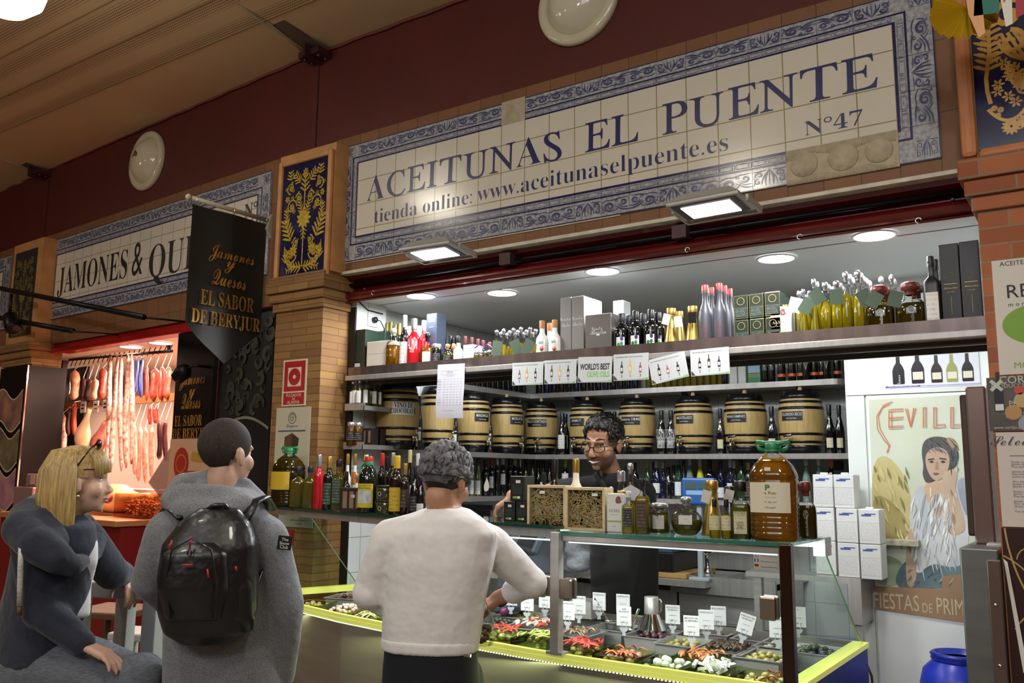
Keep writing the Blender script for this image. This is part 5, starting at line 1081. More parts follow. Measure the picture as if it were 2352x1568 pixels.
def barrel(px,pyt,wpx,word,lab,Y=1.80,X=None,bung=True,tapang=0,plate=(0,.16),white=False,turn=None,sub=True,pw=None):
 ax,v=(1,Y) if X is None else (0,X)
 p=at(px,pyt,ax,v);q=at(px,pyt+70,ax,v);D=wpx*(p-CAM).dot(FW)/FPX;H=p.z-BS
 d=V((CAM.x-q.x,CAM.y-q.y));a=math.atan2(d.x,-d.y)*.55 if turn is None else turn
 t=thing('wine_barrel',lab,'barrel',(q.x,q.y,BS),a,'wooden wine barrels on the long shelf',(D,D,H))
 body,hoops,head,bg,tp=BARB
 link('staves',body,t)
 for h in hoops:link('hoop',h,t)
 link('head',head,t)
 if bung:link('bung',bg,t)
 link('tap',tp,t,(0,0,.0),tapang)
 # the plate is wrapped on the bulge
 pa,half=plate;z0,z1=(.52,.66) if not white else (.50,.68);n=10;vs=[];R=.508
 for zz in (z0,z1):
  for i in range(n+1):g=pa+half*3*(2*i/n-1);vs.append((R*math.sin(g),-R*math.cos(g),zz))
 pl=MB().add(vs,[(i,i+1,n+2+i,n+1+i) for i in range(n)],smooth=True).build('name_plate',M('white_barrel_plate','d4d6d2',.5) if white else m_plate,t)
 if word:
  m=MB()
  if white:m.text('VINO DE',.11,0,0,.605,0,'b',wrap=.512).text('CHOCOLATE',.10,0,0,.525,0,'b',wrap=.512)
  else:m.text(word,.0,0,0,.595,0,'',wrap=.512,width=half*2*1.25 if not pw else pw,height=.048,off=.012).text('vinos de la bodega',.03,0,0,.545,0,'b',wrap=.512)
  m.v=[V((p.x*math.cos(pa)-p.y*math.sin(pa),p.x*math.sin(pa)+p.y*math.cos(pa),p.z)) for p in m.v]
  m.build('plate_lettering',m_ink if white else m_pltx,pl)
 return t
XL=.02
barrel(914,878,100,'x','wooden barrel with white card VINO DE CHOCOLATE beside the white wall',X=XL,bung=False,plate=(.45,.17),white=True,turn=.55,tapang=1.0)
barrel(1002,889,84,'','wooden barrel half hidden behind the hanging price list',X=XL,bung=False,plate=(.6,.16),turn=.65,tapang=.9)
barrel(1087,904,80,'MANZANILLA','wooden barrel with the plate MANZANILLA',X=XL,plate=(.45,.16),turn=.75,tapang=.85)
barrel(1163,914,81,'MOSCATEL','wooden barrel with the plate MOSCATEL in the shelf corner',X=XL+.04,plate=(.55,.16),turn=.75,tapang=.75)
barrel(1243,924,80,'PALO CORTADO','wooden barrel with the plate PALO CORTADO',Y=1.80,plate=(.1,.19),turn=.2,tapang=.1,pw=.62)
barrel(1349,921,84,'VERMUT','wooden barrel with the plate VERMUT left of the seller',plate=(-.35,.16),turn=.2,tapang=-.45,pw=.33)
barrel(1464,916,88,'Solera 1840','wooden barrel whose plate ends in 1840, right of the seller',plate=(-.15,.18),turn=.2,tapang=-.3,pw=.55)
barrel(1593,911,92,'AMONTILLADO','wooden barrel with the plate AMONTILLADO',plate=(-.30,.16),turn=.2,tapang=-.50,pw=.44)
barrel(1712,906,99,'PEDRO XIM\u00c9NEZ','wooden barrel with the plate PEDRO XIMENEZ',plate=(-.25,.16),turn=.15,tapang=-.40,pw=.46)
barrel(1840,899,103,'OLOROSO SECO','wooden barrel with the plate OLOROSO SECO at the right end',plate=(-.25,.16),turn=.12,tapang=-.40,pw=.46)
# bottles between the barrels
SH=dict(name='wine_bottle')
for px,py,w_,lab in ((1519,942,24,'black sherry bottle lettered in white left of AMONTILLADO'),(1541,942,24,'black sherry bottle lettered in white touching AMONTILLADO')):
 B('burg',px,py,w_,1.72,BS,'black','black',lab,text=(('LUSTAU',.30,.36,'c8c8c8','b'),('East India',.20,.28,'c8c8c8','b'),('Solera',.20,.22,'c8c8c8','b'),('SHERRY',.22,.14,'c8c8c8','b')),**SH)
for px,py,w_,lab in ((1654,938,22,'between AMONTILLADO and PEDRO XIMENEZ barrels'),(1772,933,25,'left of the OLOROSO SECO barrel'),(1904,929,24,'right of the OLOROSO SECO barrel, nearer one'),(1927,930,22,'at the right end of the barrel shelf')):
 B('burg',px,py,w_,1.72,BS,'black','black','black sherry bottle with cream label, '+lab,label=('c',.12,.32,.62),**SH)
B('burg',1291,948,22,1.70,BS,'black','dkblue','vermouth bottle with blue neck band and white label left of the VERMUT barrel',label=('w',.14,.47,.75),**SH)
B('burg',1299,950,20,1.78,BS,'black','dkblue','vermouth bottle with blue neck band behind its twin',label=('w',.14,.47,.75),**SH)
for px,lab in ((1400,'left'),(1412,'right')):B('burg',px,945,18,1.92,BS,'black','black','dark bottle top showing above the seller hair, '+lab+' one',**SH)
for px,py,w_,lab in ((964,909,17,'slim dark bottle with white label between the first two barrels'),(1046,925,15,'slim dark bottle left of the MANZANILLA barrel'),(1125,935,15,'slim dark bottle between MANZANILLA and MOSCATEL'),(1199,948,15,'slim dark bottle between MOSCATEL and PALO CORTADO')):
 B('burg',px,py,w_,0,BS,'brown','dkblue',lab,X=.12,label=('w',.18,.42,.8),**SH)
 # pier side shelves
for i,(px,py,X) in enumerate(((817,872,-.03),(826,873,.01),(842,870,.03),(853,873,-.02),(862,874,.03),(873,877,.03),(811,876,-.05))):
 B('slim',px,py,16,0,1.952,'clear','silver','small oil bottle with white label on the upper small side shelf',X=X,oil=('o',.7),label=('w',.15,.60,.75),group='small oil bottles on the upper side shelf',name='mini_bottle')
for px,lab,hh in ((808,'rear',0),(824,'front',.01)):B('jar',px,969+hh*100,24,0,1.728,'clear','silver','spice jar with dark band and silver lid, %s one on the side shelf'%lab,'jar','spice_jar',X=-.03 if hh==0 else.01,oil=('r',.8),label=('k',.22,.55,1.2))
for px,lab in ((858,'left'),(872,'right')):
 a=at(px,1000,0,.02);t=thing('gift_pack','small dark gift pack on the lower side shelf, %s one'%lab,'gift pack',(.0,a.y,1.728));MB().box((-.04,-.035,0),(.04,.035,.105),bev=.003).build('pack',M('brown_pack','2c2422',.4),t);prt(t,M('brown_window','8a6f5a',.4),'window',[('r',-.03,.02,-.01,.09),('r',.01,.02,.03,.09)],y=-.0357)
 # ================================================================ WINE ROWS, COUNTER GOODS, CARDS, RIGHT SIDE
def wine(px,py,w_,kind,body,cap,lab,lb=None,Y=1.76,X=None,**k):
 return B(kind,px,py,w_,Y,WS,body,cap,lab,name='wine_bottle',label=lb,X=X,**k)
 # left wall run (partly behind the customer)
for px,py,w_,kd,b,c,lab,lb in ((896,1052,16,'bdx','black','black','black wine bottle deep on the lower shelf behind the white gold-capped pair',None),(915,1046,16,'bdx','black','dkblue','dark wine bottle with dark blue capsule on the left-hand lower shelf',None),
(1083,1048,19,'rhine','olive','yellow','tall green wine bottle with yellow capsule and bird label just right of the customer',('wb',.06,.40,.9)),(1098,1050,19,'rhine','olive','dkblue','tall green wine bottle with dark capsule and patterned white label',('w',.05,.40,.9)),(1070,1052,19,'rhine','olive','yellow','tall green wine bottle half hidden by the customer ear',('wb',.06,.40,.9)),
(1115,1055,20,'bdx','black','black','black wine bottle with white drop-shaped label',None),(1129,1050,18,'bdx','black','red','black wine bottle with bright red capsule and red-white label',('wr',.20,.50,.8)),(1142,1047,18,'bdx','black','silver','black wine bottle with silver capsule right of the red capsule',None),
(1155,1047,19,'bdx','black','white','black wine bottle with pale capsule and plain white label',('w',.28,.55,.9)),(1171,1048,19,'bdx','black','maroon','black wine bottle with maroon capsule and red-white circle label',None),(1183,1048,19,'bdx','black','cream','black wine bottle with cream gold capsule in the shelf corner',None),(1195,1052,17,'bdx','black','silver','black wine bottle with narrow silver capsule in the shelf corner',None)):
 wine(px,py,w_,kd,b,c,lab,lb,X=.06)
q=None
for px,py,w_,kd,b,c,lab,lb in ((1207,1055,18,'rhine','olive','black','green wine bottle with dark capsule on the rear wall, first from the corner',None),(1223,1056,18,'rhine','olive','black','green wine bottle with a small white neck sticker near the corner',('w',.30,.34,.5)),(1236,1058,17,'burg','black','black','black wine bottle behind the small black capped bottle',None),(1248,1058,17,'burg','green','black','dark green wine bottle left of the lime capsule',('wb',.1,.38,.9)),
(1262,1062,17,'rhine','black','black','black wine bottle beside the lime capsule',None),(1299,1055,18,'bdx','black','lime','wine bottle with bright lime capsule and white label left of the seller',('w',.1,.62,1.0)),
(1459,1062,17,'bdx','black','maroon','wine bottle with maroon capsule behind the seller shoulder',None),(1487,1058,18,'burg','green','cream','green wine bottle with cream capsule right of the seller',('w',.08,.35,.9)),(1502,1060,18,'burg','black','dkblue','black wine bottle with dark capsule second right of the seller',None),
(1508,1057,21,'burg','navyg','white','dark blue wine bottle with white capsule and cloud-shaped label',('w',.14,.40,.8)),(1523,1058,16,'burg','navyg','silver','dark blue wine bottle with silver capsule behind the cloud label',None),(1535,1072,20,'burg','black','black','black wine bottle with upright white writing',None),(1547,1068,16,'burg','black','black','plain black wine bottle left of the teal capsule',None),
(1558,1048,21,'rhine','green','teal','green wine bottle with teal capsule and white-teal label',('wt',.08,.40,.85)),(1570,1052,16,'rhine','navyg','dkblue','dark wine bottle right of the teal capsule',None),(1584,1050,20,'rhine','pale','white','clear wine bottle with white capsule above the blue scale',('w',.1,.4,.8)),(1608,1052,20,'rhine','lime','white','lime yellow wine bottle above the blue scale',('y',.1,.4,.8)),
(1630,1056,23,'bdx','black','black','black wine bottle right above the scale',None),(1655,1058,19,'burg','navyg','dkblue','dark blue wine bottle left of the white capped one',('w',.06,.32,.9)),(1677,1055,19,'burg','navyg','white','dark blue wine bottle with white capsule and square white label right of the scale',('w',.10,.42,.9)),(1686,1058,16,'burg','black','white','black wine bottle with white capsule just behind',None),
(1702,1050,22,'burg','green','black','green wine bottle with black capsule left of the big plastic bottle',('w',.38,.46,.4)),(1718,1062,20,'burg','black','cream','black wine bottle with cream capsule and pink label behind the big bottle',('br',.1,.5,.9)),(1739,1050,19,'burg','black','black','black wine bottle behind the neck of the big plastic bottle',None),(1757,1052,18,'burg','black','black','black wine bottle hidden behind the green handle',None),(1800,1052,18,'bdx','pale','blue','pale bottle just right of the green handle',None),
(1823,1049,19,'bdx','pale','blue','pale bottle with light blue capsule behind the cartons',None),(1851,1048,19,'burg','pale','white','pale green bottle with white capsule over the left carton',None),(1880,1048,19,'burg','pale','white','pale green bottle with white capsule over the right carton',None),(1909,1049,21,'bdx','black','orange','dark bottle with orange capsule at the right end of the lower shelf',None)):
 t=wine(px,py,w_,kd,b,c,lab,lb)
 if 'upright' in lab:
  q=MB();q.text('CINCO ALMAS',.13,0,0,0,0,'');q.v=[V((.51*math.sin(-p.z-.1),-.51*math.cos(-p.z-.1),p.x*.5+.32)) for p in q.v];q.build('printing',m_ink2,t)
a=at(1115,1100,0,.12)
tag(MB().prism([(.002*i,z) for i,z in ()] or [(0,0),(.016,.010),(.022,.035),(.018,.06),(.004,.10),(-.004,.07),(-.014,.04),(-.012,.012)],-.0015,0).build('drop_label',M('cream_paper','d8d2c0',.5),None,(.125,a.y,1.455),.7),'cream drop-shaped label on the black wine bottle','label')
for px,lab in ((1096,'left'),(1116,'right')):pass
t=thing('black_crate','black plastic crate under the lower shelf right of the white sweater','crate',(.02,at(1085,1170,0,.1).y,1.20));MB().box((-.10,-.18,0),(.10,.18,.16),bev=.008).box((-.112,-.19,.13),(.112,.19,.165),bev=.006).build('crate_body',m_blk,t)
t=thing('wall_socket','dark square wall socket right of the orange capsule','socket',at(1929,1069,1,2.095));MB().box((-.045,-.03,-.045),(.045,0,.045),bev=.008).build('plate',M('grey_plate','8a8d88',.4),t);MB().box((-.03,-.036,-.03),(.03,-.028,.03),bev=.006).build('socket_face',m_blk,t)
t=thing('wall_socket','white wall socket with a black plug high on the white pier','socket',at(855,735,0,-.085),PI/2)
MB().box((-.042,-.008,-.042),(.042,0,.042),bev=.004).box((-.028,-.011,-.028),(.028,-.006,.028),bev=.003).build('plate',M('white_plastic','d6d8d6',.35),t)
MB().lathe([(.018,0),(.018,.022),(.010,.03),(0,.03)],16,X=Matrix.Translation((0,-.01,0))@Matrix.Rotation(PI/2,4,'X')).tube([(0,-.03,-.003),(.02,-.05,-.006),(.05,-.055,-.05),(.06,-.04,-.12)],.0035,6).build('plug',m_blk,t)
a,b,c=at(822,690,0,-.08),at(845,712,0,-.08),at(879,721,0,-.08)
tag(MB().tube([a,b,c],.004,6).build('cable',m_blk),'thin black cable looping across the top of the white pier','cable')
# ---- award cards and price list hung from the top shelf
m_lam=M('laminated_white','bcbfc0',.2,coat=.5);m_ashade=M('grass_green','7aa05a',.5);m_lk=M('leaf_dark','2f3f2a',.5);m_gt=M('print_green','7ab85a',.5)
def award(px0,px1,py0,py1,head,cols,lab,rot=0):
 a,b=at((px0+px1)/2,py0,1,.015),at((px0+px1)/2,py1,1,.015);w=at(px1,py0,1,.015).x-at(px0,py0,1,.015).x-.004;h=a.z-b.z
 t=thing('award_card',lab,'card',(a.x,.013,b.z),(0,rot,0),'award cards hung under the top shelf')
 MB().box((-w/2,-.001,0),(w/2,.001,h)).build('card',m_lam,t)
 if cols is None:
  MB().text("WORLD'S BEST",0,0,0,h*.50,-.0016,'',width=w*.88,height=h*.25,off=.022).build('lettering',m_ink,t);MB().text('OLIVE OILS',0,0,w*.10,h*.22,-.0016,'',width=w*.66,height=h*.22,off=.022).build('lettering',m_gt,t)
 else:
  prt(t,m_ink,'lettering',[('t',head[0],0,-w*.06,h*.86,'',w*.78)],y=-.0016)
  for i,(cx,bc,hh,n) in enumerate(cols):
   q=MB();W=w*.035;z0=h*.28;H=h*.50*hh;q.add([(cx*w+x*W,-.0016,z0+z*H) for x,z in ((-1,0),(1,0),(1,.6),(.35,.72),(.35,1),(-.35,1),(-.35,.72),(-1,.6))],[list(range(8))]);q.build('bottle_picture',M('pic_'+bc,bc,.5),t)
   q=MB();q.add([(cx*w+x*W,-.0018,z0+z*H) for x,z in ((-.7,.15),(.7,.15),(.7,.45),(-.7,.45))],[(0,1,2,3)]);q.build('picture_label',M('pic_label','c9c4b0',.5),t)
   prt(t,m_ink,'lettering',[('t',str(n),h*.15,cx*w,h*.12,'')],y=-.0016)
 q=MB();q.add([(-w/2+.002,-.0014,.003),(-w/2+w*.12,-.0014,.003),(-w/2+w*.05,-.0014,h*.15),(-w/2+.002,-.0014,h*.2)],[(0,1,2,3)]);q.build('leaf_corner',m_lk,t)
 q=MB();q.add([(-w*.38,-.0014,.003),(w*.48,-.0014,.003),(w*.48,-.0014,h*.09),(w*.36,-.0014,h*.05)],[(0,1,2,3)]);q.build('grass_corner',m_ashade,t)
HD=("THE WORLD'S BEST OLIVE OILS 2013/2014","THE WORLD'S BEST OLIVE OILS 2014/2015","THE WORLD'S BEST OLIVE OILS 2015/2016","THE WORLD'S BEST ORGANIC OLIVE OILS 2015/2016","THE WORLD'S BEST OLIVE OILS 2016/2017")
award(1176,1248,832,884,(HD[0],),((-.26,'5a5070',.8,2),(-.02,'b89a30',1,1),(.26,'1f1c28',.9,3)),'leftmost white award card headed 2013/2014 under the top shelf',.02)
award(1250,1324,826,881,(HD[1],),((-.27,'4a3a2a',1,2),(-.02,'c8a83a',1,1),(.25,'1f1c1c',.95,3)),'second award card, headed 2014/2015, with yellow bottle',.02)
award(1326,1405,819,878,None,None,'award card with the large words WORLDS BEST OLIVE OILS',.04)
award(1408,1490,812,873,(HD[2],),((-.26,'2a2f5a',.9,2),(-.02,'c8a83a',1,1),(.27,'8a4a52',.75,3)),'award card headed 2015/2016 with a blue bottle',.01)
award(1496,1583,815,874,(HD[3],),((-.25,'2a1c18',.95,2),(-.02,'9a5a62',.7,1),(.26,'1a1a1c',.75,3)),'tilted award card for organic oils',-.17)
award(1585,1676,800,861,(HD[4],),((-.26,'1f1c1c',.8,2),(-.02,'3a3428',1,1),(.24,'2a2a3a',.8,3)),'rightmost award card headed 2016/2017',-.02)
a,b=at(1035,836,1,.012),at(1037,960,1,.012);w=.185;h=a.z-b.z
t=thing('price_list','white paper price list hanging in front of the second barrel','price list',(a.x,.010,b.z),(0,.02,0))
MB().add([(w*(u/4-.5),-.001+.006*math.sin(v*1.1)*(v/6),h*(1-v/6)) for v in range(7) for u in range(5)],[(r*5+c,r*5+c+1,r*5+c+6,r*5+c+5) for r in range(6) for c in range(4)],smooth=True).build('paper',M('white_paper','b8b8c0',.6),t)
it=[('t','LISTA DE PRECIO DE VINOS A',0,0,h*.86,'b',w*.66),('t','GRANEL',.011,0,h*.83,'b'),('t','www.aceitunaselpuente.es',0,0,h*.13,'',w*.4)]
for r in range(11):
 it.append(('t',('MANZANILLA','FINO','MOSCATEL','OLOROSO','VERMUT','PALO CORTADO','AMONTILLADO','PEDRO XIMENEZ','SOLERA','CREAM','VINO DULCE')[r],0,-w*.38,h*(.71-.048*r),'',w*.16))
 for c_ in range(6):it.append(('t','2,%d0\u20ac'%((r*3+c_)%9),.0065,w*(-.20+.122*c_),h*(.71-.048*r),''))
for c_ in range(6):it.append(('t','%d L'%(c_+1),.007,w*(-.20+.122*c_),h*.77,''))
prt(t,M('grey_ink','4a4a58',.6),'printing',it,y=-.009)
# ---- goods on the right glass top
Z=GZ+.0055
def box3(px0,px1,pyt,Y,z,lab,H=None,**k):
 def f(t,w,h):prt(t,m_wtag,'sticker',[('r',-w*.1,h*.72,w*.22,h*.84)]);prt(t,M('eco_green','7aa03a',.5),'eco_mark',[('r',-w*.3,h*.11,w*.02,h*.20)]);prt(t,m_wtag,'eco_mark',[('r',w*.02,h*.11,w*.2,h*.20)]);sheet(t,'print_block',-w*.35,w*.35,h*.28,h*.66,printed('dark_tin_print','1a2720','4a584c',.45))
 return carton(px0,px1,pyt,Y,z,.075,M('black_green_card','1c1f17',.35),lab,'box','oil_box',extra=f,H=H,**k)
t,w,h=box3(1157,1182,1151,-.66,GZL+.005,'black oil box left below, beside the gift box, left of two');hb=h
box3(1185,1212,1152,-.66,GZL+.005,'black oil box touching the wooden gift box',H=hb)
box3(1172,1205,1093,-.655,GZL+.006+hb,'black oil box standing on top of the other two')
m_pine=M('pale_pine','c9b690',.6,var=.12,vscale=5,stretch=(1,1,9));m_straw=M('straw','cdb680',.7)
def gift(px0,px1,pyt,lab,bottles,seed):
 r=random.Random(seed);a,b=at(px0,pyt,1,-.70),at(px1,pyt,1,-.70);w=b.x-a.x;h=(a.z+b.z)/2-Z;d=.075
 t=thing('gift_box',lab,'gift box',((a.x+b.x)/2,-.70,Z),.03)
 e=.010;MB().box((-w/2,0,0),(w/2,d,e)).box((-w/2,0,h-e),(w/2,d,h)).box((-w/2,0,e),(-w/2+e,d,h-e)).box((w/2-e,0,e),(w/2,d,h-e)).box((-w/2+e,d-.006,e),(w/2-e,d,h-e)).build('wooden_frame',m_pine,t)
 MB().add([(-w/2+e,.006,e),(w/2-e,.006,e),(w/2-e,.006,h-e),(-w/2+e,.006,h-e)],[(0,1,2,3)]).build('clear_window',glass('gift_window','f4f4f0',.5),t)
 q=MB()
 for i in range(260):
  x,z,ang=r.uniform(-w*.44,w*.44),r.uniform(h*.06,h*.92),r.uniform(0,6.3);L=r.uniform(.02,.07);cv=r.uniform(-2.5,2.5);y=r.uniform(.010,.03);pts=[]
  for k in range(6):pts.append((max(-w*.45,min(w*.45,x)),y,max(e+.002,min(h-e-.002,z))));x+=L/5*math.cos(ang);z+=L/5*math.sin(ang);ang+=cv/5
  q.tube(pts,.0014,4)
 s=q.build('straw',m_straw,t);s['kind']='stuff'
 MB().box((w*.12*(-1 if seed==1 else 2)-.012,.004,h*.80),(w*.12*(-1 if seed==1 else 2)+.012,.0055,h*.87)).build('sticker',m_wtag,t)
 for i,(u,kd,bd,cp,lb) in enumerate(bottles):
  D=w*.22;pts=bottle_parts(kd,bd,cp,lb,None,None,None);bt=thing('boxed_bottle','small bottle in straw, %s in the %s gift box'%(('leftmost','second from left','second from right','rightmost')[i],'left-hand' if seed==1 else 'right-hand'),'bottle',((a.x+b.x)/2+u*w,-.70+.048,Z+e+.002),0,None,(D,D*.8,h*.82))
  for n,me in pts:link(n,me,bt)
gift(1212,1298,1114,'wooden gift box of small oil bottles in straw, left of two',((-.36,'bdx','black','black',('w',.2,.6,1.2)),(-.12,'bdx','clear','cream',('o',.2,.62,1.2)),(.12,'bdx','black','black',('wb',.1,.55,1.2)),(.36,'bdx','brown','maroon',('br',.1,.5,1.2))),1)
gift(1299,1388,1119,'wooden gift box of small oil bottles in straw, beside the white tin',((-.34,'bdx','brown','cork',('w',.2,.6,1.2)),(-.10,'bdx','pale','black',('c',.1,.6,.7)),(.12,'bdx','navyg','black',('wb',.1,.55,1.2)),(.35,'bdx','cream','cork',('o',.2,.6,1.2))),2)
B('stub',1250,1085,18,-.60,Z,'black','black','dark bottle with black screw cap behind the left gift box')
B('stub',1275,1053,33,-.60,Z,'brown','black','tall dark brown bottle with sticker behind the left gift box')
B('stub',1323,1053,35,-.60,Z,'cream','gold','cream white bottle with gold cap behind the two gift boxes')
def f(t,w,h):alma(t,w,h)
carton(1393,1428,1133,-.70,Z,.07,M('white_tin','dedfd8',.25),'white oil tin lettered ALMA right of the gift boxes','tin','oil_tin',extra=f)
B('slim',1404,1117,16,-.56,Z,'clear','silver','clear bottle with silver stopper peeping out behind the ALMA tin',oil=('p',.6),st='stop')
B('drop',1427,1081,30,-.56,Z,'clear','silver','square shouldered oil flask with silver cap behind the ALMA tin',oil=('o',.6))
B('slim',1448,1063,26,-.60,Z,'clear','silver','tall clear oil bottle with long neck and white paper tag',oil=('p',.72),st='stop')
a=at(1450,1135,1,-.64);tag(MB().add([(-.045,0,-.02),(.05,0,-.025),(.045,0,.012),(.0,0,.035),(-.035,0,.02),(-.045,.001,-.02),(.05,.001,-.025),(.045,.001,.012),(.0,.001,.035),(-.035,.001,.02)],[(0,1,2,3,4),(9,8,7,6,5)]+[(i,(i+1)%5,5+(i+1)%5,5+i)[::-1] for i in range(5)]).build('paper_tag',M('white_paper','b8b8c0',.6),None,a),'folded white paper tag on the long-necked bottle','tag')
B('sq',1444,1128,28,-.71,Z,'clear','white','square bottle of yellow oil with tall black label beside the ALMA tin',oil=('y',.66),label=('k',.16,.60,.62),pyb=1226)
B('sq',1476,1099,32,-.71,Z,'clear','black','square bottle of golden oil with dark oval label and black cap',oil=('g',.68),label=('br',.12,.58,.6),pyb=1228)
B('jar',1515,1154,46,-.62,Z,'clear','silver','square low flask of oil with white label and ribbon left of the round flask',oil=('o',.68),label=('w',.15,.6,.6),st='mush')
B('round',1576,1140,74,-.66,Z,'clear','silver','round disc-shaped flask of oil with white label on the glass counter',oil=('o',.40),label=('w',.28,.52,.42),st='mush')
for px,py in ((1558,1160),(1505,1172)):
 a=at(px,py,1,-.69);tag(MB().tube([(a.x-.014,a.y,a.z-.012),(a.x-.004,a.y-.004,a.z+.008),(a.x+.008,a.y,a.z),(a.x-.006,a.y-.004,a.z-.002),(a.x+.010,a.y,a.z-.02)],.003,6,flat=.5).build('ribbon_bow',M('wine_ribbon','6a2a3a',.5)),'small dark red ribbon on the '+('round flask' if px>1550 else 'low square flask'),'ribbon')
t=B('gcone',1635,1103,52,-.62,Z,'gold','gold','gold conical flask with white tag behind the two mini bottles')
B('gcone',1676,1116,40,-.52,Z,'brown','black','dark conical flask with ribbon tag behind the mini bottles')
for px,py,lab in ((1622,1140,'white paper tag on the gold conical flask'),(1674,1138,'white paper tag on the dark conical flask')):
 a=at(px,py,1,-.665 if px<1650 else -.548);tag(MB().box((-.016,0,-.022),(.016,.001,.022)).build('hang_tag',M('white_paper_tag','c9c7bd',.6),None,a,(0,.25,.1)),lab,'tag')
Pm=(('P',.10,.50,'3f6a2a',''),('De la Puerta',.11,.44,'8a9a3a',''),('aceite de',.10,.26,'8a8a80',''),('picual',.12,.20,'8a8a80',''))
B('stub',1641,1146,25,-.74,Z,'clear','black','mini bottle of yellow oil with black cap and white label, left of two',oil=('y',.6),label=('c',.22,.58,1.2),name='mini_bottle')
B('stub',1668,1146,24,-.74,Z,'clear','black','mini bottle of yellow oil with black cap and white label, right of two',oil=('y',.6),label=('c',.22,.58,1.2),name='mini_bottle')
B('drop',1700,1104,46,-.73,Z,'clear','black','square-shouldered oil bottle with large cream label beside the big plastic bottle',oil=('o',.60),label=('c',.10,.48,.6),text=Pm)
t=B('drop',1849,1105,46,-.56,Z,'clear','wood','broad bottle of dark oil with red wooden stopper right of the big plastic bottle',oil=('d',.58),st='mush')
# big plastic oil bottle
def pet(px,pyt,pyb,wpx,Y,z,lab,oilk,lm,capm,text=False,handle='loop',rib=True):
 p=at(px,pyt,1,Y);H=p.z-z;D=wpx*(p-CAM).dot(FW)/FPX;t=thing('plastic_oil_bottle',lab,'bottle',(p.x,Y,z),.15,None,(D,D,H));sq=.12
 pr=[(0,0),(.40,0),(.47,.015),(.5,.04)]
 for i in range(8):z0=.06+.05*i;pr+=[(.5,z0),(.5,z0+.032),(.478,z0+.041)]
 pr+=[(.5,.47),(.5,.60),(.47,.615),(.5,.63),(.48,.68),(.40,.76),(.27,.83),(.155,.875),(.15,.93)]
 MB().lathe(pr,28,sq=sq,cap=False).build('plastic_body',C_['clear'],t)
 ip=[(r*.965,zz) for r,zz in pr if zz<=.80]+[(.31,.81),(0,.81)];MB().lathe(ip,28,sq=sq,cap=False).build('oil',OIL[oilk],t)
 MB().lathe([(.16,.90),(.165,.905),(.165,.98),(.15,.985),(0,.985)],20,cap=False).build('cap',capm,t)
 k=D/H
 MB().tube([(-.17,0,.905),(-.30,0,.93),(-.36,0,.985),(-.33,0,.998),(-.15,0,.985),(0,0,.99),(.15,0,.985),(.33,0,.998),(.36,0,.985),(.30,0,.93),(.17,0,.905)],.022,8).lathe([(.175,.895),(.18,.915),(.16,.92)],20,cap=False).build('carry_handle',K_['green'],t)
 n=10;vs=[]
 for zz in (.285,.585):
  for i in range(n+1):q=.80*(2*i/n-1)-.05;c,d=math.sin(q),-math.cos(q);kk=1/((abs(c)**3.2+abs(d)**3.2)**(1/3.2));vs.append((.512*kk*c,.512*kk*d,zz))
 MB().add(vs,[(i,i+1,n+2+i,n+1+i) for i in range(n)],smooth=True).build('label',lm,t)
 if text:
  q=MB()
  q.text('P',0,0,-.05,.51,0,'',wrap=.525,width=.10,height=.055,off=.03);q.build('printing',M('logo_green','3f7a3a',.5),t)
  q=MB().text('De la Puerta',0,0,-.03,.468,0,'',wrap=.525,width=.52,height=.030,off=.01).text('aceite de oliva virgen extra',0,0,-.03,.435,0,'',wrap=.525,width=.62,height=.010).text('picual',0,0,-.03,.33,0,'',wrap=.525,width=.26,height=.03).text('aceite de oliva',0,0,-.03,.385,0,'',wrap=.525,width=.5,height=.018);q.build('printing',M('print_olive','7f8a4a',.5),t)
  q=MB();q.box((-.10,-.515,.70),(.02,-.50,.735));q.build('sticker',m_wtag,t)
 return t
pet(1774,1014,1243,106,-.70,Z,'big plastic bottle of amber oil with green carry handle on the glass counter','r',M('cream_label_plain','d2cab4',.5),K_['green'],True)
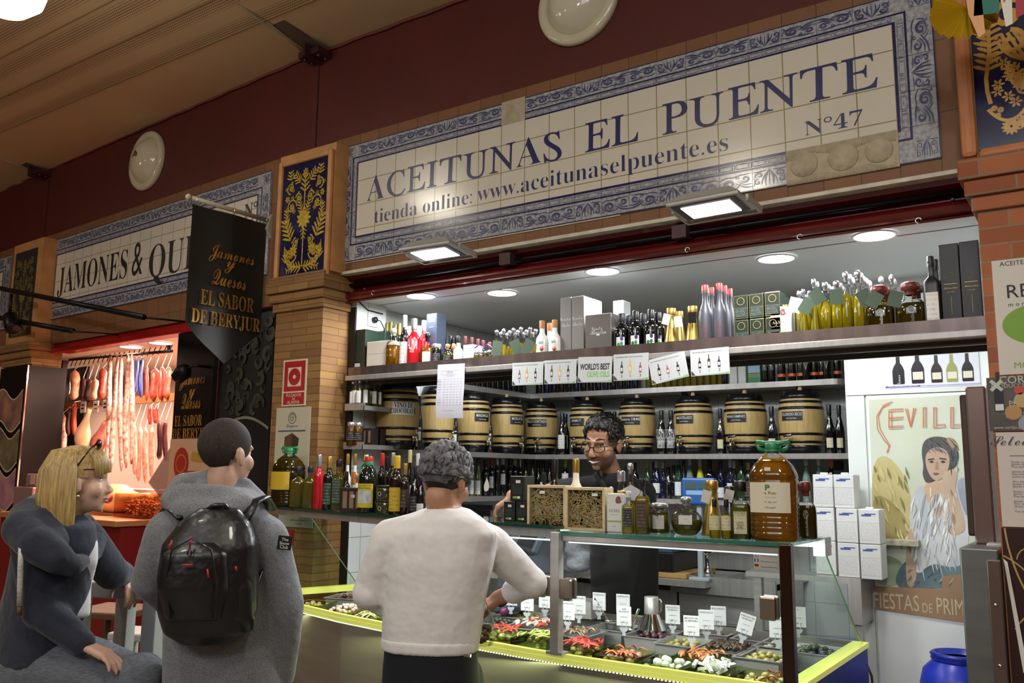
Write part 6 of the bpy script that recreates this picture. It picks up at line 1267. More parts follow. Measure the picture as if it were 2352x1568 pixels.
# sign with four flags inside the case
a,b=at(1730,1254,1,-.775),at(1795,1310,1,-.775);w=b.x-a.x;h=a.z-b.z
t=thing('flag_notice','white notice with four small flags stuck inside the case glass','notice',(a.x,-.776,b.z));MB().box((0,0,0),(w,.001,h)).build('card',M('notice_pink_white','d0c4bc',.5),t)
FC=((('c8202a','d8b02a','c8202a'),0),(('2a3a7a','d0d0d0','b02030'),2),(('2a4a9a','d8d8d8','c02a30'),1),(('151515','b8202a','d0a828'),0))
for i,(cols,vert) in enumerate(FC):
 q=MB();z0=h*(.80-.24*i);x0=w*.03;fw,fh=w*.16,h*.13
 if vert==2:
  q.add([(x0,-.0006,z0),(x0+fw,-.0006,z0),(x0+fw,-.0006,z0+fh),(x0,-.0006,z0+fh)],[(0,1,2,3)],0)
  for pts,wd,mi in (([(x0,z0),(x0+fw,z0+fh)],fh*.22,1),([(x0,z0+fh),(x0+fw,z0)],fh*.22,1),([(x0+fw/2,z0),(x0+fw/2,z0+fh)],fh*.36,1),([(x0,z0+fh/2),(x0+fw,z0+fh/2)],fh*.36,1)):ribbon(q,pts,wd,-.0007,mi)
  ribbon(q,[(x0+fw/2,z0),(x0+fw/2,z0+fh)],fh*.2,-.0008,2);ribbon(q,[(x0,z0+fh/2),(x0+fw,z0+fh/2)],fh*.2,-.0008,2)
 else:
  for k in range(3):
   if vert:q.add([(x0+fw*k/3,-.0006,z0),(x0+fw*(k+1)/3,-.0006,z0),(x0+fw*(k+1)/3,-.0006,z0+fh),(x0+fw*k/3,-.0006,z0+fh)],[(0,1,2,3)],k)
   else:q.add([(x0,-.0006,z0+fh*(2-k)/3),(x0+fw,-.0006,z0+fh*(2-k)/3),(x0+fw,-.0006,z0+fh*(3-k)/3),(x0,-.0006,z0+fh*(3-k)/3)],[(0,1,2,3)],k)
 q.build('flag_picture',[M('flag_'+c,c,.5) for c in cols],t)
prt(t,m_ink,'printing',[('t',s,0,w*.56,h*(.81-.24*i),'b',w*.60) for i,s in enumerate(('Se envasan aceitunas al vac\u00edo','Vacuum packaged olives','Olives emball\u00e9es sous vide','Vakuum verpackte oliven'))])
# ---- goods on the left glass shelf
ZL=GZL+.0045
def LPY(px):  # front line of that shelf under a pixel column
 for k in range(40):
  x=-.26+k*.053;y=next((a[1]+(b[1]-a[1])*(x-a[0])/(b[0]-a[0]) for b,a in zip(LP[:-1],LP[1:]) if a[0]<=x<=b[0]),LP[-1][1])
  d=V((x,y,ZL))-CAM;u=1176+FPX*d.dot(RT)/d.dot(FW)
  if u>=px:return y
 return -.7
def BL(kind,px,pyt,wpx,off,*a,**k):return B(kind,px,pyt,wpx,LPY(px)+off,ZL,*a,**k)
pet(666,1027,1166,66,LPY(668)+.10,ZL,'big plastic bottle of dark oil with yellow label at the left end','d',LM['y'],K_['green'])
BL('sq',686,1071,33,.06,'clear','dkblue','clear ridged oil bottle with dark cap touching the big plastic bottle',oil=('p',.74))
BL('sq',713,1071,28,.07,'clear','dkblue','clear ridged oil bottle with dark cap left of the red bottle',oil=('p',.74))
BL('bdx',734,1044,23,.08,'red','silver','slim red bottle with long silver capsule on the left glass shelf')
BL('bdx',757,1048,27,.08,'dkgreen','gold','dark green bottle with gold capsule right of the red bottle',label=('g',.1,.5,.7))
BL('sq',779,1055,30,.07,'clear','black','square olive oil bottle with black cap and dark picture label',oil=('o',.74),label=('g',.15,.62,.55))
BL('bdx',796,1082,19,.10,'black','black','small black bottle with white label right of the square bottle',label=('w',.15,.45,.9))
for px,lab in ((799,'left'),(816,'right')):BL('stub',px,1042,18,.22,'white','gold','white bottle with gold cap and orange picture, %s of two'%lab,label=('o',.45,.68,.6))
BL('slim',841,1044,22,.20,'clear','cream','clear oil bottle with cream cap behind the big dark bottle',oil=('p',.75))
BL('round',821,1088,34,.10,'clear','cork','small round oil flask with cork right of the black bottle',oil=('o',.6),st='mush')
t=thing('gift_pack','brown gift pack with clear windows at the front of the left glass shelf','gift pack',at(806,1180,1,LPY(806)+.02).xy[:]+(ZL,),.2);MB().box((-.065,0,0),(.065,.05,.118),bev=.003).build('pack',M('brown_pack','2c2422',.4),t);prt(t,M('brown_window','8a6f5a',.4),'window',[('r',-.05,.02,-.025,.10),('r',-.012,.02,.012,.10),('r',.025,.02,.05,.10)]);prt(t,m_wtag,'sticker',[('r',-.005,.07,.018,.085)])
# big dark bottle with handle and yellow label
p=at(848,1048,1,LPY(848)+.07);H=p.z-ZL;D=46*(p-CAM).dot(FW)/FPX;t=thing('glass_oil_bottle','large dark oil bottle with red cap, green handle and yellow farmhouse label','bottle',(p.x,p.y,ZL),.3,None,(D,D,H))
MB().lathe([(0,0),(.47,0),(.5,.03),(.5,.56),(.46,.66),(.34,.76),(.22,.82),(.2,.88),(.2,.92)],28).build('glass_body',C_['dkgreen'],t);MB().lathe([(.21,.90),(.21,.995),(.19,1.0),(0,1.0)],18,cap=False).build('cap',K_['red'],t)
MB().lathe([(.235,.84),(.235,.90),(.21,.905)],18,cap=False).tube([(-.22,-.1,.87),(-.36,-.2,.80),(-.40,-.3,.62),(-.34,-.34,.56)],.05,8,flat=.5).build('carry_handle',K_['green'],t)
vs=[]
for zz in (.10,.52):
 for i in range(11):q=.95*(2*i/10-1);vs.append((.51*math.sin(q),-.51*math.cos(q),zz))
MB().add(vs,[(i,i+1,12+i,11+i) for i in range(10)],smooth=True).build('label',M('yellow_label_plain','c9b22e',.5),t)
vs=[]
for zz in (.18,.40):
 for i in range(11):q=.75*(2*i/10-1);vs.append((.514*math.sin(q),-.514*math.cos(q),zz))
MB().add(vs,[(i,i+1,12+i,11+i) for i in range(10)],smooth=True).build('landscape_picture',M('farm_picture','8fa8c4',.5,var=.6,vscale=5,c2='d8d4c4'),t)
MB().text('DE OLIVA VIRGEN EXTRA',0,0,0,.475,0,'',wrap=.514,width=.8,height=.02).text('Finca la Gitana',0,0,0,.43,0,'b',wrap=.514,width=.7,height=.03).build('printing',M('dark_green_ink','1f3f22',.5),t)
for i in range(2):
 a=at(880,1172-24*i,1,LPY(880)+.08);t=thing('glass_jar','%s of two stacked dark jars with a ring label'%('lower','upper')[i],'jar',(a.x,LPY(880)+.10,ZL+.067*i));MB().lathe([(0,0),(.044,0),(.046,.004),(.046,.05),(.043,.056),(0,.056)],24).build('jar_body',M('jar_olive','3a3a1c',.1,coat=.6),t);MB().lathe([(.045,.054),(.046,.058),(.046,.066),(.0,.0665)],24).build('lid',m_blk,t)
 q=MB();q.text('O',.03,0,0,.016,0,'',wrap=.0465);q.build('ring_mark',m_ink2,t)
for kd,px,pyt,w_,off,b,c,lab,lb in (('bdx',878,1040,22,.20,'brown','red','dark bottle with wine red capsule behind the stacked jars',None),('bdx',903,1039,22,.22,'black','silver','dark bottle with silver capsule behind the sherry bottle',('w',.1,.4,.7)),('bdx',912,1046,34,.10,'brown','yellow','sherry bottle with yellow cap and large yellow label',('y',.06,.46,.9)),('bdx',931,1064,22,.09,'brown','gold','slim brown bottle with gold neck beside the customer',('br',.15,.5,.8)),('burg',942,1033,20,.2,'black','cream','dark bottle with pale capsule behind the slim gold necked one',('w',.1,.45,.7)),
('burg',955,1069,26,.10,'black','black','black bottle touching the customer shoulder',('k',.1,.4,.7)),('burg',960,1041,20,.24,'black','white','dark bottle with white and green striped capsule beside the customer head',None),('burg',968,1088,22,.10,'black','dkblue','black bottle half hidden by the customer',('w',.1,.3,.8)),('bdx',889,1048,20,.26,'black','black','plain black bottle deep on the left glass shelf',None)):
 BL(kd,px,pyt,w_,off,b,c,lab,label=lb)
 # ---- scale and monitor
a=at(1604,1097,1,1.36);t=thing('shop_scale','blue electronic shop scale head on a pole behind the counter','scale',(a.x,1.36,.965),.12)
zz=a.z-.965
MB().box((-.10,-.02,zz-.16),(.10,.05,zz),bev=.012).build('display_head',M('scale_blue','2f5a9a',.35),t);MB().box((-.075,-.022,zz-.065),(-.01,-.018,zz-.025)).box((.005,-.022,zz-.065),(.07,-.018,zz-.025)).build('display_window',M('lcd_grey','4a5a50',.2),t);MB().box((-.07,-.0215,zz-.10),(.07,-.0195,zz-.075)).build('printing_strip',M('scale_strip','8aa8c8',.4),t)
MB().box((-.014,.0,.01),(.014,.03,zz-.15)).build('pole',M('scale_grey','9aa0a4',.4),t);MB().box((-.06,-.04,0),(.06,.06,.02),bev=.005).build('base',M('scale_grey','9aa0a4',.4),t)
a=at(1150,1160,1,-.05);t=thing('till_monitor','dark slate touch-screen till seen edge-on behind the left boxes','monitor',(a.x,a.y,.93),-.75)
MB().box((-.17,-.02,.30),(.17,.02,.56),bev=.01,X=Matrix.Rotation(-.45,4,'X')).build('screen_case',M('till_slate','3a4350',.4),t);MB().box((-.15,-.024,.32),(.15,-.019,.54),X=Matrix.Rotation(-.45,4,'X')).build('screen',M('screen_dark','101318',.1),t)
MB().box((-.05,.0,0),(.05,.05,.36)).box((-.12,-.10,0),(.12,.12,.03),bev=.008).build('stand',M('till_slate','3a4350',.4),t)
# clear tub, printer and bag seen through the glass
a=at(1245,1262,1,.45);t=thing('plastic_tub','translucent plastic tub behind the case glass left of the seller','tub',(a.x,.45,1.06));MB().lathe([(0,0),(.10,0),(.125,.17),(.13,.17),(.13,.185),(0,.19)],28).build('tub_body',M('frosted_plastic','9aa6b4',.35,alpha=.8),t);prt(t,m_ink,'label_print',[('r',-.05,.09,.03,.14)],y=-.128)
tag(MB().box((-.55,.28,1.02),(.42,.75,1.055),bev=.004).build('work_shelf',m_steelx,None,(1.05,0,0)),'steel work shelf behind the case left of the seller','shelf').location=(.75,0,0)
a=at(1325,1262,1,.5);t=thing('paper_bag_roll','white plastic bag and papers heaped beside the seller','bag',(a.x,.5,1.056));q=MB()
for i in range(5):q.ball((.02*math.sin(i*2),.02*math.cos(i),.05+.035*i),(.085-.012*i,.065-.008*i,.045),u=14,v=10)
solid(q,'bag_body',M('white_bag','b4b8c0',.4,bump=.6,bscale=16),.012,6,t)
# ---- wine cartons
m_ctn=M('white_carton','c9c9c6',.6);m_cprint=printed('carton_print','c9c9c6','7a6a86',.5,.03)
def ctn(px0,px1,pyt,z,H,lab,Y=.92,grp='white bag-in-box wine cartons'):
 def f(t,w,h):
  prt(t,M('carton_blue','3a4a8a',.5),'logo',[('r',-w*.36,h*.80,w*.12,h*.85),('r',-w*.2,h*.85,w*.34,h*.88)]);sheet(t,'print_block',-w*.46,w*.40,h*.10,h*.56,m_cprint);prt(t,M('carton_grey','a0a0a0',.6),'fold_line',[('r',-w*.5,h*.605,w*.5,h*.611)])
  q=MB().box((-.018,.02,h),(.018,.05,h+.010),bev=.004);q.build('carry_grip',M('white_plastic','d6d8d6',.35),t)
 return carton(px0,px1,pyt,Y,z,.13,m_ctn,lab,'carton','wine_carton',extra=f,H=H,group=grp)
z0=1.076;hC=at(1890,1244,1,.92).z-z0
zB=at(1940,1326,1,.92).z;hh=(at(1940,1167,1,.92).z-zB)/2
ctn(1915,1958,0,zB,hh-.002,'white wine carton, right column, lower one');ctn(1915,1958,0,zB+hh,hh-.002,'white wine carton, right column, upper one')
ctn(1868,1912,0,zB,hh-.002,'white wine carton, middle column, bottom one',.94);ctn(1868,1912,0,zB+hh,hh-.002,'white wine carton, middle column, second from below',.94);ctn(1866,1908,0,zB+2*hh,hh-.002,'white wine carton on top of the middle column',.95)
ctn(1822,1864,0,zB+2*hh,hh-.002,'white wine carton half behind the plastic bottle',1.0);ctn(1822,1864,0,zB+hh,hh-.002,'white wine carton low behind the plastic bottle',1.0);ctn(1822,1864,0,zB,hh-.002,'white wine carton at the bottom behind the end glass',1.0)
for o in [o for o in COL.objects if o.name.startswith('steel_bench')]:o.location=(0,0,zB-1.076)
# ---- partition: wine poster, Sevilla poster on its door, steel frame, drum
P1=1.149
a,b=at(2030,806,1,P1),at(2250,886,1,P1);w=at(2250,845,1,P1).x-a.x;h=at(2030,806,1,P1).z-at(2030,893,1,P1).z
t=thing('wine_poster','white poster with five wine bottles above the Sevilla poster','poster',(a.x,P1-.004,a.z-h));MB().box((0,-.001,0),(w,.002,h)).build('sheet',M('glossy_white_sheet','d6d6de',.12,coat=.8),t)
for i,(u,c,s) in enumerate(((.15,'14121a',.95),(.36,'1a1420',1.0),(.56,'2a1c1c',.86),(.72,'8a8f52',.86),(.88,'1c1418',.86))):
 W_=.030*s;H_=h*.84*s;q=MB();cx=u*w;q.add([(cx+x*W_,-.0018,h*.10+z*H_) for x,z in ((-1,.03),(-.9,0),(.9,0),(1,.03),(1,.45),(.75,.58),(.34,.70),(.3,.98),(-.3,.98),(-.34,.70),(-.75,.58),(-1,.45))],[list(range(12))]);q.build('bottle_picture',M('pic_'+c,c,.3),t)
 prt(t,M('pic_label','c9c4b0',.5) if i!=0 else m_ink2,'picture_label',[('r',cx-W_*.8,h*.10+H_*.12,cx+W_*.8,h*.10+H_*.36)] if i else [('t','Ocnos',.026,cx+.008,h*.2,'s',None,PI/2)],y=-.0022)
prt(t,M('purple_bar','5a3a9a',.4),'web_bar',[('r',0,.003,w*.38,h*.06)],y=-.0016);prt(t,M('pale_purple_bar','9a92c4',.4),'bottom_bar',[('r',w*.38,.003,w,h*.05)],y=-.0016);prt(t,M('purple_bar','5a3a9a',.4),'lettering',[('t','Sevilla',.035,w*.80,h*.92,'s')],y=-.0016);prt(t,m_ink2,'lettering',[('t','www.colombosevilla.com',0,w*.19,.006,'b',w*.32)],y=-.0022)
a,b=at(1952,908,1,1.14),at(1950,1568,1,1.14)
t=thing('cupboard_door','white painted door panel carrying the Sevilla poster','door',(0,0,0));MB().box((2.575,1.128,0),(3.27,1.149,1.995),bev=.004).build('door_panel',m_white,t);MB().box((2.48,1.135,0),(2.565,1.15,2.02)).box((2.48,1.13,2.0),(3.28,1.15,2.025)).build('door_frame',M('white_frame_paint','c4c8c2',.5),t)
# Sevilla poster: painted woman seated, cheek on hand
PY=1.124
def S(x,y):p=at(x,y,1,PY);return (p.x,p.z)
t=thing('sevilla_poster','worn fiesta poster lettered SEVILLA of a seated dark-haired woman, on the white door','poster',(0,PY,0))
def ppoly(pts,c,k,name,col2=None,dens=1,n=None):
 y=-.0008-.0004*k;P=[S(*p) for p in pts];q=MB();q.add([(x,y,z) for x,z in P],[list(range(len(P)))]);return q.build(name,M('paint_'+c,c,.6,var=.22 if col2 is None else 0,vscale=7,c2=col2) if col2 is None else M('paint_'+c+col2,c,.6,var=.5,vscale=4,c2=col2),t)
def smoothp(pts,it=2):
 for _ in range(it):
  o=[]
  for a,b in zip(pts,pts[1:]+pts[:1]):o+=[(a[0]*.75+b[0]*.25,a[1]*.75+b[1]*.25),(a[0]*.25+b[0]*.75,a[1]*.25+b[1]*.75)]
  pts=o
 return pts
ppoly([(1995,918),(2280,902),(2280,1333),(2012,1345)],'b9bdb0',0,'sheet','b0b49a')
ppoly(smoothp([(2001,1060),(2040,1040),(2090,1110),(2095,1180),(2075,1240),(2005,1235)]),'a5965a',1,'painted_ground','b8ae84')
ppoly(smoothp([(2003,1130),(2050,1150),(2090,1200),(2085,1240),(2004,1238)]),'857542',2,'painted_ground','a3945c')
ppoly(smoothp([(2050,1350),(2070,1290),(2120,1275),(2226,1300),(2226,1345),(2120,1352)]),'3f5058',3,'blue_skirt','6a8084')
ppoly(smoothp([(2008,1290),(2040,1270),(2085,1300),(2070,1345),(2012,1345)]),'7e8a6e',2,'painted_ground','96a088')
ppoly(smoothp([(2098,1130),(2118,1110),(2160,1135),(2200,1120),(2226,1110),(2226,1290),(2185,1305),(2140,1290),(2100,1330),(2086,1200)]),'c4c4c0',4,'white_blouse','a4a8ac')
ppoly(smoothp([(2120,1115),(2140,1105),(2160,1100),(2170,1130),(2160,1200),(2145,1175),(2125,1140)]),'a88a70',5,'neck','bca08a')
ppoly(smoothp([(2085,1220),(2098,1210),(2106,1290),(2104,1345),(2084,1350),(2080,1300)]),'9a8068',5,'arm','b49a82')
ppoly(smoothp([(2116,1038),(2122,1010),(2150,1000),(2185,1008),(2205,1040),(2198,1070),(2180,1085),(2130,1115),(2118,1090),(2122,1070)]),'3a3c42',5,'hair','4a4640')
ppoly(smoothp([(2170,1004),(2190,1005),(2204,1025),(2196,1045),(2186,1030)]),'a8956a',6,'hair_flower','7a6a48')
ppoly(smoothp([(2125,1045),(2140,1028),(2165,1026),(2182,1045),(2180,1075),(2168,1095),(2152,1106),(2138,1096),(2127,1072)]),'b49c88',7,'face','a48a74')
for p in ([(2132,1054),(2146,1052),(2146,1055),(2132,1057)],[(2158,1051),(2174,1053),(2174,1056),(2158,1054)]):ppoly(p,'3a302a',9,'brow')
for p in ([(2134,1060),(2140,1057),(2146,1061),(2140,1063)],[(2160,1060),(2166,1057),(2173,1061),(2166,1063)]):ppoly(p,'2a2624',9,'eye')
ppoly([(2150,1060),(2154,1060),(2157,1078),(2148,1078)],'957b66',9,'nose');ppoly(smoothp([(2141,1087),(2150,1085),(2160,1087),(2150,1092)]),'7a463e',9,'lips')
ppoly(smoothp([(2162,1100),(2175,1080),(2195,1075),(2200,1095),(2192,1120),(2222,1210),(2205,1228),(2175,1225),(2160,1150)]),'a48c74',8,'raised_arm','b8a28c')
ppoly(smoothp([(2196,1100),(2226,1095),(2226,1200),(2205,1150)]),'9aa0a8',8,'sleeve','747c88')
for u in range(5):ppoly([(2136+u*4,1120+u*22),(2140+u*4,1118+u*22),(2140+u*2,1140+u*22),(2136+u*2,1142+u*22)],'cbbd9c',9,'necklace')
ppoly([(2164,1322),(2280,1314),(2280,1438),(2012,1398),(2006,1345),(2164,1352)],'8a6a4a',10,'brown_band','94765a')
r=random.Random(9);q=MB();mats=[M('paint_'+c,c,.6) for c in ('d2d2cc','8f959e','b2b4b4','2c2d32','5a5a60','c8b09a','8f745e','6f6a3a','b4a870')]
def dab(n,x0,y0,x1,y1,mi,dx,dy,wd,ok=lambda x,y:True):
 for _ in range(n):
  x,y=r.uniform(x0,x1),r.uniform(y0,y1)
  if ok(x,y):k=r.uniform(.5,1.2);P=[S(x,y),S(x+dx*k*.5+r.uniform(-3,3),y+dy*k*.5),S(x+dx*k,y+dy*k)];ribbon(q,P,[wd*.2,wd,wd*.2],-.0052,r.choice(mi))
dab(60,2100,1130,2190,1270,(0,1,2),-8,38,.010);dab(26,2105,1180,2200,1290,(1,2),10,40,.006);dab(26,2126,1004,2190,1030,(3,4),14,14,.005);dab(14,2184,1025,2200,1070,(3,4),2,26,.005)
dab(12,2166,1110,2205,1215,(5,6),6,30,.008);dab(40,2005,1060,2085,1240,(7,8),10,30,.012);dab(14,2060,1300,2200,1340,(4,1),-10,14,.008)
q.build('brush_marks',mats,t)
q=MB();m_or=M('poster_orange','b0603f',.6)
def stroke(pts,wd):ribbon(q,[S(*p) for p in pts],wd,-.006)
for dx in (0,6):
 stroke([(2050-dx,922+dx*.9),(2030-dx*.6,930+dx),(2014+dx*.6,955),(2016+dx,985),(2030+dx,1008),(2042+dx*.4,1022),(2040-dx*.5,1038)],.0035)
 e=dx*1.1
 stroke([(2042+e,942+e*.3),(2042+e,982-e*.2)],.004);
for y in (940,945,959,964,979,984):stroke([(2042,y),(2076,y-2)],.003)
for x0,x1,x2 in ((2080,2092,2104),(2085,2092,2099)):stroke([(x0,938),(x1,980)],.004);stroke([(x2,936),(x1,980)],.004)
for x in (2121,2127,2145,2151,2184,2190):stroke([(x,936),(x,982)],.004)
for x in (2121,2145,2184):stroke([(x-2,936),(x+8,935.5)],.003)
for x in (2145,2184):stroke([(x,982),(x+26,980)],.003);stroke([(x+6,975),(x+26,974)],.003);stroke([(x+26,973),(x+26,981)],.003)
stroke([(2214,982),(2228,936),(2242,981)],.004);stroke([(2219,984),(2229,947),(2237,982)],.003);stroke([(2212,960),(2236,959)],.005)
q.build('lettering',m_or,t,label='orange outlined letters SEVILLA')
a,b=S(2008,1395),S(2226,1430)
q=MB().text('FIESTAS',0,0,a[0],S(2008,1394)[1],-.006,'',width=S(2112,1400)[0]-a[0],height=.075,align='L').text('DE',0,0,S(2120,1407)[0],S(2120,1405)[1],-.006,'',width=.045,height=.042,align='L').text('PRIMAVERA',0,0,S(2153,1410)[0],S(2153,1408)[1],-.006,'',width=.30,height=.075,align='L')
q.build('lettering',M('poster_cream','b8ac8c',.6),t,label='cream lettering FIESTAS DE PRIMAVERA')
a=at(1985,1240,1,1.10);tag(MB().box((2.53,1.06,1.245),(2.80,1.125,1.275),bev=.003).build('wooden_ledge',M('peeling_ledge','9a957c',.8,var=.3,vscale=30)),'peeling wooden ledge across the left edge of the Sevilla poster','ledge')
# steel frame, steel cabinet side, drum
m_brsteel=M('brownish_steel','7a6862',.32,.8,var=.12,vscale=2)
t=thing('steel_door_frame','upright brownish steel frame standing in front of the poster','frame',(0,0,0));a=at(2222,890,1,.12)
MB().box((3.165,.10,1.335),(3.232,.16,1.925),bev=.006).build('upright',m_brsteel,t);MB().box((3.135,.16,1.36),(3.165,.175,1.90),bev=.008).build('edge_profile',M('dark_bronze','4a3c34',.4,.6),t);MB().box((3.21,.02,1.29),(3.262,.10,1.345),bev=.004).build('bracket',m_steel,t);MB().box((3.235,.12,1.33),(3.262,.14,1.93)).build('wall_fixing',m_steelx,t)
t=thing('steel_cabinet','tall grey steel cabinet end at the right edge below the steel frame','cabinet',(0,0,0));MB().box((3.14,-.13,0),(3.262,.30,1.335),bev=.006).build('cabinet_body',M('dull_steel','7c7f7e',.38,.9,var=.12,vscale=2,stretch=(1,1,8)),t);MB().box((3.225,-.15,0),(3.268,-.12,1.30),bev=.004).build('edge_strip',m_brsteel,t)
q=MB()
for z in (.62,.95,1.15):q.lathe([(.006,0),(.006,.004),(0,.005)],8,X=Matrix.Translation((3.246,-.15,z))@Matrix.Rotation(PI/2,4,'X'))
q.build('screws',m_chrome,t)
a=at(2192,1500,1,.75);t=thing('blue_drum','bright blue plastic drum low beside the steel cabinet','drum',(a.x+.02,.75,0));zt=a.z
MB().lathe([(0,0),(.15,0),(.165,.03),(.165,zt-.13),(.15,zt-.07),(.11,zt-.03),(.105,zt-.02)],36).build('drum_body',M('blue_plastic','1f34b0',.3),t);MB().lathe([(.112,zt-.03),(.118,zt-.02),(.112,zt-.012),(.12,zt-.004),(.112,zt+.005),(.10,zt+.006),(.10,zt-.02),(0,zt-.02)],36,cap=False).build('rim',M('blue_plastic_rim','1c2c98',.3),t)
a=at(2000,1568,1,1.0);tag(MB().tube([(2.60,1.02,0),(2.58,1.0,.35),(2.56,1.03,.62),(2.50,1.06,.75)],.006,6).build('cable',m_blk),'dark cable hanging at the foot of the white door','cable')
# ---- posters on the right pillar
PP=-.124
def R(x,y):p=at(x,y,1,PP);return p
def poster(x0,y0,x1,y1,mat,lab,name='pillar_poster',cat='poster',y=PP,w=None):
 a,b=at(x0,y0,1,y),at(x0,y1,1,y);c=at(x1,y0,1,y);t=thing(name,lab,cat,(a.x,y,b.z));W=w or (c.x-a.x);MB().box((0,-.001,0),(W,.003,a.z-b.z)).build('sheet',mat,t);return t,W,a.z-b.z
t,w,h=poster(2277,600,2460,862,M('poster_white','c9c2b8',.5),'white oil poster with a big green oval on the right brick pillar')
sx=lambda px:R(px,700).x-t.location.x
prt(t,m_ink,'lettering',[('t','ACEITE DE OLIVA',0,sx(2372),h*.945,'',sx(2446)-sx(2304)),('t','RENIDO',0,sx(2410),h*.66,'',sx(2510)-sx(2316)),('t','m o n o v a r i e t a l',0,sx(2385),h*.585,'',sx(2460)-sx(2320))],y=-.0016)
q=MB();q.add([(sx(2385)+.115*math.cos(a*PI/24),-.0016,h*.42+.072*math.sin(a*PI/24)) for a in range(48)],[list(range(48))]);q.build('green_oval',M('poster_green','6f9a1f',.5),t);prt(t,M('poster_green','6f9a1f',.5),'lettering',[('t','MONTES',0,sx(2365),h*.05,'',sx(2412)-sx(2320))],y=-.0016)
t,w,h=poster(2265,868,2460,990,M('dark_olive_poster','4a443c',.4,var=.25,vscale=10),'dark poster with a bottle and gold medals on the right pillar')
prt(t,m_ink2,'lettering',[('t','CORTIJO',.038,w*.45,h*.88,''),('t','PRODUCCI\u00d3N PROPIA',.02,w*.46,h*.80,''),('t','PREMIOS Y',.026,w*.50,h*.46,''),('t','TOMA DE MUESTRAS',.012,w*.42,h*.30,''),('t','CATA Y ENVASADO',.012,w*.42,h*.24,''),('t','www.cortijo.es',.014,w*.22,h*.04,'')],y=-.0016)
q=MB();q.add([(w*.14+x*.03,-.0016,h*.36+z*.14) for x,z in ((-.5,0),(.5,0),(.5,.6),(.2,.7),(.2,1),(-.2,1),(-.2,.7),(-.5,.6))],[list(range(8))]);q.build('bottle_picture',m_blk,t);prt(t,m_wtag,'picture_label',[('r',w*.14-.013,h*.38,w*.14+.013,h*.50)],y=-.002)
for u,v,c in ((.42,.56,'b49a6a'),(.62,.58,'b49a6a'),(.30,.34,'b08a5a'),(.45,.13,'9a9aa4'),(.60,.12,'b49a6a')):
 q=MB();q.add([(w*u+.026*math.cos(a*PI/12),-.0018,h*v+.026*math.sin(a*PI/12)) for a in range(24)],[list(range(24))]);q.build('medal_picture',M('medal_'+c,c,.3,.4),t)
q=MB();
for a in range(4):ribbon(q,[(w*.12,h*.85),(w*.12+.025*math.cos(a*PI/2+.78),h*.85+.025*math.sin(a*PI/2+.78))],.012,-.0018)
q.build('star_emblem',m_ink2,t);q=MB();q.add([(w*.39+.016*math.cos(a*PI/8),-.0018,h*.75+.016*math.sin(a*PI/8)) for a in range(16)],[list(range(16))]);q.build('red_emblem',M('medal_red','b8402a',.4),t)
t,w,h=poster(2287,993,2470,1208,M('poster_pinkwhite','c8bcb4',.5),'pale menu sheet headed with a script title on the right pillar',y=-.128)
it=[('t','Selecci\u00f3n',.052,w*.36,h*.86,'s'),('r',w*.16,h*.745,w*1.0,h*.752)]
for i in range(22):it.append(('t',('Vino tinto joven de la casa con aroma de fruta','Queso curado de oveja y aceite de oliva virgen','Jam\u00f3n ib\u00e9rico de bellota cortado a cuchillo')[i%3],0,w*.58,h*(.70-.026*i),'b' if i%4==0 else '',w*.82 if i%4 else w*.4))
prt(t,M('grey_ink','4a4a58',.6),'printing',it,y=-.0016)
t,w,h=poster(2300,1212,2480,1568,M('dark_red_poster','2c0f10',.35),'dark red poster with golden curls low on the right pillar',y=-.126)
q=MB();g=lambda x,z:(x,-.0016,z)
ribbon(q,bez((.01,h*1.0),(.02,h*.7),(.10,h*.45),14),.006,0,0,g);ribbon(q,spiral(.09,h*.80,.05,1.3,PI,-1,24),.004,0,0,g);ribbon(q,bez((.0,h*.82),(.16,h*.66),(.05,h*.28),16),.005,0,0,g);ribbon(q,spiral(.12,h*.15,.06,1.2,1,1,24),.008,0,0,g);ribbon(q,bez((.02,h*.35),(.05,h*.45),(.13,h*.56),12),.005,0,0,g)
q.build('gold_curls',M('poster_gold','b0945a',.4,.3),t)
q=MB();q.add([(.0,-.004,h*.80),(.012,-.008,h*.78),(.05,-.008,h*.10),(.035,-.004,h*.08)],[(0,1,2,3)]);q.build('torn_white_edge',M('torn_paper','cfcac2',.6),t)
# ---- signs on the left pillar
LPl=-.124
t,w,h=poster(652,828,706,933,M('sign_cream','cfc8a4',.5),'red alarm button sign PULSADOR DE ALARMA on the left brick pillar','alarm_sign','sign',LPl)
prt(t,M('sign_red','a8222a',.4),'red_field',[('r',w*.06,h*.315,w*.94,h*.965),('r',w*.06,h*.03,w*.94,h*.285)],y=-.0014)
prt(t,M('sign_cream','cfc8a4',.5),'lettering',[('t','PULSADOR',0,w*.5,h*.20,'',w*.62),('t','DE',.022,w*.5,h*.125,''),('t','ALARMA',0,w*.5,h*.045,'',w*.52),('r',w*.22,h*.42,w*.78,h*.83)],y=-.0019)
q=MB();q.add([(w*.5+w*.25*math.cos(a*PI/16),-.0024,h*.625+w*.25*math.sin(a*PI/16)) for a in range(32)],[list(range(32))]);q.build('button_disc',M('sign_red','a8222a',.4),t);q=MB();q.add([(w*.5+w*.06*math.cos(a*PI/8),-.0028,h*.625+w*.06*math.sin(a*PI/8)) for a in range(16)],[list(range(16))]);q.build('button_dot',M('sign_cream','cfc8a4',.5),t)
t,w,h=poster(636,937,714,1125,M('notice_cream','b8b29a',.5),'cream flyer with a wooden case picture on the left brick pillar','flyer','poster',LPl)
q=MB();rings(q,w*.48,h*.87,w*.11,.004,-.0016);ribbon(q,spiral(w*.48,h*.87,w*.09,1.5,0),.004,-.0016);q.build('round_emblem',M('emblem_grey','4a4f3a',.6),t)
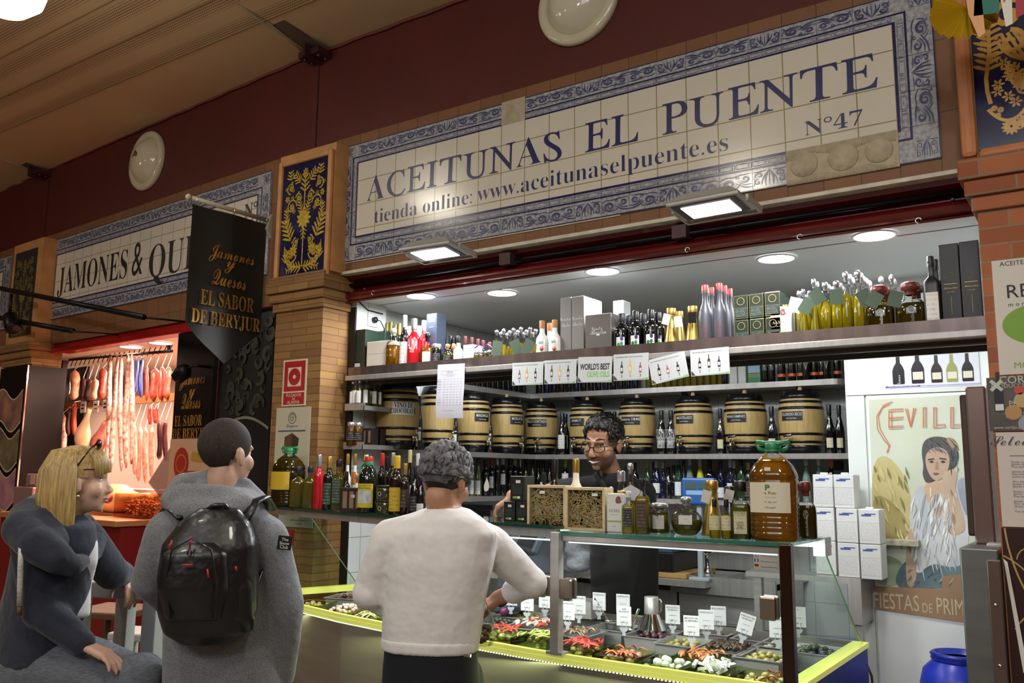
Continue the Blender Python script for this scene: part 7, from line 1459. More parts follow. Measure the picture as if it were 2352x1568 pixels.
prt(t,M('grey_ink','4a4a58',.6),'printing',[('t','Soignies',.028,w*.48,h*.76,'s'),('r',w*.08,h*.705,w*.88,h*.722)]+[('t','caja regalo con aceite y vino',0,w*.3,h*(.30-.03*i),'',w*.45) for i in range(8)],y=-.0016)
q=MB();q.add([(x*w,-.0016,z*h) for x,z in ((.28,.44),(.66,.44),(.70,.62),(.50,.69),(.28,.64))],[list(range(5))]);q.add([(x*w,-.002,z*h) for x,z in ((.50,.44),(.66,.44),(.70,.62),(.50,.67))],[list(range(4))],1);q.build('case_picture',[M('case_brown','5a4226',.5),M('case_brown2','3c2a18',.5)],t)
t,w,h=poster(640,1180,719,1208,M('notice_grey','a8a498',.5),'small grey-white notice under the left glass shelf on the brick pillar','notice','notice',-.128)
prt(t,m_ink,'printing',[('t','VENTA AL POR MAYOR',0,w*.6,h*.5,'',w*.5),('t','aceitunas',.012,w*.6,h*.25,'')],y=-.0016)
t,w,h=poster(661,1216,675,1250,M('sign_red','a8222a',.4),'small plain red label on the brick pillar near the hooded man','red_label','label',-.123)
a=at(2185,40,1,-.45);t=thing('paper_garland','yellow honeycomb paper fan with coloured paper flags at the top right corner','garland',(a.x,-.45,a.z))
q=MB();n=26
for i in range(n):
 a0=2.2+i*3.6/n;r=.118
 q.add([(.05,0,.02),(.05+r*math.cos(a0),.016*(-1)**i,.02+r*math.sin(a0)*.9),(.05+r*math.cos(a0+3.6/n),.016*(-1)**(i+1),.02+r*math.sin(a0+3.6/n)*.9)],[(0,1,2)])
q.build('yellow_fan',M('yellow_tissue','c9a81e',.6),t)
for nm,c,pts in (('peach_flag','d8a070',((.05,.09),(.10,.09),(.105,-.12),(.085,-.13),(.06,-.04))),('green_flag','1f6a5a',((.09,.10),(.155,.10),(.15,-.06),(.075,-.05))),('orange_flag','d06a2a',((.145,.1),(.2,.1),(.185,-.0),(.165,-.03))),('white_flag','d8d4c4',((.155,.0),(.19,.01),(.185,-.11),(.165,-.115))),('red_flag','a0203a',((.205,.1),(.32,.1),(.30,-.06),(.195,-.09)))):
 MB().prism([(x,z) for x,z in pts],-.03-.004*len(nm),-.028-.004*len(nm)).build(nm,M('tissue_'+c,c,.6),t)
MB().tube([(-.02,0,.10),(.10,0,.16),(.5,.1,.5)],.002,5).build('string',m_wtag,t)
# ================================================================ THE HAM STALL NEXT DOOR (its own frame, turned 3.5 degrees)
def TL(name,lab,cat,x=0,y=0,z=0,rz=0,group=None):return inL(thing(name,lab,cat,group=group),x,y,z,rz)
def SL(o):return struct(inL(o))
SL(MB().box((-9,-.004,2.62),(-.16,.19,3.60)).build('wall_left_facing',m_terra))
t=TL('tiled_sign','cream tiled name board JAMONES & QUESOS with blue border, partly behind the banner','sign')
border_sign(t,-3.45,-.36,2.83,3.53,-3.30,-.50,2.975,3.385)
m_blkL=M('black_letters','1d1a1c',.35)
g=lambda x,y:atL(x,y,-.017).x
zb=3.04;zt=3.30
MB().text('JAMONES',0,0,g(134,640),zb,-.0172,'b',width=g(290,640)-g(134,640),height=zt-zb,align='L',off=-.006,res=5).text('&',0,0,g(303,610),zb,-.0172,'',width=g(327,610)-g(303,610),height=zt-zb,align='L').text('QUESOS',0,0,g(343,600),zb-.05,-.0172,'b',width=1.27,height=zt-zb+.05,align='L',off=-.006,res=5).text('N\u00ba',0,0,g(562,480),3.25,-.0172,'b',width=.14,height=.10,align='L').build('lettering',m_blkL,t,label='black capitals JAMONES & QUESOS')
t=TL('tiled_sign','fragment of another cream tiled name board at the far left edge','sign');border_sign(t,-7.0,-4.22,2.83,3.53,-6.85,-4.37,2.975,3.385)
MB().text('ESPECIAS N',.2,0,-4.45,3.1,-.0172,'b',align='R',off=-.006).build('lettering',m_blkL,t)
SL(MB().box((-3.87,-.12,0),(-3.35,.12,2.62)).build('wall_left_pillar',m_brick))
q=MB();corbel(q,-3.87,-3.35,-.12,.10,((2.44,2.50,.02),(2.50,2.56,.04),(2.56,2.63,.06)));SL(q.build('trim_20',m_brick))
SL(MB().box((-3.88,-.13,2.63),(-3.32,.10,3.53)).build('wall_left_pillar_upper',m_frame))
t=TL('ornamental_tile_panel','dim gold foliage tile panel on the pillar at the far left','tile panel',-3.61,-.13)
MB().box((-.20,-.010,2.70),(.20,0,3.45)).build('blue_tiles',M('dim_glaze','2a2a30',.2),t);q=MB();ornament(q,.37,.70,lambda x,z:(x,-.0108,2.70+z));q.build('gold_ornament',M('dim_ochre','7a6a3a',.3),t)
t=TL('roller_shutter_box','bright red shutter housing over the ham stall','shutter');MB().box((-3.33,.02,2.56),(-.5,.18,2.618)).box((-3.33,.0,2.54),(-.5,.05,2.585),bev=.012).box((-9,.02,2.54),(-3.9,.18,2.618)).build('housing',M('red_enamel_bright','9c0f12',.3),t)
m_pk=M('warm_white_paint','d8cdbf',.6)
SL(MB().box((-9,.2,2.585),(-.5,1.6,2.64)).build('ceiling_ham_stall',m_pk));SL(MB().box((-9,1.5,0),(-.5,1.6,2.6)).build('wall_left_rear',m_pk));SL(MB().box((-.56,.2,0),(-.5,1.6,2.6)).build('wall_left_side',m_pk))
for px,py,lab in ((301,796,'round warm downlight over the long white sausages'),(369,787,'round warm downlight nearest the black lettered panel'),(4,832,'round downlight in the stall at the far left edge')):
 d=ray(px,py);k=(2.583-CAM.z)/d.z;p=CAM+d*k-LO;x,y=p.dot(LX),p.dot(LY);t=TL('ceiling_downlight',lab,'ceiling light',x,y,2.583)
 MB().lathe([(.10,0),(.098,-.006),(.085,-.006)],28,cap=False).build('ring',M('white_trim','e4e4e4',.3),t);MB().lathe([(.086,-.003),(0,-.0032)],28,cap=False).build('diffuser',emis('warm_diffuser','fff0dc',9),t)
WARM=(1.0,.60,.46)
for x,y,z,e in ((-2.5,.62,2.5,75),(-1.75,.5,2.5,75),(-3.1,.7,2.5,30),(-2.2,.05,2.45,22),(-4.9,.6,2.4,40)):p=Lw(x,y,z);lamp('meat_light','AREA',p,e,WARM,.3,p+V((0,-.02,-1)))
# black lettered panel and the dark mural panel
a,b,c=atL(398,745,.03),atL(512,700,.03),atL(405,1150,.03);x0,x1=(a.x+c.x)/2,b.x
t=TL('lettered_panel','black panel with gold lettering Jamones y Quesos beside the hanging sausages','sign');MB().box((x0,.02,0),(x1,.05,2.58)).build('panel',M('gloss_black','0a0909',.4,spec=.2),t)
m_gl=M('gold_lettering','c08a3a',.35,.5,var=.45,vscale=9)
cx=(x0+x1)/2-.04;Zp=lambda y:atL(445,y,.02).z
W=x1-x0
MB().text('Jamones',0,0,cx,Zp(882),.0185,'s',width=W*.60,height=.13).text('y',.15,0,cx,Zp(908),.0185,'s').text('Quesos',0,0,cx,Zp(938),.0185,'s',width=W*.46,height=.11).text('EL SABOR',0,0,cx-.02,Zp(977),.0185,'b',width=W*.66,height=.075).text('DE BERYJUR',0,0,cx+.03,Zp(1005),.0185,'b',width=W*.92,height=.075).build('lettering',m_gl,t,label='gold script and capitals')
t=TL('ham_poster','old-fashioned red and yellow poster low on the black lettered panel','poster');a,b=atL(393,1008,.018),atL(470,1150,.018)
MB().box((a.x,.014,1.25),(b.x+.05,.02,a.z)).build('sheet',M('poster_buff','c9a080',.5),t);w=b.x-a.x;q=MB();q.add([(a.x+w*.34+.09*math.cos(k*PI/12),.012,a.z-.17+.11*math.sin(k*PI/12)) for k in range(24)],[list(range(24))]);q.add([(a.x+w*.35,.0125,a.z-.31),(a.x+w*1.05,.0125,a.z-.31),(a.x+w*1.05,.0125,a.z-.22),(a.x+w*.35,.0125,a.z-.22)],[(0,1,2,3)]);q.build('red_medallion',M('poster_red','a82a22',.5),t)
q=MB();rings(q,a.x+w*.34,a.z-.17,.06,.008,.011);ribbon(q,[(a.x+w*.6,a.z-.12),(a.x+w,a.z-.14)],.06,.0122);q.build('gold_print',M('poster_ochre','b08a3a',.5),t)
MB().text('LEGITIMO',0,0,a.x+w*.7,a.z-.26,.0118,'',width=w*.5,height=.025).text('SALCHICHON',0,0,a.x+w*.7,a.z-.295,.0118,'',width=w*.6,height=.025).text('CASA',.09,0,a.x+w*.45,a.z-.42,.0118,'').build('lettering',M('poster_dark','2a2a2a',.5),t)
a,b=atL(518,690,.04),atL(628,690,.04);x0,x1=a.x,b.x+.02
t=TL('mural_panel','dark mural panel with grey clouds and a pale arch between stall and brick pillar','mural');MB().box((x0,.04,0),(x1,.07,2.62)).build('panel',M('mural_dark','17181a',.3,var=.6,vscale=2,c2='26282a'),t)
q=MB();r=random.Random(5)
for i in range(60):
 x=x0+(x1-x0)*(.15+.8*r.random());z=1.95+.62*r.random()**1.2;k=.5+r.random();ribbon(q,spiral(x,z,.035*k,.8,r.random()*6,1,14,.5),taper(15,.028*k,.2),.039-.0002*i)
q.build('cloud_picture',M('mural_cloud','33342a',.5,var=.5,vscale=9),t);q=MB();w=x1-x0;ribbon(q,[(x0+w*u,1.78+.14*math.sin(PI*(.1+.75*u))) for u in [k/10 for k in range(11)]],.018,.036);q.build('arch_line',M('mural_arch','7a7a68',.5),t)
SL(MB().box((x0-.06,.02,0),(x0,.09,2.6)).build('trim_21',M('dark_red_post','3a0d10',.4)))
# black photo strip on the pillar, black side panel
t=TL('photo_panel','tall black panel with wavy framed city photos on the far left pillar','picture panel');MB().box((-3.87,-.15,0),(-3.35,-.121,2.43)).box((-3.349,-.15,0),(-3.335,.13,2.43)).build('panel',M('gloss_black','0a0909',.4,spec=.2),t);MB().box((-3.352,-.158,0),(-3.334,-.148,2.43)).build('chrome_edge',m_chrome,t)
for i,(z0,c,c2) in enumerate(((1.95,'b07a5a','5a4a5a'),(1.62,'8a7a4a','4a4a4a'),(1.30,'c88a94','8a6a7a'),(.98,'5a4a8a','c8602a'))):
 n=16;U=[k/n for k in range(n+1)];top=[(-3.86+.47*u,z0+.25+.05*math.sin(2*PI*u+.6)) for u in U];bot=[(-3.86+.47*u,z0-.02+.05*math.sin(2*PI*u+.6)) for u in U]
 MB().add([(x,-.152,z) for x,z in bot]+[(x,-.152,z) for x,z in top],[(k,k+1,n+2+k,n+1+k) for k in range(n)]).build('city_photo',M('photo_%d'%i,c,.25,var=.4,vscale=6,c2=c2),t)
 q=MB();ribbon(q,top,.012,-.1535);ribbon(q,bot,.012,-.1535);q.build('wavy_frame',M('pale_gold_line','c8b890',.4),t)
SL(MB().box((-3.40,.13,0),(-3.345,.17,2.5)).build('wall_left_jamb',M('gloss_black','0a0909',.4,spec=.2)))
a,b=atL(118,800,.55),atL(205,800,.55);t=TL('dark_side_panel','glossy black panel with gold small print behind the blonde woman','panel');MB().box((a.x,.55,0),(b.x,.57,2.52)).build('panel',M('gloss_black','0a0909',.4,spec=.2),t)
q=MB()
for i in range(26):q.text('jamones y quesos de la casa',0,0,a.x+.18,1.9-.034*i,.5485,'',width=.22,height=.012)
q.build('small_print',m_gl,t)
# hanging goods
m_rail=M('rail_wood','9a6238',.5)
YS=.35
a,b=atL(118,932,YS),atL(392,920,YS);RZ=(a.z+b.z)/2;t=TL('hanging_rail','wooden rail with hooks and price tags among the hanging sausages','rail');MB().box((a.x,YS+.05,a.z-.03),(b.x,YS+.09,a.z+.03)).build('rail',m_rail,t)
a2,b2=atL(160,826,YS+.1),atL(395,806,YS+.1);t=TL('hanging_rail','upper metal rail with a row of hooks above the sausages','rail');MB().tube([(a2.x,YS+.1,a2.z),(b2.x,YS+.1,b2.z)],.012).build('rail',m_dark,t);q=MB()
for i in range(22):x=a2.x+(b2.x-a2.x)*i/21;q.tube([(x,YS+.1,a2.z),(x,YS+.08,a2.z-.05),(x+.012,YS+.07,a2.z-.07)],.004,5)
q.build('hook_row',m_dark,t);MB().box((a2.x+.04,YS+.09,a2.z),(a2.x+.06,YS+.11,2.59)).box((b2.x-.06,YS+.09,b2.z),(b2.x-.04,YS+.11,2.59)).build('rail_hanger',m_dark,t)
for px,py,lab in ((182,934,'left'),(211,933,'middle'),(233,931,'right')):
 a=atL(px,py,YS);t=TL('price_tag','small white electronic price tag on the wooden rail, %s of three'%lab,'price tag',a.x,YS+.03,a.z);MB().box((-.045,0,-.05),(.045,.012,.05),bev=.006).build('tag_body',M('white_plastic','d6d8d6',.35),t);prt(t,m_ink,'printing',[('r',-.025,-.02,.025,-.005),('r',-.025,.01,.025,.025)])
def sausage(px0,py0,px1,py1,wpx,mat,lab,y=YS,name='hanging_sausage',cat='sausage',wob=.012,group=None,tail=True):
 a,b=atL(px0,py0,y),atL(px1,py1,y);dep=(Lw(a.x,y,a.z)-CAM).dot(FW);R_=wpx*dep/FPX/2;n=14;ph=rnd.uniform(0,6);pts=[];rr=[]
 for i in range(n+1):
  u=i/n;pts.append((a.x+(b.x-a.x)*u+wob*math.sin(5*u+ph),y+wob*.6*math.cos(4*u+ph),a.z+(b.z-a.z)*u));rr.append(R_*(.25 if i in (0,n) else.8 if i in (1,n-1) else 1+.09*math.sin(9*u+ph)))
 t=TL(name,lab,cat,group=group);MB().tube(pts,rr,12).build('casing',mat,t);lo=py0>924;zr=RZ if lo else atL(280,815,YS+.1).z-.06;MB().tube([(a.x,YS+.07,max(zr,a.z+.02)),(a.x,y,a.z+.01),(a.x,y,a.z-.01)],.003,5).build('string',m_wtag,t);return t
m_fuet=M('white_casing','d6bdb0',.5,var=.35,vscale=30,c2='8a5248');m_chz=M('red_casing','7a1f1c',.35,var=.4,vscale=40,c2='a84a3a');m_drk=M('dark_casing','3a1818',.35,var=.4,vscale=30);m_pink=M('pink_casing','b0705f',.45,var=.35,vscale=25,c2='d0a898');m_bag=M('shiny_bag','d8b89a',.15,var=.4,vscale=14,c2='a86a4a')
for i,(xa,xb,yb) in enumerate(((256,242,1070),(268,258,1078),(280,275,1082),(293,290,1075),(305,300,1066))):sausage(xa,818-i,xb,yb,11,m_fuet,'very long thin white-dusted sausage, %s of the five hung together'%('first','second','third','fourth','fifth')[i])
for i,(px,t0,t1,w_,m,lab) in enumerate(((172,850,918,20,m_bag,'pale cured cut in a clear bag at the left end of the upper row'),(192,868,920,16,m_drk,'dark net of small cured sausages left of the price tags'),(205,870,922,16,m_drk,'dark net of small cured sausages above the middle tag'),(218,870,920,15,m_bag,'amber bag of cured meat right of the dark nets'),(237,846,916,18,m_chz,'red cured piece in clear wrap left of the long white sausages'),(314,822,905,10,M('blue_pack','1f2f6a',.3),'slim dark blue packet right of the long white sausages, left one'),(325,822,912,10,M('blue_pack','1f2f6a',.3),'slim dark blue packet right of the long white sausages, right one'),
(338,840,918,8,m_chz,'thin red sausage beside the blue packets'),(356,846,918,18,m_chz,'thick red sausage in the upper row, nearest the blue packets'),(373,842,918,14,m_chz,'thick red sausage in the upper row, middle'),(386,842,916,14,m_chz,'thick red sausage in the upper row touching the black panel'))):sausage(px,t0,px-3,t1,w_,m,lab,YS+.04,wob=.006)
for px,t0,t1,w_,m,lab in ((310,975,1090,11,m_pink,'dry sausage in the lower row right of the long white ones, first'),(322,978,1105,11,m_pink,'dry sausage in the lower row, second'),(335,980,1110,12,m_pink,'dry sausage in the lower row, third'),(350,980,1100,12,m_pink,'dry sausage in the lower row, fourth'),(368,965,1055,13,m_drk,'dark red sausage in the lower row by the black panel'),(381,965,1060,11,m_drk,'dark red sausage lowest right against the black panel'),(345,935,975,8,m_chz,'short red sausage hanging from the wooden rail'),(358,935,972,12,m_chz,'short thick red sausage under the wooden rail'),
(130,945,1020,14,m_bag,'white wrapped piece hanging behind the blonde hair'),(120,960,1030,14,m_bag,'pale wrapped sausage furthest left in the lower row'),(146,950,1045,14,m_fuet,'spotted white-dusted sausage above the blonde woman'),(158,938,1000,9,m_drk,'thin dark sausage left of the ham'),(172,925,1000,11,M('orange_casing','a8441c',.35),'orange-red sausages left of the ham')):sausage(px,t0,px-2,t1,w_,m,lab,YS+.02,wob=.006)
def ham(px,pt,pb,wpx,mat,lab,y=.30):
 a,b=atL(px+6,pt,y),atL(px-14,pb,y);dep=(Lw(a.x,y,a.z)-CAM).dot(FW);R_=wpx*dep/FPX/2;t=TL('hanging_ham',lab,'ham');n=12
 MB().tube([(a.x+(b.x-a.x)*i/n-.03*math.sin(PI*i/n),y,a.z+(b.z-a.z)*i/n) for i in range(n+1)],[R_*k for k in (.28,.30,.34,.42,.55,.72,.88,.98,1.0,.95,.82,.6,.2)],14).build('ham_leg',mat,t);MB().tube([(a.x,YS+.07,max(RZ,a.z+.03)),(a.x,y,a.z)],.005,5).build('rope',m_rail,t)
ham(200,940,1035,34,M('ham_fat','d0a070',.4,var=.3,vscale=6,c2='e0c8a8'),'pale cured ham hanging under the price tags');ham(235,968,1045,34,M('ham_red','9a2f2a',.35,var=.5,vscale=14,c2='c88a7a'),'red cured ham piece right of the pale ham')
# counter, glass case, ham on stand, tub of snacks
a=atL(330,1195,-.15);zc=a.z
t=TL('deli_counter','ham stall counter with red front behind the woman and the high tables','counter');MB().box((-3.32,-.32,zc-.04),(-1.44,.55,zc),bev=.005).build('counter_top',M('warm_worktop','b5724a',.4),t);MB().box((-3.30,-.27,.12),(-1.46,.5,zc-.04)).build('red_front',M('red_front','7a1414',.4),t);MB().box((-3.30,-.24,0),(-1.46,.5,.12)).build('plinth',m_blk,t)
a,b=atL(180,1125,.45),atL(395,1190,.45);t=TL('chilled_case','small glass chilled case on the ham stall counter','display case',0,0,0);MB().box((-3.1,.30,zc),(-1.3,.54,zc+.02)).box((-3.1,.30,a.z-.02),(-1.3,.54,a.z+.03),bev=.004).build('case_frame',M('pale_steel','b8b0b0',.3,.6),t);MB().box((-3.1,.30,zc+.02),(-1.3,.305,a.z-.02)).build('front_glass',glass('case_glass','f4fbf8',.55),t);MB().box((-3.08,.5,zc+.02),(-1.32,.53,a.z-.02)).build('back_liner',M('pale_blue_liner','a8bcc0',.4),t)
a=atL(262,1172,.05);t=TL('carved_ham','carved cured ham lying on the counter behind the woman profile','ham',a.x,.08,zc);MB().tube([(-.30,0,.10),(-.22,0,.11),(-.10,0,.12),(.03,0,.12),(.15,0,.11),(.28,0,.12),(.42,0,.14)],[.03,.08,.11,.11,.08,.05,.035],16).build('ham_leg',M('ham_carved','d8a45a',.4,var=.4,vscale=6,c2='e8cfa0'),t);MB().lathe([(.07,0),(.06,.01),(0,.012)],16,X=Matrix.Translation((.02,-.09,.13))@Matrix.Rotation(1.2,4,'X'),sy=.6).build('cut_face',M('ham_cut','9a3226',.35),t);MB().box((-.3,-.10,0),(.4,.10,.02)).build('ham_stand',m_rail,t)
a,b=atL(264,1170,-.06),atL(332,1225,-.06);t=TL('snack_tub','big clear tub of bread snacks on the ham stall counter','tub',(a.x+b.x)/2+.02,.0,zc);w=(b.x-a.x)/2
MB().box((-w,-.08,0),(w,.10,.17)).build('tub_body',glass('snack_tub_wall','e8c8b0',.6),t);q=MB();r=random.Random(2)
for i in range(110):an=r.uniform(0,3.1);c,d=math.cos(an),math.sin(an);x,y,z=r.uniform(-w*.75,w*.75),r.uniform(-.05,.07),r.uniform(.015,.125);q.tube([(x-.025*c,y,z-.01*d),(x,y+.005,z),(x+.025*c,y,z+.012*d)],[.005,.009,.005],6)
s=q.build('bread_snacks',M('baked_snack','b57a4a',.6),t);s['kind']='stuff'
tag(inL(MB().box((-.15,-.006,0),(.15,.006,.30),bev=.004).build('tub_lid',M('smoky_lid','9a7468',.3,alpha=.75)),b.x-.02,.03,zc+.17),'translucent tub lid leaning upright on the snack tub','lid').rotation_euler=(-.2,.55,-LA)
for px,py,lab in ((82,1140,'reddish cash machine on the ham stall counter behind the woman hair'),):
 a=atL(px,py,-.2);t=TL('cash_machine',lab,'machine',a.x,-.2,zc);MB().box((-.16,-.1,0),(.16,.15,.20),bev=.01).box((-.06,-.06,.2),(.12,.1,.30),bev=.01).build('case',M('machine_grey','8a6a64',.4),t);MB().box((.03,-.065,.22),(.10,-.06,.29)).build('screen',M('machine_screen','c8a090',.3),t)
 # track lights in front of the stalls
for (xa,ya,xb,yb,y,lab) in ((-10,660,330,728,-.40,'long black light track reaching out over the ham stall name'),(-10,728,168,760,-.35,'short black light track below the long one at the left edge')):
 a,b=atL(xa,ya,y),atL(xb,yb,y);t=TL('light_track',lab,'light track');MB().tube([(a.x,y,a.z),(b.x,y,b.z)],.022,6).build('track',m_dark,t);MB().tube([(b.x-.02,y,b.z),(b.x-.02,0,b.z+.02)],.008,6).build('wall_arm',m_dark,t)
a=atL(22,722,-.4);t=TL('track_spotlight','black spotlight hanging from the light track at the far left','spotlight',a.x,-.4,a.z);MB().lathe([(.03,0),(.055,.02),(.06,.16),(.05,.17),(0,.17)],18,X=Matrix.Rotation(2.5,4,'Y')).build('head',m_dark,t);MB().tube([(0,0,0),(0,0,.17)],.012).build('stem',m_dark,t)
a=atL(412,862,-.10);t=TL('clip_spotlight','small spotlight with a glowing bulb in front of the black lettered panel','spotlight',a.x,-.10,a.z);MB().ball((0,0,0),.042).build('lit_bulb',emis('pink_bulb','ffd8c0',8),t);MB().lathe([(.05,-.02),(.055,.06),(.03,.10),(0,.10)],16,X=Matrix.Rotation(1.1,4,'Y'),cap=False).build('shade',m_dark,t);MB().tube([(.08,0,.04),(.16,.02,.06),(.16,.12,.06)],.01).build('arm',m_dark,t)
# banner on its pole, square to the wall
bx=-.36
def bn(px,py):p=atL(px,py,bx,0);return (p.y,p.z)
P=[bn(441,472),bn(613,510),bn(600,765),bn(514,836),bn(426,740)]
t=TL('hanging_banner','black swallow-pointed banner EL SABOR DE BERYJUR hanging from a white pole','banner',bx,0,0,PI/2)
n=12;q=MB();vs=[];fs=[]
zt_,zb_=(P[0][1]+P[1][1])/2,(P[2][1]+P[4][1])/2;y0,y1=(P[0][0]+P[4][0])/2,(P[1][0]+P[2][0])/2;tip=P[3][1];w=y1-y0
for i in range(n+1):
 u=i/n;x=y0+w*u;zl=zb_+(tip-zb_)*(1-abs(2*u-1));wv=.008*math.sin(u*9)
 vs+=[(x,wv,zt_),(x,wv*1.6,(zt_+zl)/2),(x,wv*2,zl)]
q.add(vs,[(3*i+k,3*i+3+k,3*i+4+k,3*i+1+k) for i in range(n) for k in (0,1)],smooth=True);q.build('cloth',M('black_banner','23221f',.42,var=.12,vscale=5),t)
cx=(y0+y1)/2;H=zt_-zb_;yy=-.022
MB().text('Jamones',0,0,cx+.01,zb_+H*.585,yy,'s',width=w*.60,height=H*.16).text('y',.13,0,cx,zb_+H*.52,yy,'s').text('Quesos',0,0,cx,zb_+H*.35,yy,'s',width=w*.45,height=H*.14).text('EL SABOR',0,0,cx,zb_+H*.165,yy,'b',width=w*.70,height=H*.13).text('DE BERYJUR',0,0,cx,zb_+H*.005,yy,'b',width=w*.90,height=H*.13).build('lettering',m_gl,t,label='gold lettering')
a,b=bn(440,456),bn(622,508);MB().tube([(a[0]-.02,0,a[1]+.005),(b[0],0,b[1])],.014,10).ball((a[0]-.02,0,a[1]+.005),.02).build('pole',M('white_pole','b0a890',.4),t);MB().prism([(b[0]-.02,b[1]+.02),(0,b[1]+.05),(0,b[1]-.12),(-.04,b[1]-.06)],-.02,.02).build('wall_bracket',M('white_pole','b0a890',.4),t)
q=MB()
for u in (.03,.52,.97):x=y0+w*u;z=a[1]+(b[1]-a[1])*(x-a[0])/(b[0]-a[0]);q.tube([(x,0,z+.018),(x+.004,-.016,z),(x,0,zt_-.01)],.003,5)
q.build('hook_row',m_chrome,t)
# ================================================================ PEOPLE
def PX(x,y,f):return CAM+ray(x,y)*f
HR=V((RT.x,RT.y,0)).normalized()
def frame(px,f,turn):  # side and facing directions; turn 0 = facing away from the camera, + = towards picture right
 d=ray(px,1086);d=V((d.x,d.y,0)).normalized();s=V((d.y,-d.x,0));c,n=math.cos(turn),math.sin(turn);return s*c-d*n,d*c+s*n
def loft(mb,R,segs=24):
 vs=[];fs=[]
 for c,a,b,s,f in R:
  for i in range(segs):q=2*PI*i/segs;vs.append(V(c)+s*(a*math.copysign(abs(math.cos(q))**.85,math.cos(q)))+f*(b*math.copysign(abs(math.sin(q))**.85,math.sin(q))))
 for j in range(len(R)-1):
  for i in range(segs):fs.append((j*segs+i,j*segs+(i+1)%segs,(j+1)*segs+(i+1)%segs,(j+1)*segs+i))
 fs.append(list(range(segs))[::-1]);fs.append([(len(R)-1)*segs+i for i in range(segs)]);return mb.add(vs,fs)
def limb(mb,pts,r):
 mb.tube(pts,r,14)
 for p,q in zip(pts,r):mb.ball(tuple(p),q*.99)
 return mb
def hframe(C,nose,tilt=0,up=None,k=1.0):
 n=V(nose).normalized();u=V((0,0,1)) if up is None else V(up).normalized();x=n.cross(u).normalized();u=x.cross(n)
 return Matrix(((x.x*k,n.x*k,u.x*k,C.x),(x.y*k,n.y*k,u.y*k,C.y),(x.z*k,n.z*k,u.z*k,C.z),(0,0,0,1)))
def head(mb,X,nb,fem=0,smile=0):
 def b(c,r):mb.ball(c,r,X=X,u=20,v=14)
 j=.92 if fem else 1
 b((0,-.015,.035),(.074,.096,.088));b((0,.022,-.03),(.060*j,.066,.085));b((0,.036,-.072),(.045*j,.044,.036));b((0,.064,-.097),(.020*j,.018,.017))
 e=.006 if fem else 0;mb.tube([(0,.084-e,.016),(0,.098-e,-.012),(0,.111-e,-.036)],[.008,.0095-e*.2,.012-e*.3],10,X=X);b((0,.109-e,-.038),(.012-e*.3,.012,.010-e*.2))
 for s in (-1,1):b((s*.011,.099,-.041),(.009,.010,.008));b((s*.038,.052,-.032),(.027,.027,.030));b((s*.077,-.010,-.012),(.009,.020,.033));mb.tube([(s*.083,-.014,.020),(s*.086,-.026,.010),(s*.085,-.026,-.015),(s*.078,-.010,-.040)],.005,7,X=X)
 mb.tube([(-.045,.068,.020),(-.02,.084,.023),(0,.085,.018),(.02,.084,.023),(.045,.068,.020)],.009,8,X=X)
 for z,y in ((-.064,.092),(-.074,.090)):mb.tube([(-.022-.006*smile,y-.014,z+.006*smile),(0,y,z-.003*smile),(.022+.006*smile,y-.014,z+.006*smile)],[.003,.006,.003],8,X=X)
 nk=X@V((0,-.022,-.07));limb(mb,[nk,nk.lerp(nb,.5),nb],[.050*j,.050*j,.058])
def face_bits(t,X,hairc,iris='3a2a1c',brow=1,lip='9a5a50'):
 q=MB();
 for s in (-1,1):q.ball((s*.030,.0635,.003),(.012,.011,.0100),X=X)
 eb=q.build('eyeballs',M('eye_white','d8d4cc',.2),t);q=MB()
 for s in (-1,1):q.ball((s*.030,.0705,.003),(.006,.0045,.006),X=X)
 q.build('irises',M('iris_'+iris,iris,.15),eb);q=MB()
 for s in (-1,1) if brow else ():q.tube([(s*.018,.074,.008),(s*.030,.077,.0125),(s*.043,.067,.008)],.0022,6,X=X);q.tube([(s*.014,.088,.030),(s*.032,.083,.037),(s*.050,.064,.030)],[.003,.0045,.002],6,X=X,flat=.7)
 if brow:q.build('eyebrows',hairc,t)
 MB().tube([(-.021,.080,-.066),(-.006,.0935,-.064),(.006,.0935,-.064),(.021,.080,-.066)],[.002,.0042,.0042,.002],8,X=X).tube([(-.019,.079,-.073),(0,.0925,-.076),(.019,.079,-.073)],[.002,.0048,.002],8,X=X).build('lips',M('lips_'+lip,lip,.4),t)
def shell(mb,X,keep,g=1.0,amp=0,c=(0,-.017,.036),r=(.0775,.1005,.0925),seed=0):
 U,W=44,30;rr=random.Random(seed);ph=[rr.uniform(0,6) for _ in range(8)];vs=[];fs=[]
 for j in range(W+1):
  th=PI*j/W
  for i in range(U):
   a=2*PI*i/U;d=V((math.sin(th)*math.cos(a),math.sin(th)*math.sin(a),math.cos(th)));k=g+amp*(math.sin(9*a+5*th+ph[0])*.5+math.sin(15*a-9*th+ph[1])*.4+math.sin(6*th+ph[2]))
   vs.append(V((c[0]+r[0]*d.x*k,c[1]+r[1]*d.y*k,c[2]+r[2]*d.z*k)))
 for j in range(W):
  for i in range(U):
   f=(j*U+i,(j+1)*U+i,(j+1)*U+(i+1)%U,j*U+(i+1)%U);m=sum((vs[k] for k in f),V())/4
   if keep(m):fs.append(f)
 mb.add(vs,fs,0,X,True)
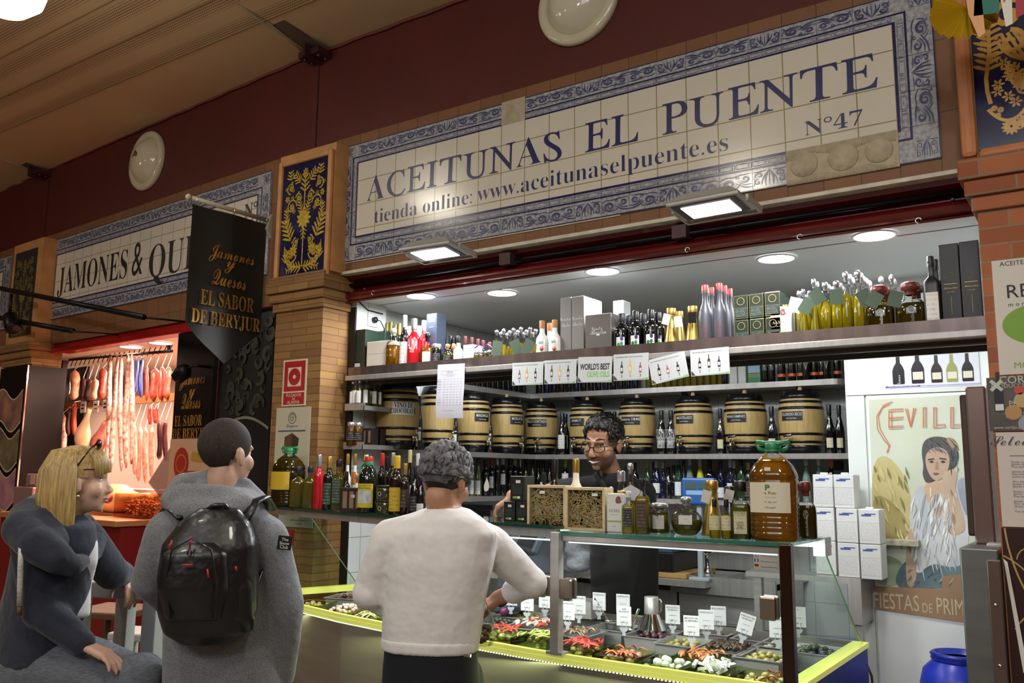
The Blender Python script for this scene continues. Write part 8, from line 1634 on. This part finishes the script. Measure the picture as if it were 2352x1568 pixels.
def locks(mb,X,n,keep,g,L,r,seed,c=(0,-.017,.036),rr=(.0775,.1005,.0925)):
 R=random.Random(seed);k=0
 while k<n:
  d=V((R.gauss(0,1),R.gauss(0,1),R.gauss(0,1))).normalized();p=V((c[0]+rr[0]*d.x*g,c[1]+rr[1]*d.y*g,c[2]+rr[2]*d.z*g))
  if not keep(p):continue
  k+=1;u=V((d.x*.6+R.uniform(-.6,.6),-.25+d.y*.7+R.uniform(-.4,.4),-.55));u=(u-d*u.dot(d)).normalized();P=[p]
  for j in range(1,5):P.append(p+u*L*j/4+d*(.006*math.sin(j*1.3+k)-.004*j*j*.25)+d.cross(u)*.006*math.sin(j*1.7+k*2))
  mb.tube(P,[r*.6,r,r,r*.8,r*.25],6,X=X)
def hand(mb,w,d,n,side=1,curl=.5,k=1.0,spread=.06):
 d=V(d).normalized();n=V(n);n=(n-d*n.dot(d)).normalized();s=d.cross(n)*side
 for u in (.012,.035,.06,.08):
  for v in (-1,0,1):mb.ball(tuple(w+d*u*k+s*v*.024*k*(.7+u*4)),.0165*k)
 for i,L in enumerate((.072,.082,.077,.060)):
  p=w+d*.086*k+s*(-.031+.0205*i)*k;dd=(d+s*spread*(i-1.5)).normalized();pts=[p-dd*.02*k,p];a=0
  for q,f in enumerate((.45,.31,.24)):a+=curl*(.75,1,.7)[q]*(1+.12*i);v=dd*math.cos(a)+n*math.sin(a);p=p+v*L*f*k;pts.append(p)
  mb.tube(pts,[.010*k,.0098*k,.009*k,.0083*k,.007*k],9);mb.ball(tuple(p),.0072*k)
 p=w+d*.028*k-s*.030*k;pts=[p]
 for q,(f,o) in enumerate(((.035,.9),(.030,.55),(.024,.25))):p=p+(d*(1-o*.5)-s*o*.9+n*(.25+curl*.35*q)).normalized()*f*k;pts.append(p)
 mb.tube(pts,[.013*k,.0115*k,.010*k,.008*k],9);mb.ball(tuple(p),.008*k)
m_skin=M('skin_light','c09a84',.5,var=.07,vscale=14,sss=.08);m_skinT=M('skin_tan','a67a60',.5,var=.08,vscale=14,sss=.08)
m_hood=M('grey_marl_jersey','6f7175',.9,var=.35,vscale=260,bump=.35,bscale=9,sheen=.2);m_knit=M('white_knit','d8d5d3',.85,var=.03,vscale=40,bump=.30,bscale=7,sheen=.2)
m_navyc=M('navy_jersey','1f2433',.9,var=.15,vscale=120,bump=.35,bscale=8,sheen=.15);m_trou=M('navy_trousers','10131d',.8);m_sweat=M('grey_sweatpants','5c6068',.9,var=.3,vscale=60,stretch=(1,1,6));m_polo=M('black_polo','0f1116',.8,sheen=.1)
def legs(mb,hips,feet,r=(.095,.07,.05)):
 for h,k,a in zip(hips,[None,None],feet):m=h.lerp(a,.5);limb(mb,[h,m,a],list(r))
def shoes(t,feet,f,c='1a1a1c'):
 for a in feet:q=MB();s=V((f.y,-f.x,0));loft(q,[(a+f*u+V((0,0,-.03)),w_,.0+h_,s,V((0,0,1))) for u,w_,h_ in ((-.09,.03,.03),(-.05,.042,.045),(.03,.046,.045),(.11,.048,.03),(.17,.03,.018))]);solid(q,'shoe',M('shoe_'+c,c,.5),.012,3,t)
Z0=lambda p,z:V((p.x,p.y,z))
# ---- customer in the white sweater, seen from behind at the case
def customer():
 F=2.85;s,f=frame(1010,F,.25);t=thing('person','person in a thin white sweater, back to us, reaching into the olive case','person',Z0(PX(1000,1300,F+.02),0));o=t.location.copy();L=lambda v:V(v)-o
 hc=L(PX(1026,1104,F+.05));X=hframe(hc,f*.94+s*.40+V((0,0,-.30)),k=.91);b=MB();c=lambda x,y,d=0:L(PX(x,y,F+d));head(b,X,c(1030,1190,.03))
 sh=[c(897,1236,.02),c(1126,1250,.06)];el=[c(846,1362,.02),c(1222,1338,.10)];wr=[c(890,1392,.26),c(1143,1374,.22)]
 hips=[c(945,1560,.04),c(1045,1560,.06)];feet=[Z0(hips[0],.07),Z0(hips[1],.07)]
 tor=lambda g:[(c(1030,1166,.02),.062+g,.058+g,s,f),(c(1022,1190,.0),.125+g,.075+g,s,f),(c(1016,1222,.0),.178+g,.095+g,s,f),(c(1010,1290,.0),.175+g,.11+g,s,f),(c(1000,1370,.0),.163+g,.11+g,s,f),(c(992,1440,.0),.160+g,.11+g,s,f),(c(988,1488,.0),.155+g,.11+g,s,f)]
 loft(b,tor(-.012)+[(c(990,1580,.03),.15,.10,s,f)]);legs(b,hips,feet)
 for i in (0,1):limb(b,[sh[i],el[i],wr[i]],[.042,.038,.028])
 hand(b,wr[1],c(1112,1398,.20)-wr[1],-s*.3+V((0,0,-1)),1,.62);hand(b,wr[0],f*.8+s*.4+V((0,0,-.3)),V((0,0,-1)),-1,.4)
 solid(b,'body',m_skinT,.0065,3,t)
 q=MB();loft(q,tor(.004))
 for p in sh:limb(q,[c(1028,1186,.02),c(1028,1192,.02).lerp(p,.55),p],[.052,.058,.064])
 for i,wv in ((0,.80),(1,.52)):
  e=el[i].lerp(wr[i],wv);limb(q,[sh[i],sh[i].lerp(el[i],.5),el[i],e],[.066,.060,.055,.044])
  for k in range(7):u=.30+.11*k;p=sh[i].lerp(el[i],u) if u<.8 else el[i].lerp(e,(u-.8)*2);q.ball(tuple(p),.0585-.002*k)
  limb(q,[el[i].lerp(e,.92),e],[.047,.045])
 solid(q,'sweater',m_knit,.010,3,t)
 q=MB();loft(q,[(c(989,1462,.0),.162,.119,s,f),(c(988,1492,.0),.159,.117,s,f)]);solid(q,'rib_hem',m_knit,.008,2,t)
 q=MB();loft(q,[(c(989,1480,.0),.150,.112,s,f),(c(990,1568,.02),.162,.122,s,f),(c(990,1640,.03),.160,.12,s,f)]);legs(q,hips,feet,(.10,.085,.075));solid(q,'trousers',m_trou,.014,3,t);shoes(t,feet,f)
 a=c(1074,1505,-.125);MB().box((-.012,-.003,-.004),(.012,.003,.004),X=Matrix.Translation(a)).build('metal_tag',m_chrome,t)
 q=MB();shell(q,X,lambda m:m.z>.075-.12*(m.y<.055) and not (m.y>.02 and m.z<.03) and m.z>-.008-.02*(m.y<-.06),1.05,.015);locks(q,X,260,lambda m:(m.z>.085 if m.y>.05 else m.z>.02),1.07,.05,.0085,3);q.build('grey_hair',M('grey_hair','3c3b3f',.7,var=.5,vscale=30,c2='77757a'),t)
 q=MB();shell(q,X,lambda m:m.y<.012 and -.085<m.z<.02,1.01);q.build('dark_nape_hair',M('dark_nape','1d1815',.8,var=.3,vscale=60),t)
 MB().tube([(-.086,.03,.005),(-.088,-.03,.004),(-.070,-.085,-.004),(0,-.120,-.008),(.070,-.085,-.004),(.088,-.03,.004),(.086,.03,.005)],.0028,6,X=X).build('glasses_strap',m_blk,t)
 MB().tube([wr[1]+(el[1]-wr[1]).normalized()*.022+V((.031*math.cos(k*.4),.031*math.sin(k*.4)*.3,.031*math.sin(k*.4))) for k in range(16)],.004,6,closed=True).build('wristband',m_blk,t)
 face_bits(t,X,M('dark_nape','1d1815',.8));return t,o+wr[1]
t,wrist=customer()
a=PX(1108,1430,2.99);t=thing('plastic_bag','clear plastic bag of olives held by the customer in the white sweater','bag',a);q=MB();loft(q,[(V((0,0,.075)),.008,.008,HR,V((0,1,0))),(V((0,0,.05)),.02,.016,HR,V((0,1,0))),(V((0,0,0)),.038,.028,HR,V((0,1,0))),(V((0,0,-.05)),.042,.03,HR,V((0,1,0))),(V((0,0,-.075)),.03,.02,HR,V((0,1,0)))]);q.build('bag_film',glass('bag_film','e8e8e4',.5,.12),t)
q=MB();r=random.Random(4)
for i in range(16):q.ball((r.uniform(-.026,.026),r.uniform(-.014,.014),r.uniform(-.065,-.005)),(.010,.009,.009),u=8,v=6)
s=q.build('bagged_olives',M('bagged_olive','5a3f28',.3,var=.3,vscale=30),t);s['kind']='stuff'
# ---- man in the grey hoodie with the black backpack
def hooded():
 F=2.90;s,f=frame(500,F,.12);t=thing('person','person with cropped hair in a grey marl hoodie wearing a black backpack, facing away','person',Z0(PX(500,1300,F),0));o=t.location.copy();c=lambda x,y,d=0:PX(x,y,F+d)-o
 hc=c(524,1043,.02);X=hframe(hc,f*.74+s*.68+V((0,0,.02)),k=.93);b=MB();head(b,X,c(512,1165,.0))
 sh=[c(385,1222),c(612,1236,-.02)];el=[c(345,1330,.04),c(655,1390)];wr=[c(430,1420,.26),c(648,1556,.06)];hips=[c(450,1620),c(570,1630)];feet=[Z0(p,.07) for p in hips]
 tor=lambda g:[(c(515,1125),.065+g,.062+g,s,f),(c(508,1155),.13+g,.085+g,s,f),(c(502,1200),.175+g,.105+g,s,f),(c(506,1300),.185+g,.115+g,s,f),(c(510,1400),.18+g,.12+g,s,f),(c(512,1500),.185+g,.125+g,s,f),(c(512,1585),.185+g,.125+g,s,f)]
 loft(b,tor(-.02));legs(b,hips,feet)
 for i in (0,1):limb(b,[sh[i],el[i],wr[i]],[.045,.04,.03])
 hand(b,wr[1],V((0,0,-1))+f*.2,-s,1,.4);hand(b,wr[0],f,V((0,0,-1)),-1,.4);solid(b,'body',m_skin,.0065,3,t)
 q=MB();loft(q,tor(.004))
 for i in (0,1):limb(q,[sh[i],sh[i].lerp(el[i],.5),el[i],el[i].lerp(wr[i],.5),wr[i]],[.073,.068,.064,.055,.042])
 for p in sh:limb(q,[c(505,1165),c(505,1170).lerp(p,.5),p],[.06,.07,.073])
 solid(q,'hoodie',m_hood,.011,3,t)
 q=MB();R1=lambda x,y,d:c(x,y,d)
 limb(q,[c(590,1155,.03),c(560,1165,-.06),c(500,1180,-.11),c(430,1172,-.09),c(392,1148,-.02)],[.035,.048,.055,.052,.034]);limb(q,[c(395,1140,0),c(420,1112,.06),c(480,1098,.0),c(560,1118,.02),c(596,1150,.05)],[.034,.040,.030,.034,.030]);limb(q,[c(420,1140,-.06),c(500,1140,-.075),c(570,1148,-.02)],[.046,.04,.035]);solid(q,'hood',m_hood,.010,4,t)
 q=MB();loft(q,[(c(512,1560),.175,.122,s,f),(c(512,1640),.17,.12,s,f)]);legs(q,hips,feet,(.10,.085,.075));solid(q,'jeans',M('dark_jeans','1c2333',.85),.014,3,t);shoes(t,feet,f,'3a3a40')
 q=MB();shell(q,X,lambda m:m.z>(.085 if m.y>.058 else.035 if m.y>.048 else -.03 if m.y>.018 else -.002 if m.y>-.035 else -.075),1.014);q.build('cropped_hair',M('cropped_hair','2a211b',.85,var=.4,vscale=120),t)
 face_bits(t,X,M('cropped_hair','2a211b',.85),brow=0)
 a=c(654,1246,-.075);g=MB().box((-.022,-.004,-.022),(.022,.004,.022));g.build('sleeve_patch',m_blk,t,a,(0,.1,.75));MB().text('The',.014,0,0,.006,-.0048).text('Snow',.014,0,0,-.006,-.0048).text('Club',.014,0,0,-.018,-.0048).build('patch_lettering',m_wtag,t,a,(0,.1,.75))
 # backpack: a thing of its own on his back
 k=thing('backpack','shiny black backpack with red zip pulls on the back of the hooded man','backpack',o+c(480,1480,-.2));o2=k.location.copy();e=lambda x,y,d:PX(x,y,F+d)-o2;m_bp=M('black_vinyl','0e0e10',.38,coat=.15,bump=.3,bscale=9)
 q=MB();loft(q,[(e(505,1165,-.13),.06,.03,s,f),(e(495,1195,-.15),.105,.05,s,f),(e(484,1250,-.17),.145,.075,s,f),(e(478,1330,-.18),.152,.09,s,f),(e(478,1400,-.18),.150,.092,s,f),(e(476,1450,-.17),.130,.085,s,f),(e(474,1480,-.16),.07,.05,s,f)]);solid(q,'main_bag',m_bp,.010,5,k)
 q=MB();loft(q,[(e(455,1245,-.235),.05,.02,s,f),(e(448,1270,-.25),.095,.035,s,f),(e(445,1350,-.26),.105,.045,s,f),(e(450,1425,-.25),.085,.035,s,f)]);solid(q,'front_pocket',m_bp,.008,4,k)
 q=MB();loft(q,[(e(535,1270,-.20),.03,.02,s,f),(e(545,1350,-.20),.05,.035,s,f),(e(548,1420,-.2),.05,.035,s,f),(e(560,1450,-.17),.03,.02,s,f)]);solid(q,'side_pocket',m_bp,.008,4,k)
 for P in ([(560,1195,-.13),(585,1150,-.07),(608,1142,-.03),(622,1170,.06)],[(420,1190,-.14),(402,1175,-.10),(390,1165,-.02),(378,1180,.05)],[(545,1420,-.16),(575,1370,-.13),(592,1325,-.11),(606,1300,.0)]):MB().tube([e(*p) for p in P],.022,10,flat=.35).build('strap',m_bp,k)
 MB().tube([e(470,1175,-.15),e(490,1160,-.16),e(515,1160,-.15),e(530,1172,-.14)],.008,8).build('grab_handle',m_bp,k)
 q=MB()
 for P in (((395,1240,-.27),(388,1262,-.28)),((438,1232,-.28),(436,1258,-.29)),((476,1306,-.285),(479,1328,-.29)),((418,1297,-.315),(442,1297,-.315)),((541,1300,-.245),(543,1312,-.245))):q.tube([e(*p) for p in P],.003,6)
 q.build('red_zip_pulls',M('red_cord','a82222',.5),k)
 q=MB();q.tube([e(436,1256,-.30),e(430,1272,-.30),e(437,1282,-.30),e(440,1268,-.30)],.0025,6,closed=True);q.tube([e(x,y,-.30) for x,y in ((392,1420),(380,1330),(395,1262),(440,1236),(485,1262),(498,1340),(488,1420))],.003,6);q.build('zip',M('zip_grey','2a2a2c',.3,.5),k)
 return t
hooded()
# ---- blonde woman on a bar stool
def woman():
 F=3.0;s,f=frame(180,F,1.15);t=thing('person','person with straight blonde hair in a navy jacket, seated at the left edge','person',Z0(PX(110,1500,F),0));o=t.location.copy();c=lambda x,y,d=0:PX(x,y,F+d)-o
 hc=c(184,1106,0);X=hframe(hc,frame(180,F,1.60)[1]+V((0,0,.05)),k=.93);b=MB();head(b,X,c(152,1215,.02),1)
 sh=[c(75,1225,-.10),c(195,1240,.17)];el=[c(95,1400,-.14),c(258,1316,.28)];wr=[c(196,1482,-.16),c(288,1318,.40)];hip=[c(70,1530,-.05),c(90,1510,.12)];kn=[c(318,1560,-.12),c(325,1555,.10)];an=[c(310,1900,.0),c(340,1880,.15)]
 tor=lambda g:[(c(150,1180),.06+g,.055+g,s,f),(c(140,1205),.14+g,.085+g,s,f),(c(128,1250),.17+g,.105+g,s,f),(c(110,1350),.16+g,.11+g,s,f),(c(90,1440),.16+g,.12+g,s,f),(c(75,1520),.18+g,.13+g,s,f)]
 loft(b,tor(-.02))
 for i in (0,1):limb(b,[sh[i],el[i],wr[i]],[.04,.035,.026]);limb(b,[hip[i],kn[i],an[i]],[.08,.055,.04])
 hand(b,wr[0],c(240,1502,-.17)-wr[0],V((0,0,-1)),-1,.28,.92);hand(b,wr[1],c(303,1350,.36)-wr[1],V((-.3,0,-1)),1,.45,.92);solid(b,'body',m_skin,.0065,3,t)
 q=MB();loft(q,tor(.008))
 for i in (0,1):limb(q,[sh[i],sh[i].lerp(el[i],.5),el[i],el[i].lerp(wr[i],.55),el[i].lerp(wr[i],.93)],[.073,.068,.062,.052,.043])
 solid(q,'jacket',m_navyc,.011,3,t)
 q=MB();limb(q,[c(60,1185,.05),c(50,1215,-.14),c(85,1250,-.20),c(130,1280,-.20),c(165,1300,-.17)],[.055,.062,.060,.052,.035]);limb(q,[c(165,1300,-.17),c(190,1285,-.06),c(215,1270,.06),c(225,1240,.14)],[.035,.028,.03,.03]);limb(q,[c(95,1165,.1),c(75,1180,0),c(95,1205,-.10),c(120,1245,-.14)],[.055,.06,.062,.055]);limb(q,[c(110,1170,.1),c(190,1205,.20),c(230,1250,.2)],[.04,.045,.04]);solid(q,'cowl_hood',m_navyc,.010,4,t)
 q=MB();loft(q,[(c(176,1200,.0),.055,.045,s,f),(c(186,1245,-.04),.055,.05,s,f),(c(192,1290,-.05),.04,.045,s,f),(c(182,1345,-.02),.03,.04,s,f),(c(178,1420,-.04),.035,.04,s,f)]);solid(q,'white_tshirt',M('printed_tshirt','c9c9cc',.8,var=1,vscale=26,c2='d4d4d6'),.012,3,t)
 q=MB();loft(q,[(c(80,1490),.165,.135,s,f),(c(72,1560),.18,.15,s,f)])
 for i in (0,1):limb(q,[hip[i],hip[i].lerp(kn[i],.5),kn[i],an[i]],[.115,.105,.088,.06])
 solid(q,'sweatpants',m_sweat,.013,3,t);shoes(t,an,f,'c0c0c0')
 q=MB();P=[c(49,1258,-.245),c(47,1300,-.235),c(46,1345,-.225),c(45,1390,-.215)];q.tube(P,.009,8);q.build('white_cord',M('rope_white','c4c0b8',.7,bump=.8,bscale=90),t);MB().tube([P[-1],P[-1]-V((0,0,.03))],[.007,.009],8).build('leather_end',M('tan_leather','5a3a22',.6),t)
 hb=M('blonde_hair','8a7040',.45,var=.35,vscale=26,c2='b89a60',stretch=(6,6,.6));q=MB();r=random.Random(8);shell(q,X,lambda m:m.z>.05 or (m.y<-.0 and m.z>-.06) or (m.y<.02 and m.z>.02),1.06)
 for i in range(150):
  a=-.50*PI+1.0*PI*r.random()-PI/2;ca,sa=math.cos(a),math.sin(a);k=1+.10*r.random();e=.215+.03*r.random()
  q.tube([(.01*ca,-.01+.01*sa,.130),(.055*ca*k,-.015+.07*sa*k,.112),(.082*ca*k,-.015+.104*sa*k,.045),(.086*ca*k,-.018+.108*sa*k,-.04),(.084*ca*k,-.02+.100*sa*k,-.13),(.070*ca*k+.012*r.uniform(-1,1),-.02+.085*sa*k,-e)],[.005,.010,.010,.010,.009,.003],6,X=X)
 for i in range(46):
  u=-1+2*i/45+r.uniform(-.03,.03);a=PI/2-u*.95;ca,sa=math.cos(a),math.sin(a);q.tube([(.01*ca,0,.130),(.055*ca,-.01+.075*sa,.112),(.078*ca,-.012+.107*sa,.072),(.083*ca,-.008+.110*sa,.030-.02*abs(u)**3)],[.005,.009,.009,.003],6,X=X)
 q.build('hair',hb,t);face_bits(t,X,M('fair_brow','7a6040',.7),'4a5a6a',lip='a0605a')
 MB().tube([(-.082,-.01,.055),(-.082,.03,.115),(-.03,.055,.142),(.03,.055,.142),(.082,.03,.115),(.082,-.01,.055)],.003,6,X=X).ball((-.035,.06,.135),(.028,.010,.02),X=X).ball((.035,.06,.135),(.028,.010,.02),X=X).build('sunglasses',M('tortoise_dark','1c1210',.15),t)
 MB().ball((.082,-.004,-.050),.006,X=X).build('earring',m_chrome,t)
woman()
# ---- seller behind the case
def seller():
 F=4.25;s,f=frame(1400,F,PI-.0);t=thing('person','person in black polo shirt and glasses, bearded and smiling, serving behind the olive case','person',Z0(PX(1430,1300,F+.30),0));o=t.location.copy();c=lambda x,y,d=0:PX(x,y,F+d)-o
 vl=-HR;tc=V((-FW.x,-FW.y,0)).normalized();nose=tc*.80+vl*.56+V((0,0,-.22));hc=c(1384,1017,0);X=hframe(hc,nose,up=V((0,0,1))+vl*-.10,k=1.07);b=MB();head(b,X,c(1412,1110,.08),0,1)
 sh=[c(1322,1128,.05),c(1474,1134,.12)];el=[c(1262,1132,-.10),c(1478,1240,.40)];wr=[c(1178,1140,-.12),c(1440,1370,.50)];hips=[c(1405,1420,.34),c(1465,1420,.36)];feet=[Z0(p,.07) for p in hips]
 ff=tc;ss=HR
 tor=lambda g:[(c(1412,1085,.06),.062+g,.06+g,ss,ff),(c(1408,1105,.08),.14+g,.09+g,ss,ff),(c(1408,1140,.12),.185+g,.11+g,ss,ff),(c(1425,1220,.22),.17+g,.12+g,ss,ff),(c(1433,1320,.30),.155+g,.12+g,ss,ff),(c(1435,1420,.34),.155+g,.12+g,ss,ff)]
 loft(b,tor(-.02));legs(b,hips,feet)
 limb(b,[sh[0],el[0],wr[0]],[.05,.045,.035]);limb(b,[sh[1],el[1],wr[1]],[.05,.042,.03]);hand(b,wr[0],c(1150,1160,-.12)-wr[0],V((0,0,-1)),1,.5);hand(b,wr[1],c(1430,1400,.48)-wr[1],V((0,-1,0)),-1,.5);solid(b,'body',m_skinT,.0065,3,t)
 q=MB();loft(q,tor(.004));limb(q,[c(1412,1104,.08),c(1412,1108,.08).lerp(sh[0],.6),sh[0]],[.05,.062,.07]);limb(q,[c(1412,1104,.08),c(1412,1108,.08).lerp(sh[1],.6),sh[1]],[.05,.062,.07]);limb(q,[sh[0],sh[0].lerp(el[0],.75)],[.072,.062]);limb(q,[sh[1],sh[1].lerp(el[1],.75)],[.075,.066]);solid(q,'polo_shirt',m_polo,.010,3,t)
 q=MB();limb(q,[c(1370,1090,.0),c(1385,1112,-.02),c(1405,1160,-.02)],[.016,.014,.008]);limb(q,[c(1440,1075,.05),c(1432,1105,-.01),c(1406,1162,-.02)],[.016,.016,.008]);solid(q,'collar',m_polo,.007,3,t)
 q=MB();loft(q,[(c(1433,1250,.26),.178,.135,ss,ff),(c(1434,1330,.30),.176,.138,ss,ff),(c(1436,1440,.34),.172,.138,ss,ff)]);legs(q,hips,feet,(.10,.085,.075));solid(q,'black_apron_trousers',M('black_cloth','0c0d10',.85),.014,3,t);shoes(t,feet,ff)
 mh=M('black_hair','14100e',.5,var=.5,vscale=50,bump=.6,bscale=50);q=MB();shell(q,X,lambda m:m.z>(.082 if m.y>.05 else.02 if m.y>.01 else -.03 if m.y>-.03 else -.07),1.045,.025);r=random.Random(6)
 locks(q,X,170,lambda m:m.z>(.095 if m.y>.045 else.045),1.04,.038,.008,5)
 for i in range(30):a,u=r.uniform(0,6.3),r.uniform(0,.075);x,y=u*math.cos(a),.85*u*math.sin(a)-.012;z=.130-.8*u*u/.08;q.tube([(x,y,z-.012),(x+.008*math.sin(i),y+.008,z+.006),(x+.012,y+.018,z+.002)],[.008,.008,.003],6,X=X)
 q.build('hair',mh,t)
 q=MB();shell(q,X,lambda m:m.z<-.045 and m.y>-.01 and not (abs(m.x)<.030 and -.082<m.z<-.058 and m.y>.05),1.0,0,(0,.022,-.034),(.0625*1.02,.070,.0875));q.tube([(-.026,.088,-.056),(0,.099,-.053),(.026,.088,-.056)],.0035,6,X=X);q.build('stubble_beard',M('stubble','64483a',.85,var=.3,vscale=160),t)
 face_bits(t,X,mh);MB().tube([(-.024,.086,-.066),(0,.0985,-.071),(.024,.086,-.066)],[.002,.0055,.002],8,X=X).build('teeth',M('teeth','d8d2c8',.3),t)
 q=MB()
 for k in (-1,1):q.tube([(k*.034+.025*math.cos(a*PI/8),.101-.006*abs(math.cos(a*PI/8)+k)**2*.5,-.004+.019*math.sin(a*PI/8)) for a in range(16)],.0022,6,X=X,closed=True);q.tube([(k*.058,.094,.004),(k*.076,.05,.006),(k*.082,-.005,.004)],.0022,6,X=X)
 q.tube([(-.010,.102,0),(.010,.102,0)],.002,6,X=X).build('spectacles',M('dark_frame','1a1512',.25),t)
seller()
# ---- bar tables and stools on the left
m_gt_=M('grey_white_paint','8f9194',.5);m_wd=M('brown_wood','5a3a22',.5)
p=PX(292,1335,3.42);zt=p.z;t=thing('bar_table','grey-white painted high table at the woman elbow','table',(p.x-.06,p.y+.10,0),.35)
MB().box((-.20,-.17,zt-.06),(.20,.17,zt),bev=.006).build('table_top',m_gt_,t)
for x in (-.165,.165):
 for y in (-.135,.135):MB().box((x-.03,y-.03,0),(x+.03,y+.03,zt-.055),bev=.004).build('leg',m_gt_,t)
def stool(px,py,F,lab,m,w=.17,rz=.4):
 p=PX(px,py,F);t=thing('bar_stool',lab,'stool',(p.x,p.y,0),rz);MB().box((-w,-w,p.z-.035),(w,w,p.z),bev=.008).build('seat',m,t)
 for x in (-1,1):
  for y in (-1,1):MB().tube([(x*w*.8,y*w*.8,p.z-.03),(x*w,y*w,0)],.02,8).build('leg',m,t)
 q=MB()
 for a,b in (((-1,-1),(1,-1)),((1,-1),(1,1)),((1,1),(-1,1)),((-1,1),(-1,-1))):q.tube([(a[0]*w*.93,a[1]*w*.93,.28),(b[0]*w*.93,b[1]*w*.93,.28)],.012,6)
 q.build('foot_rails',m,t)
stool(322,1446,4.05,'white painted bar stool between the grey table and the hooded man',M('white_stool_paint','b4b2ae',.5),.10);stool(265,1395,4.6,'dark brown wooden bar stool in front of the red counter',m_wd);stool(72,1625,3.05,'wooden bar stool under the blonde woman',m_wd)
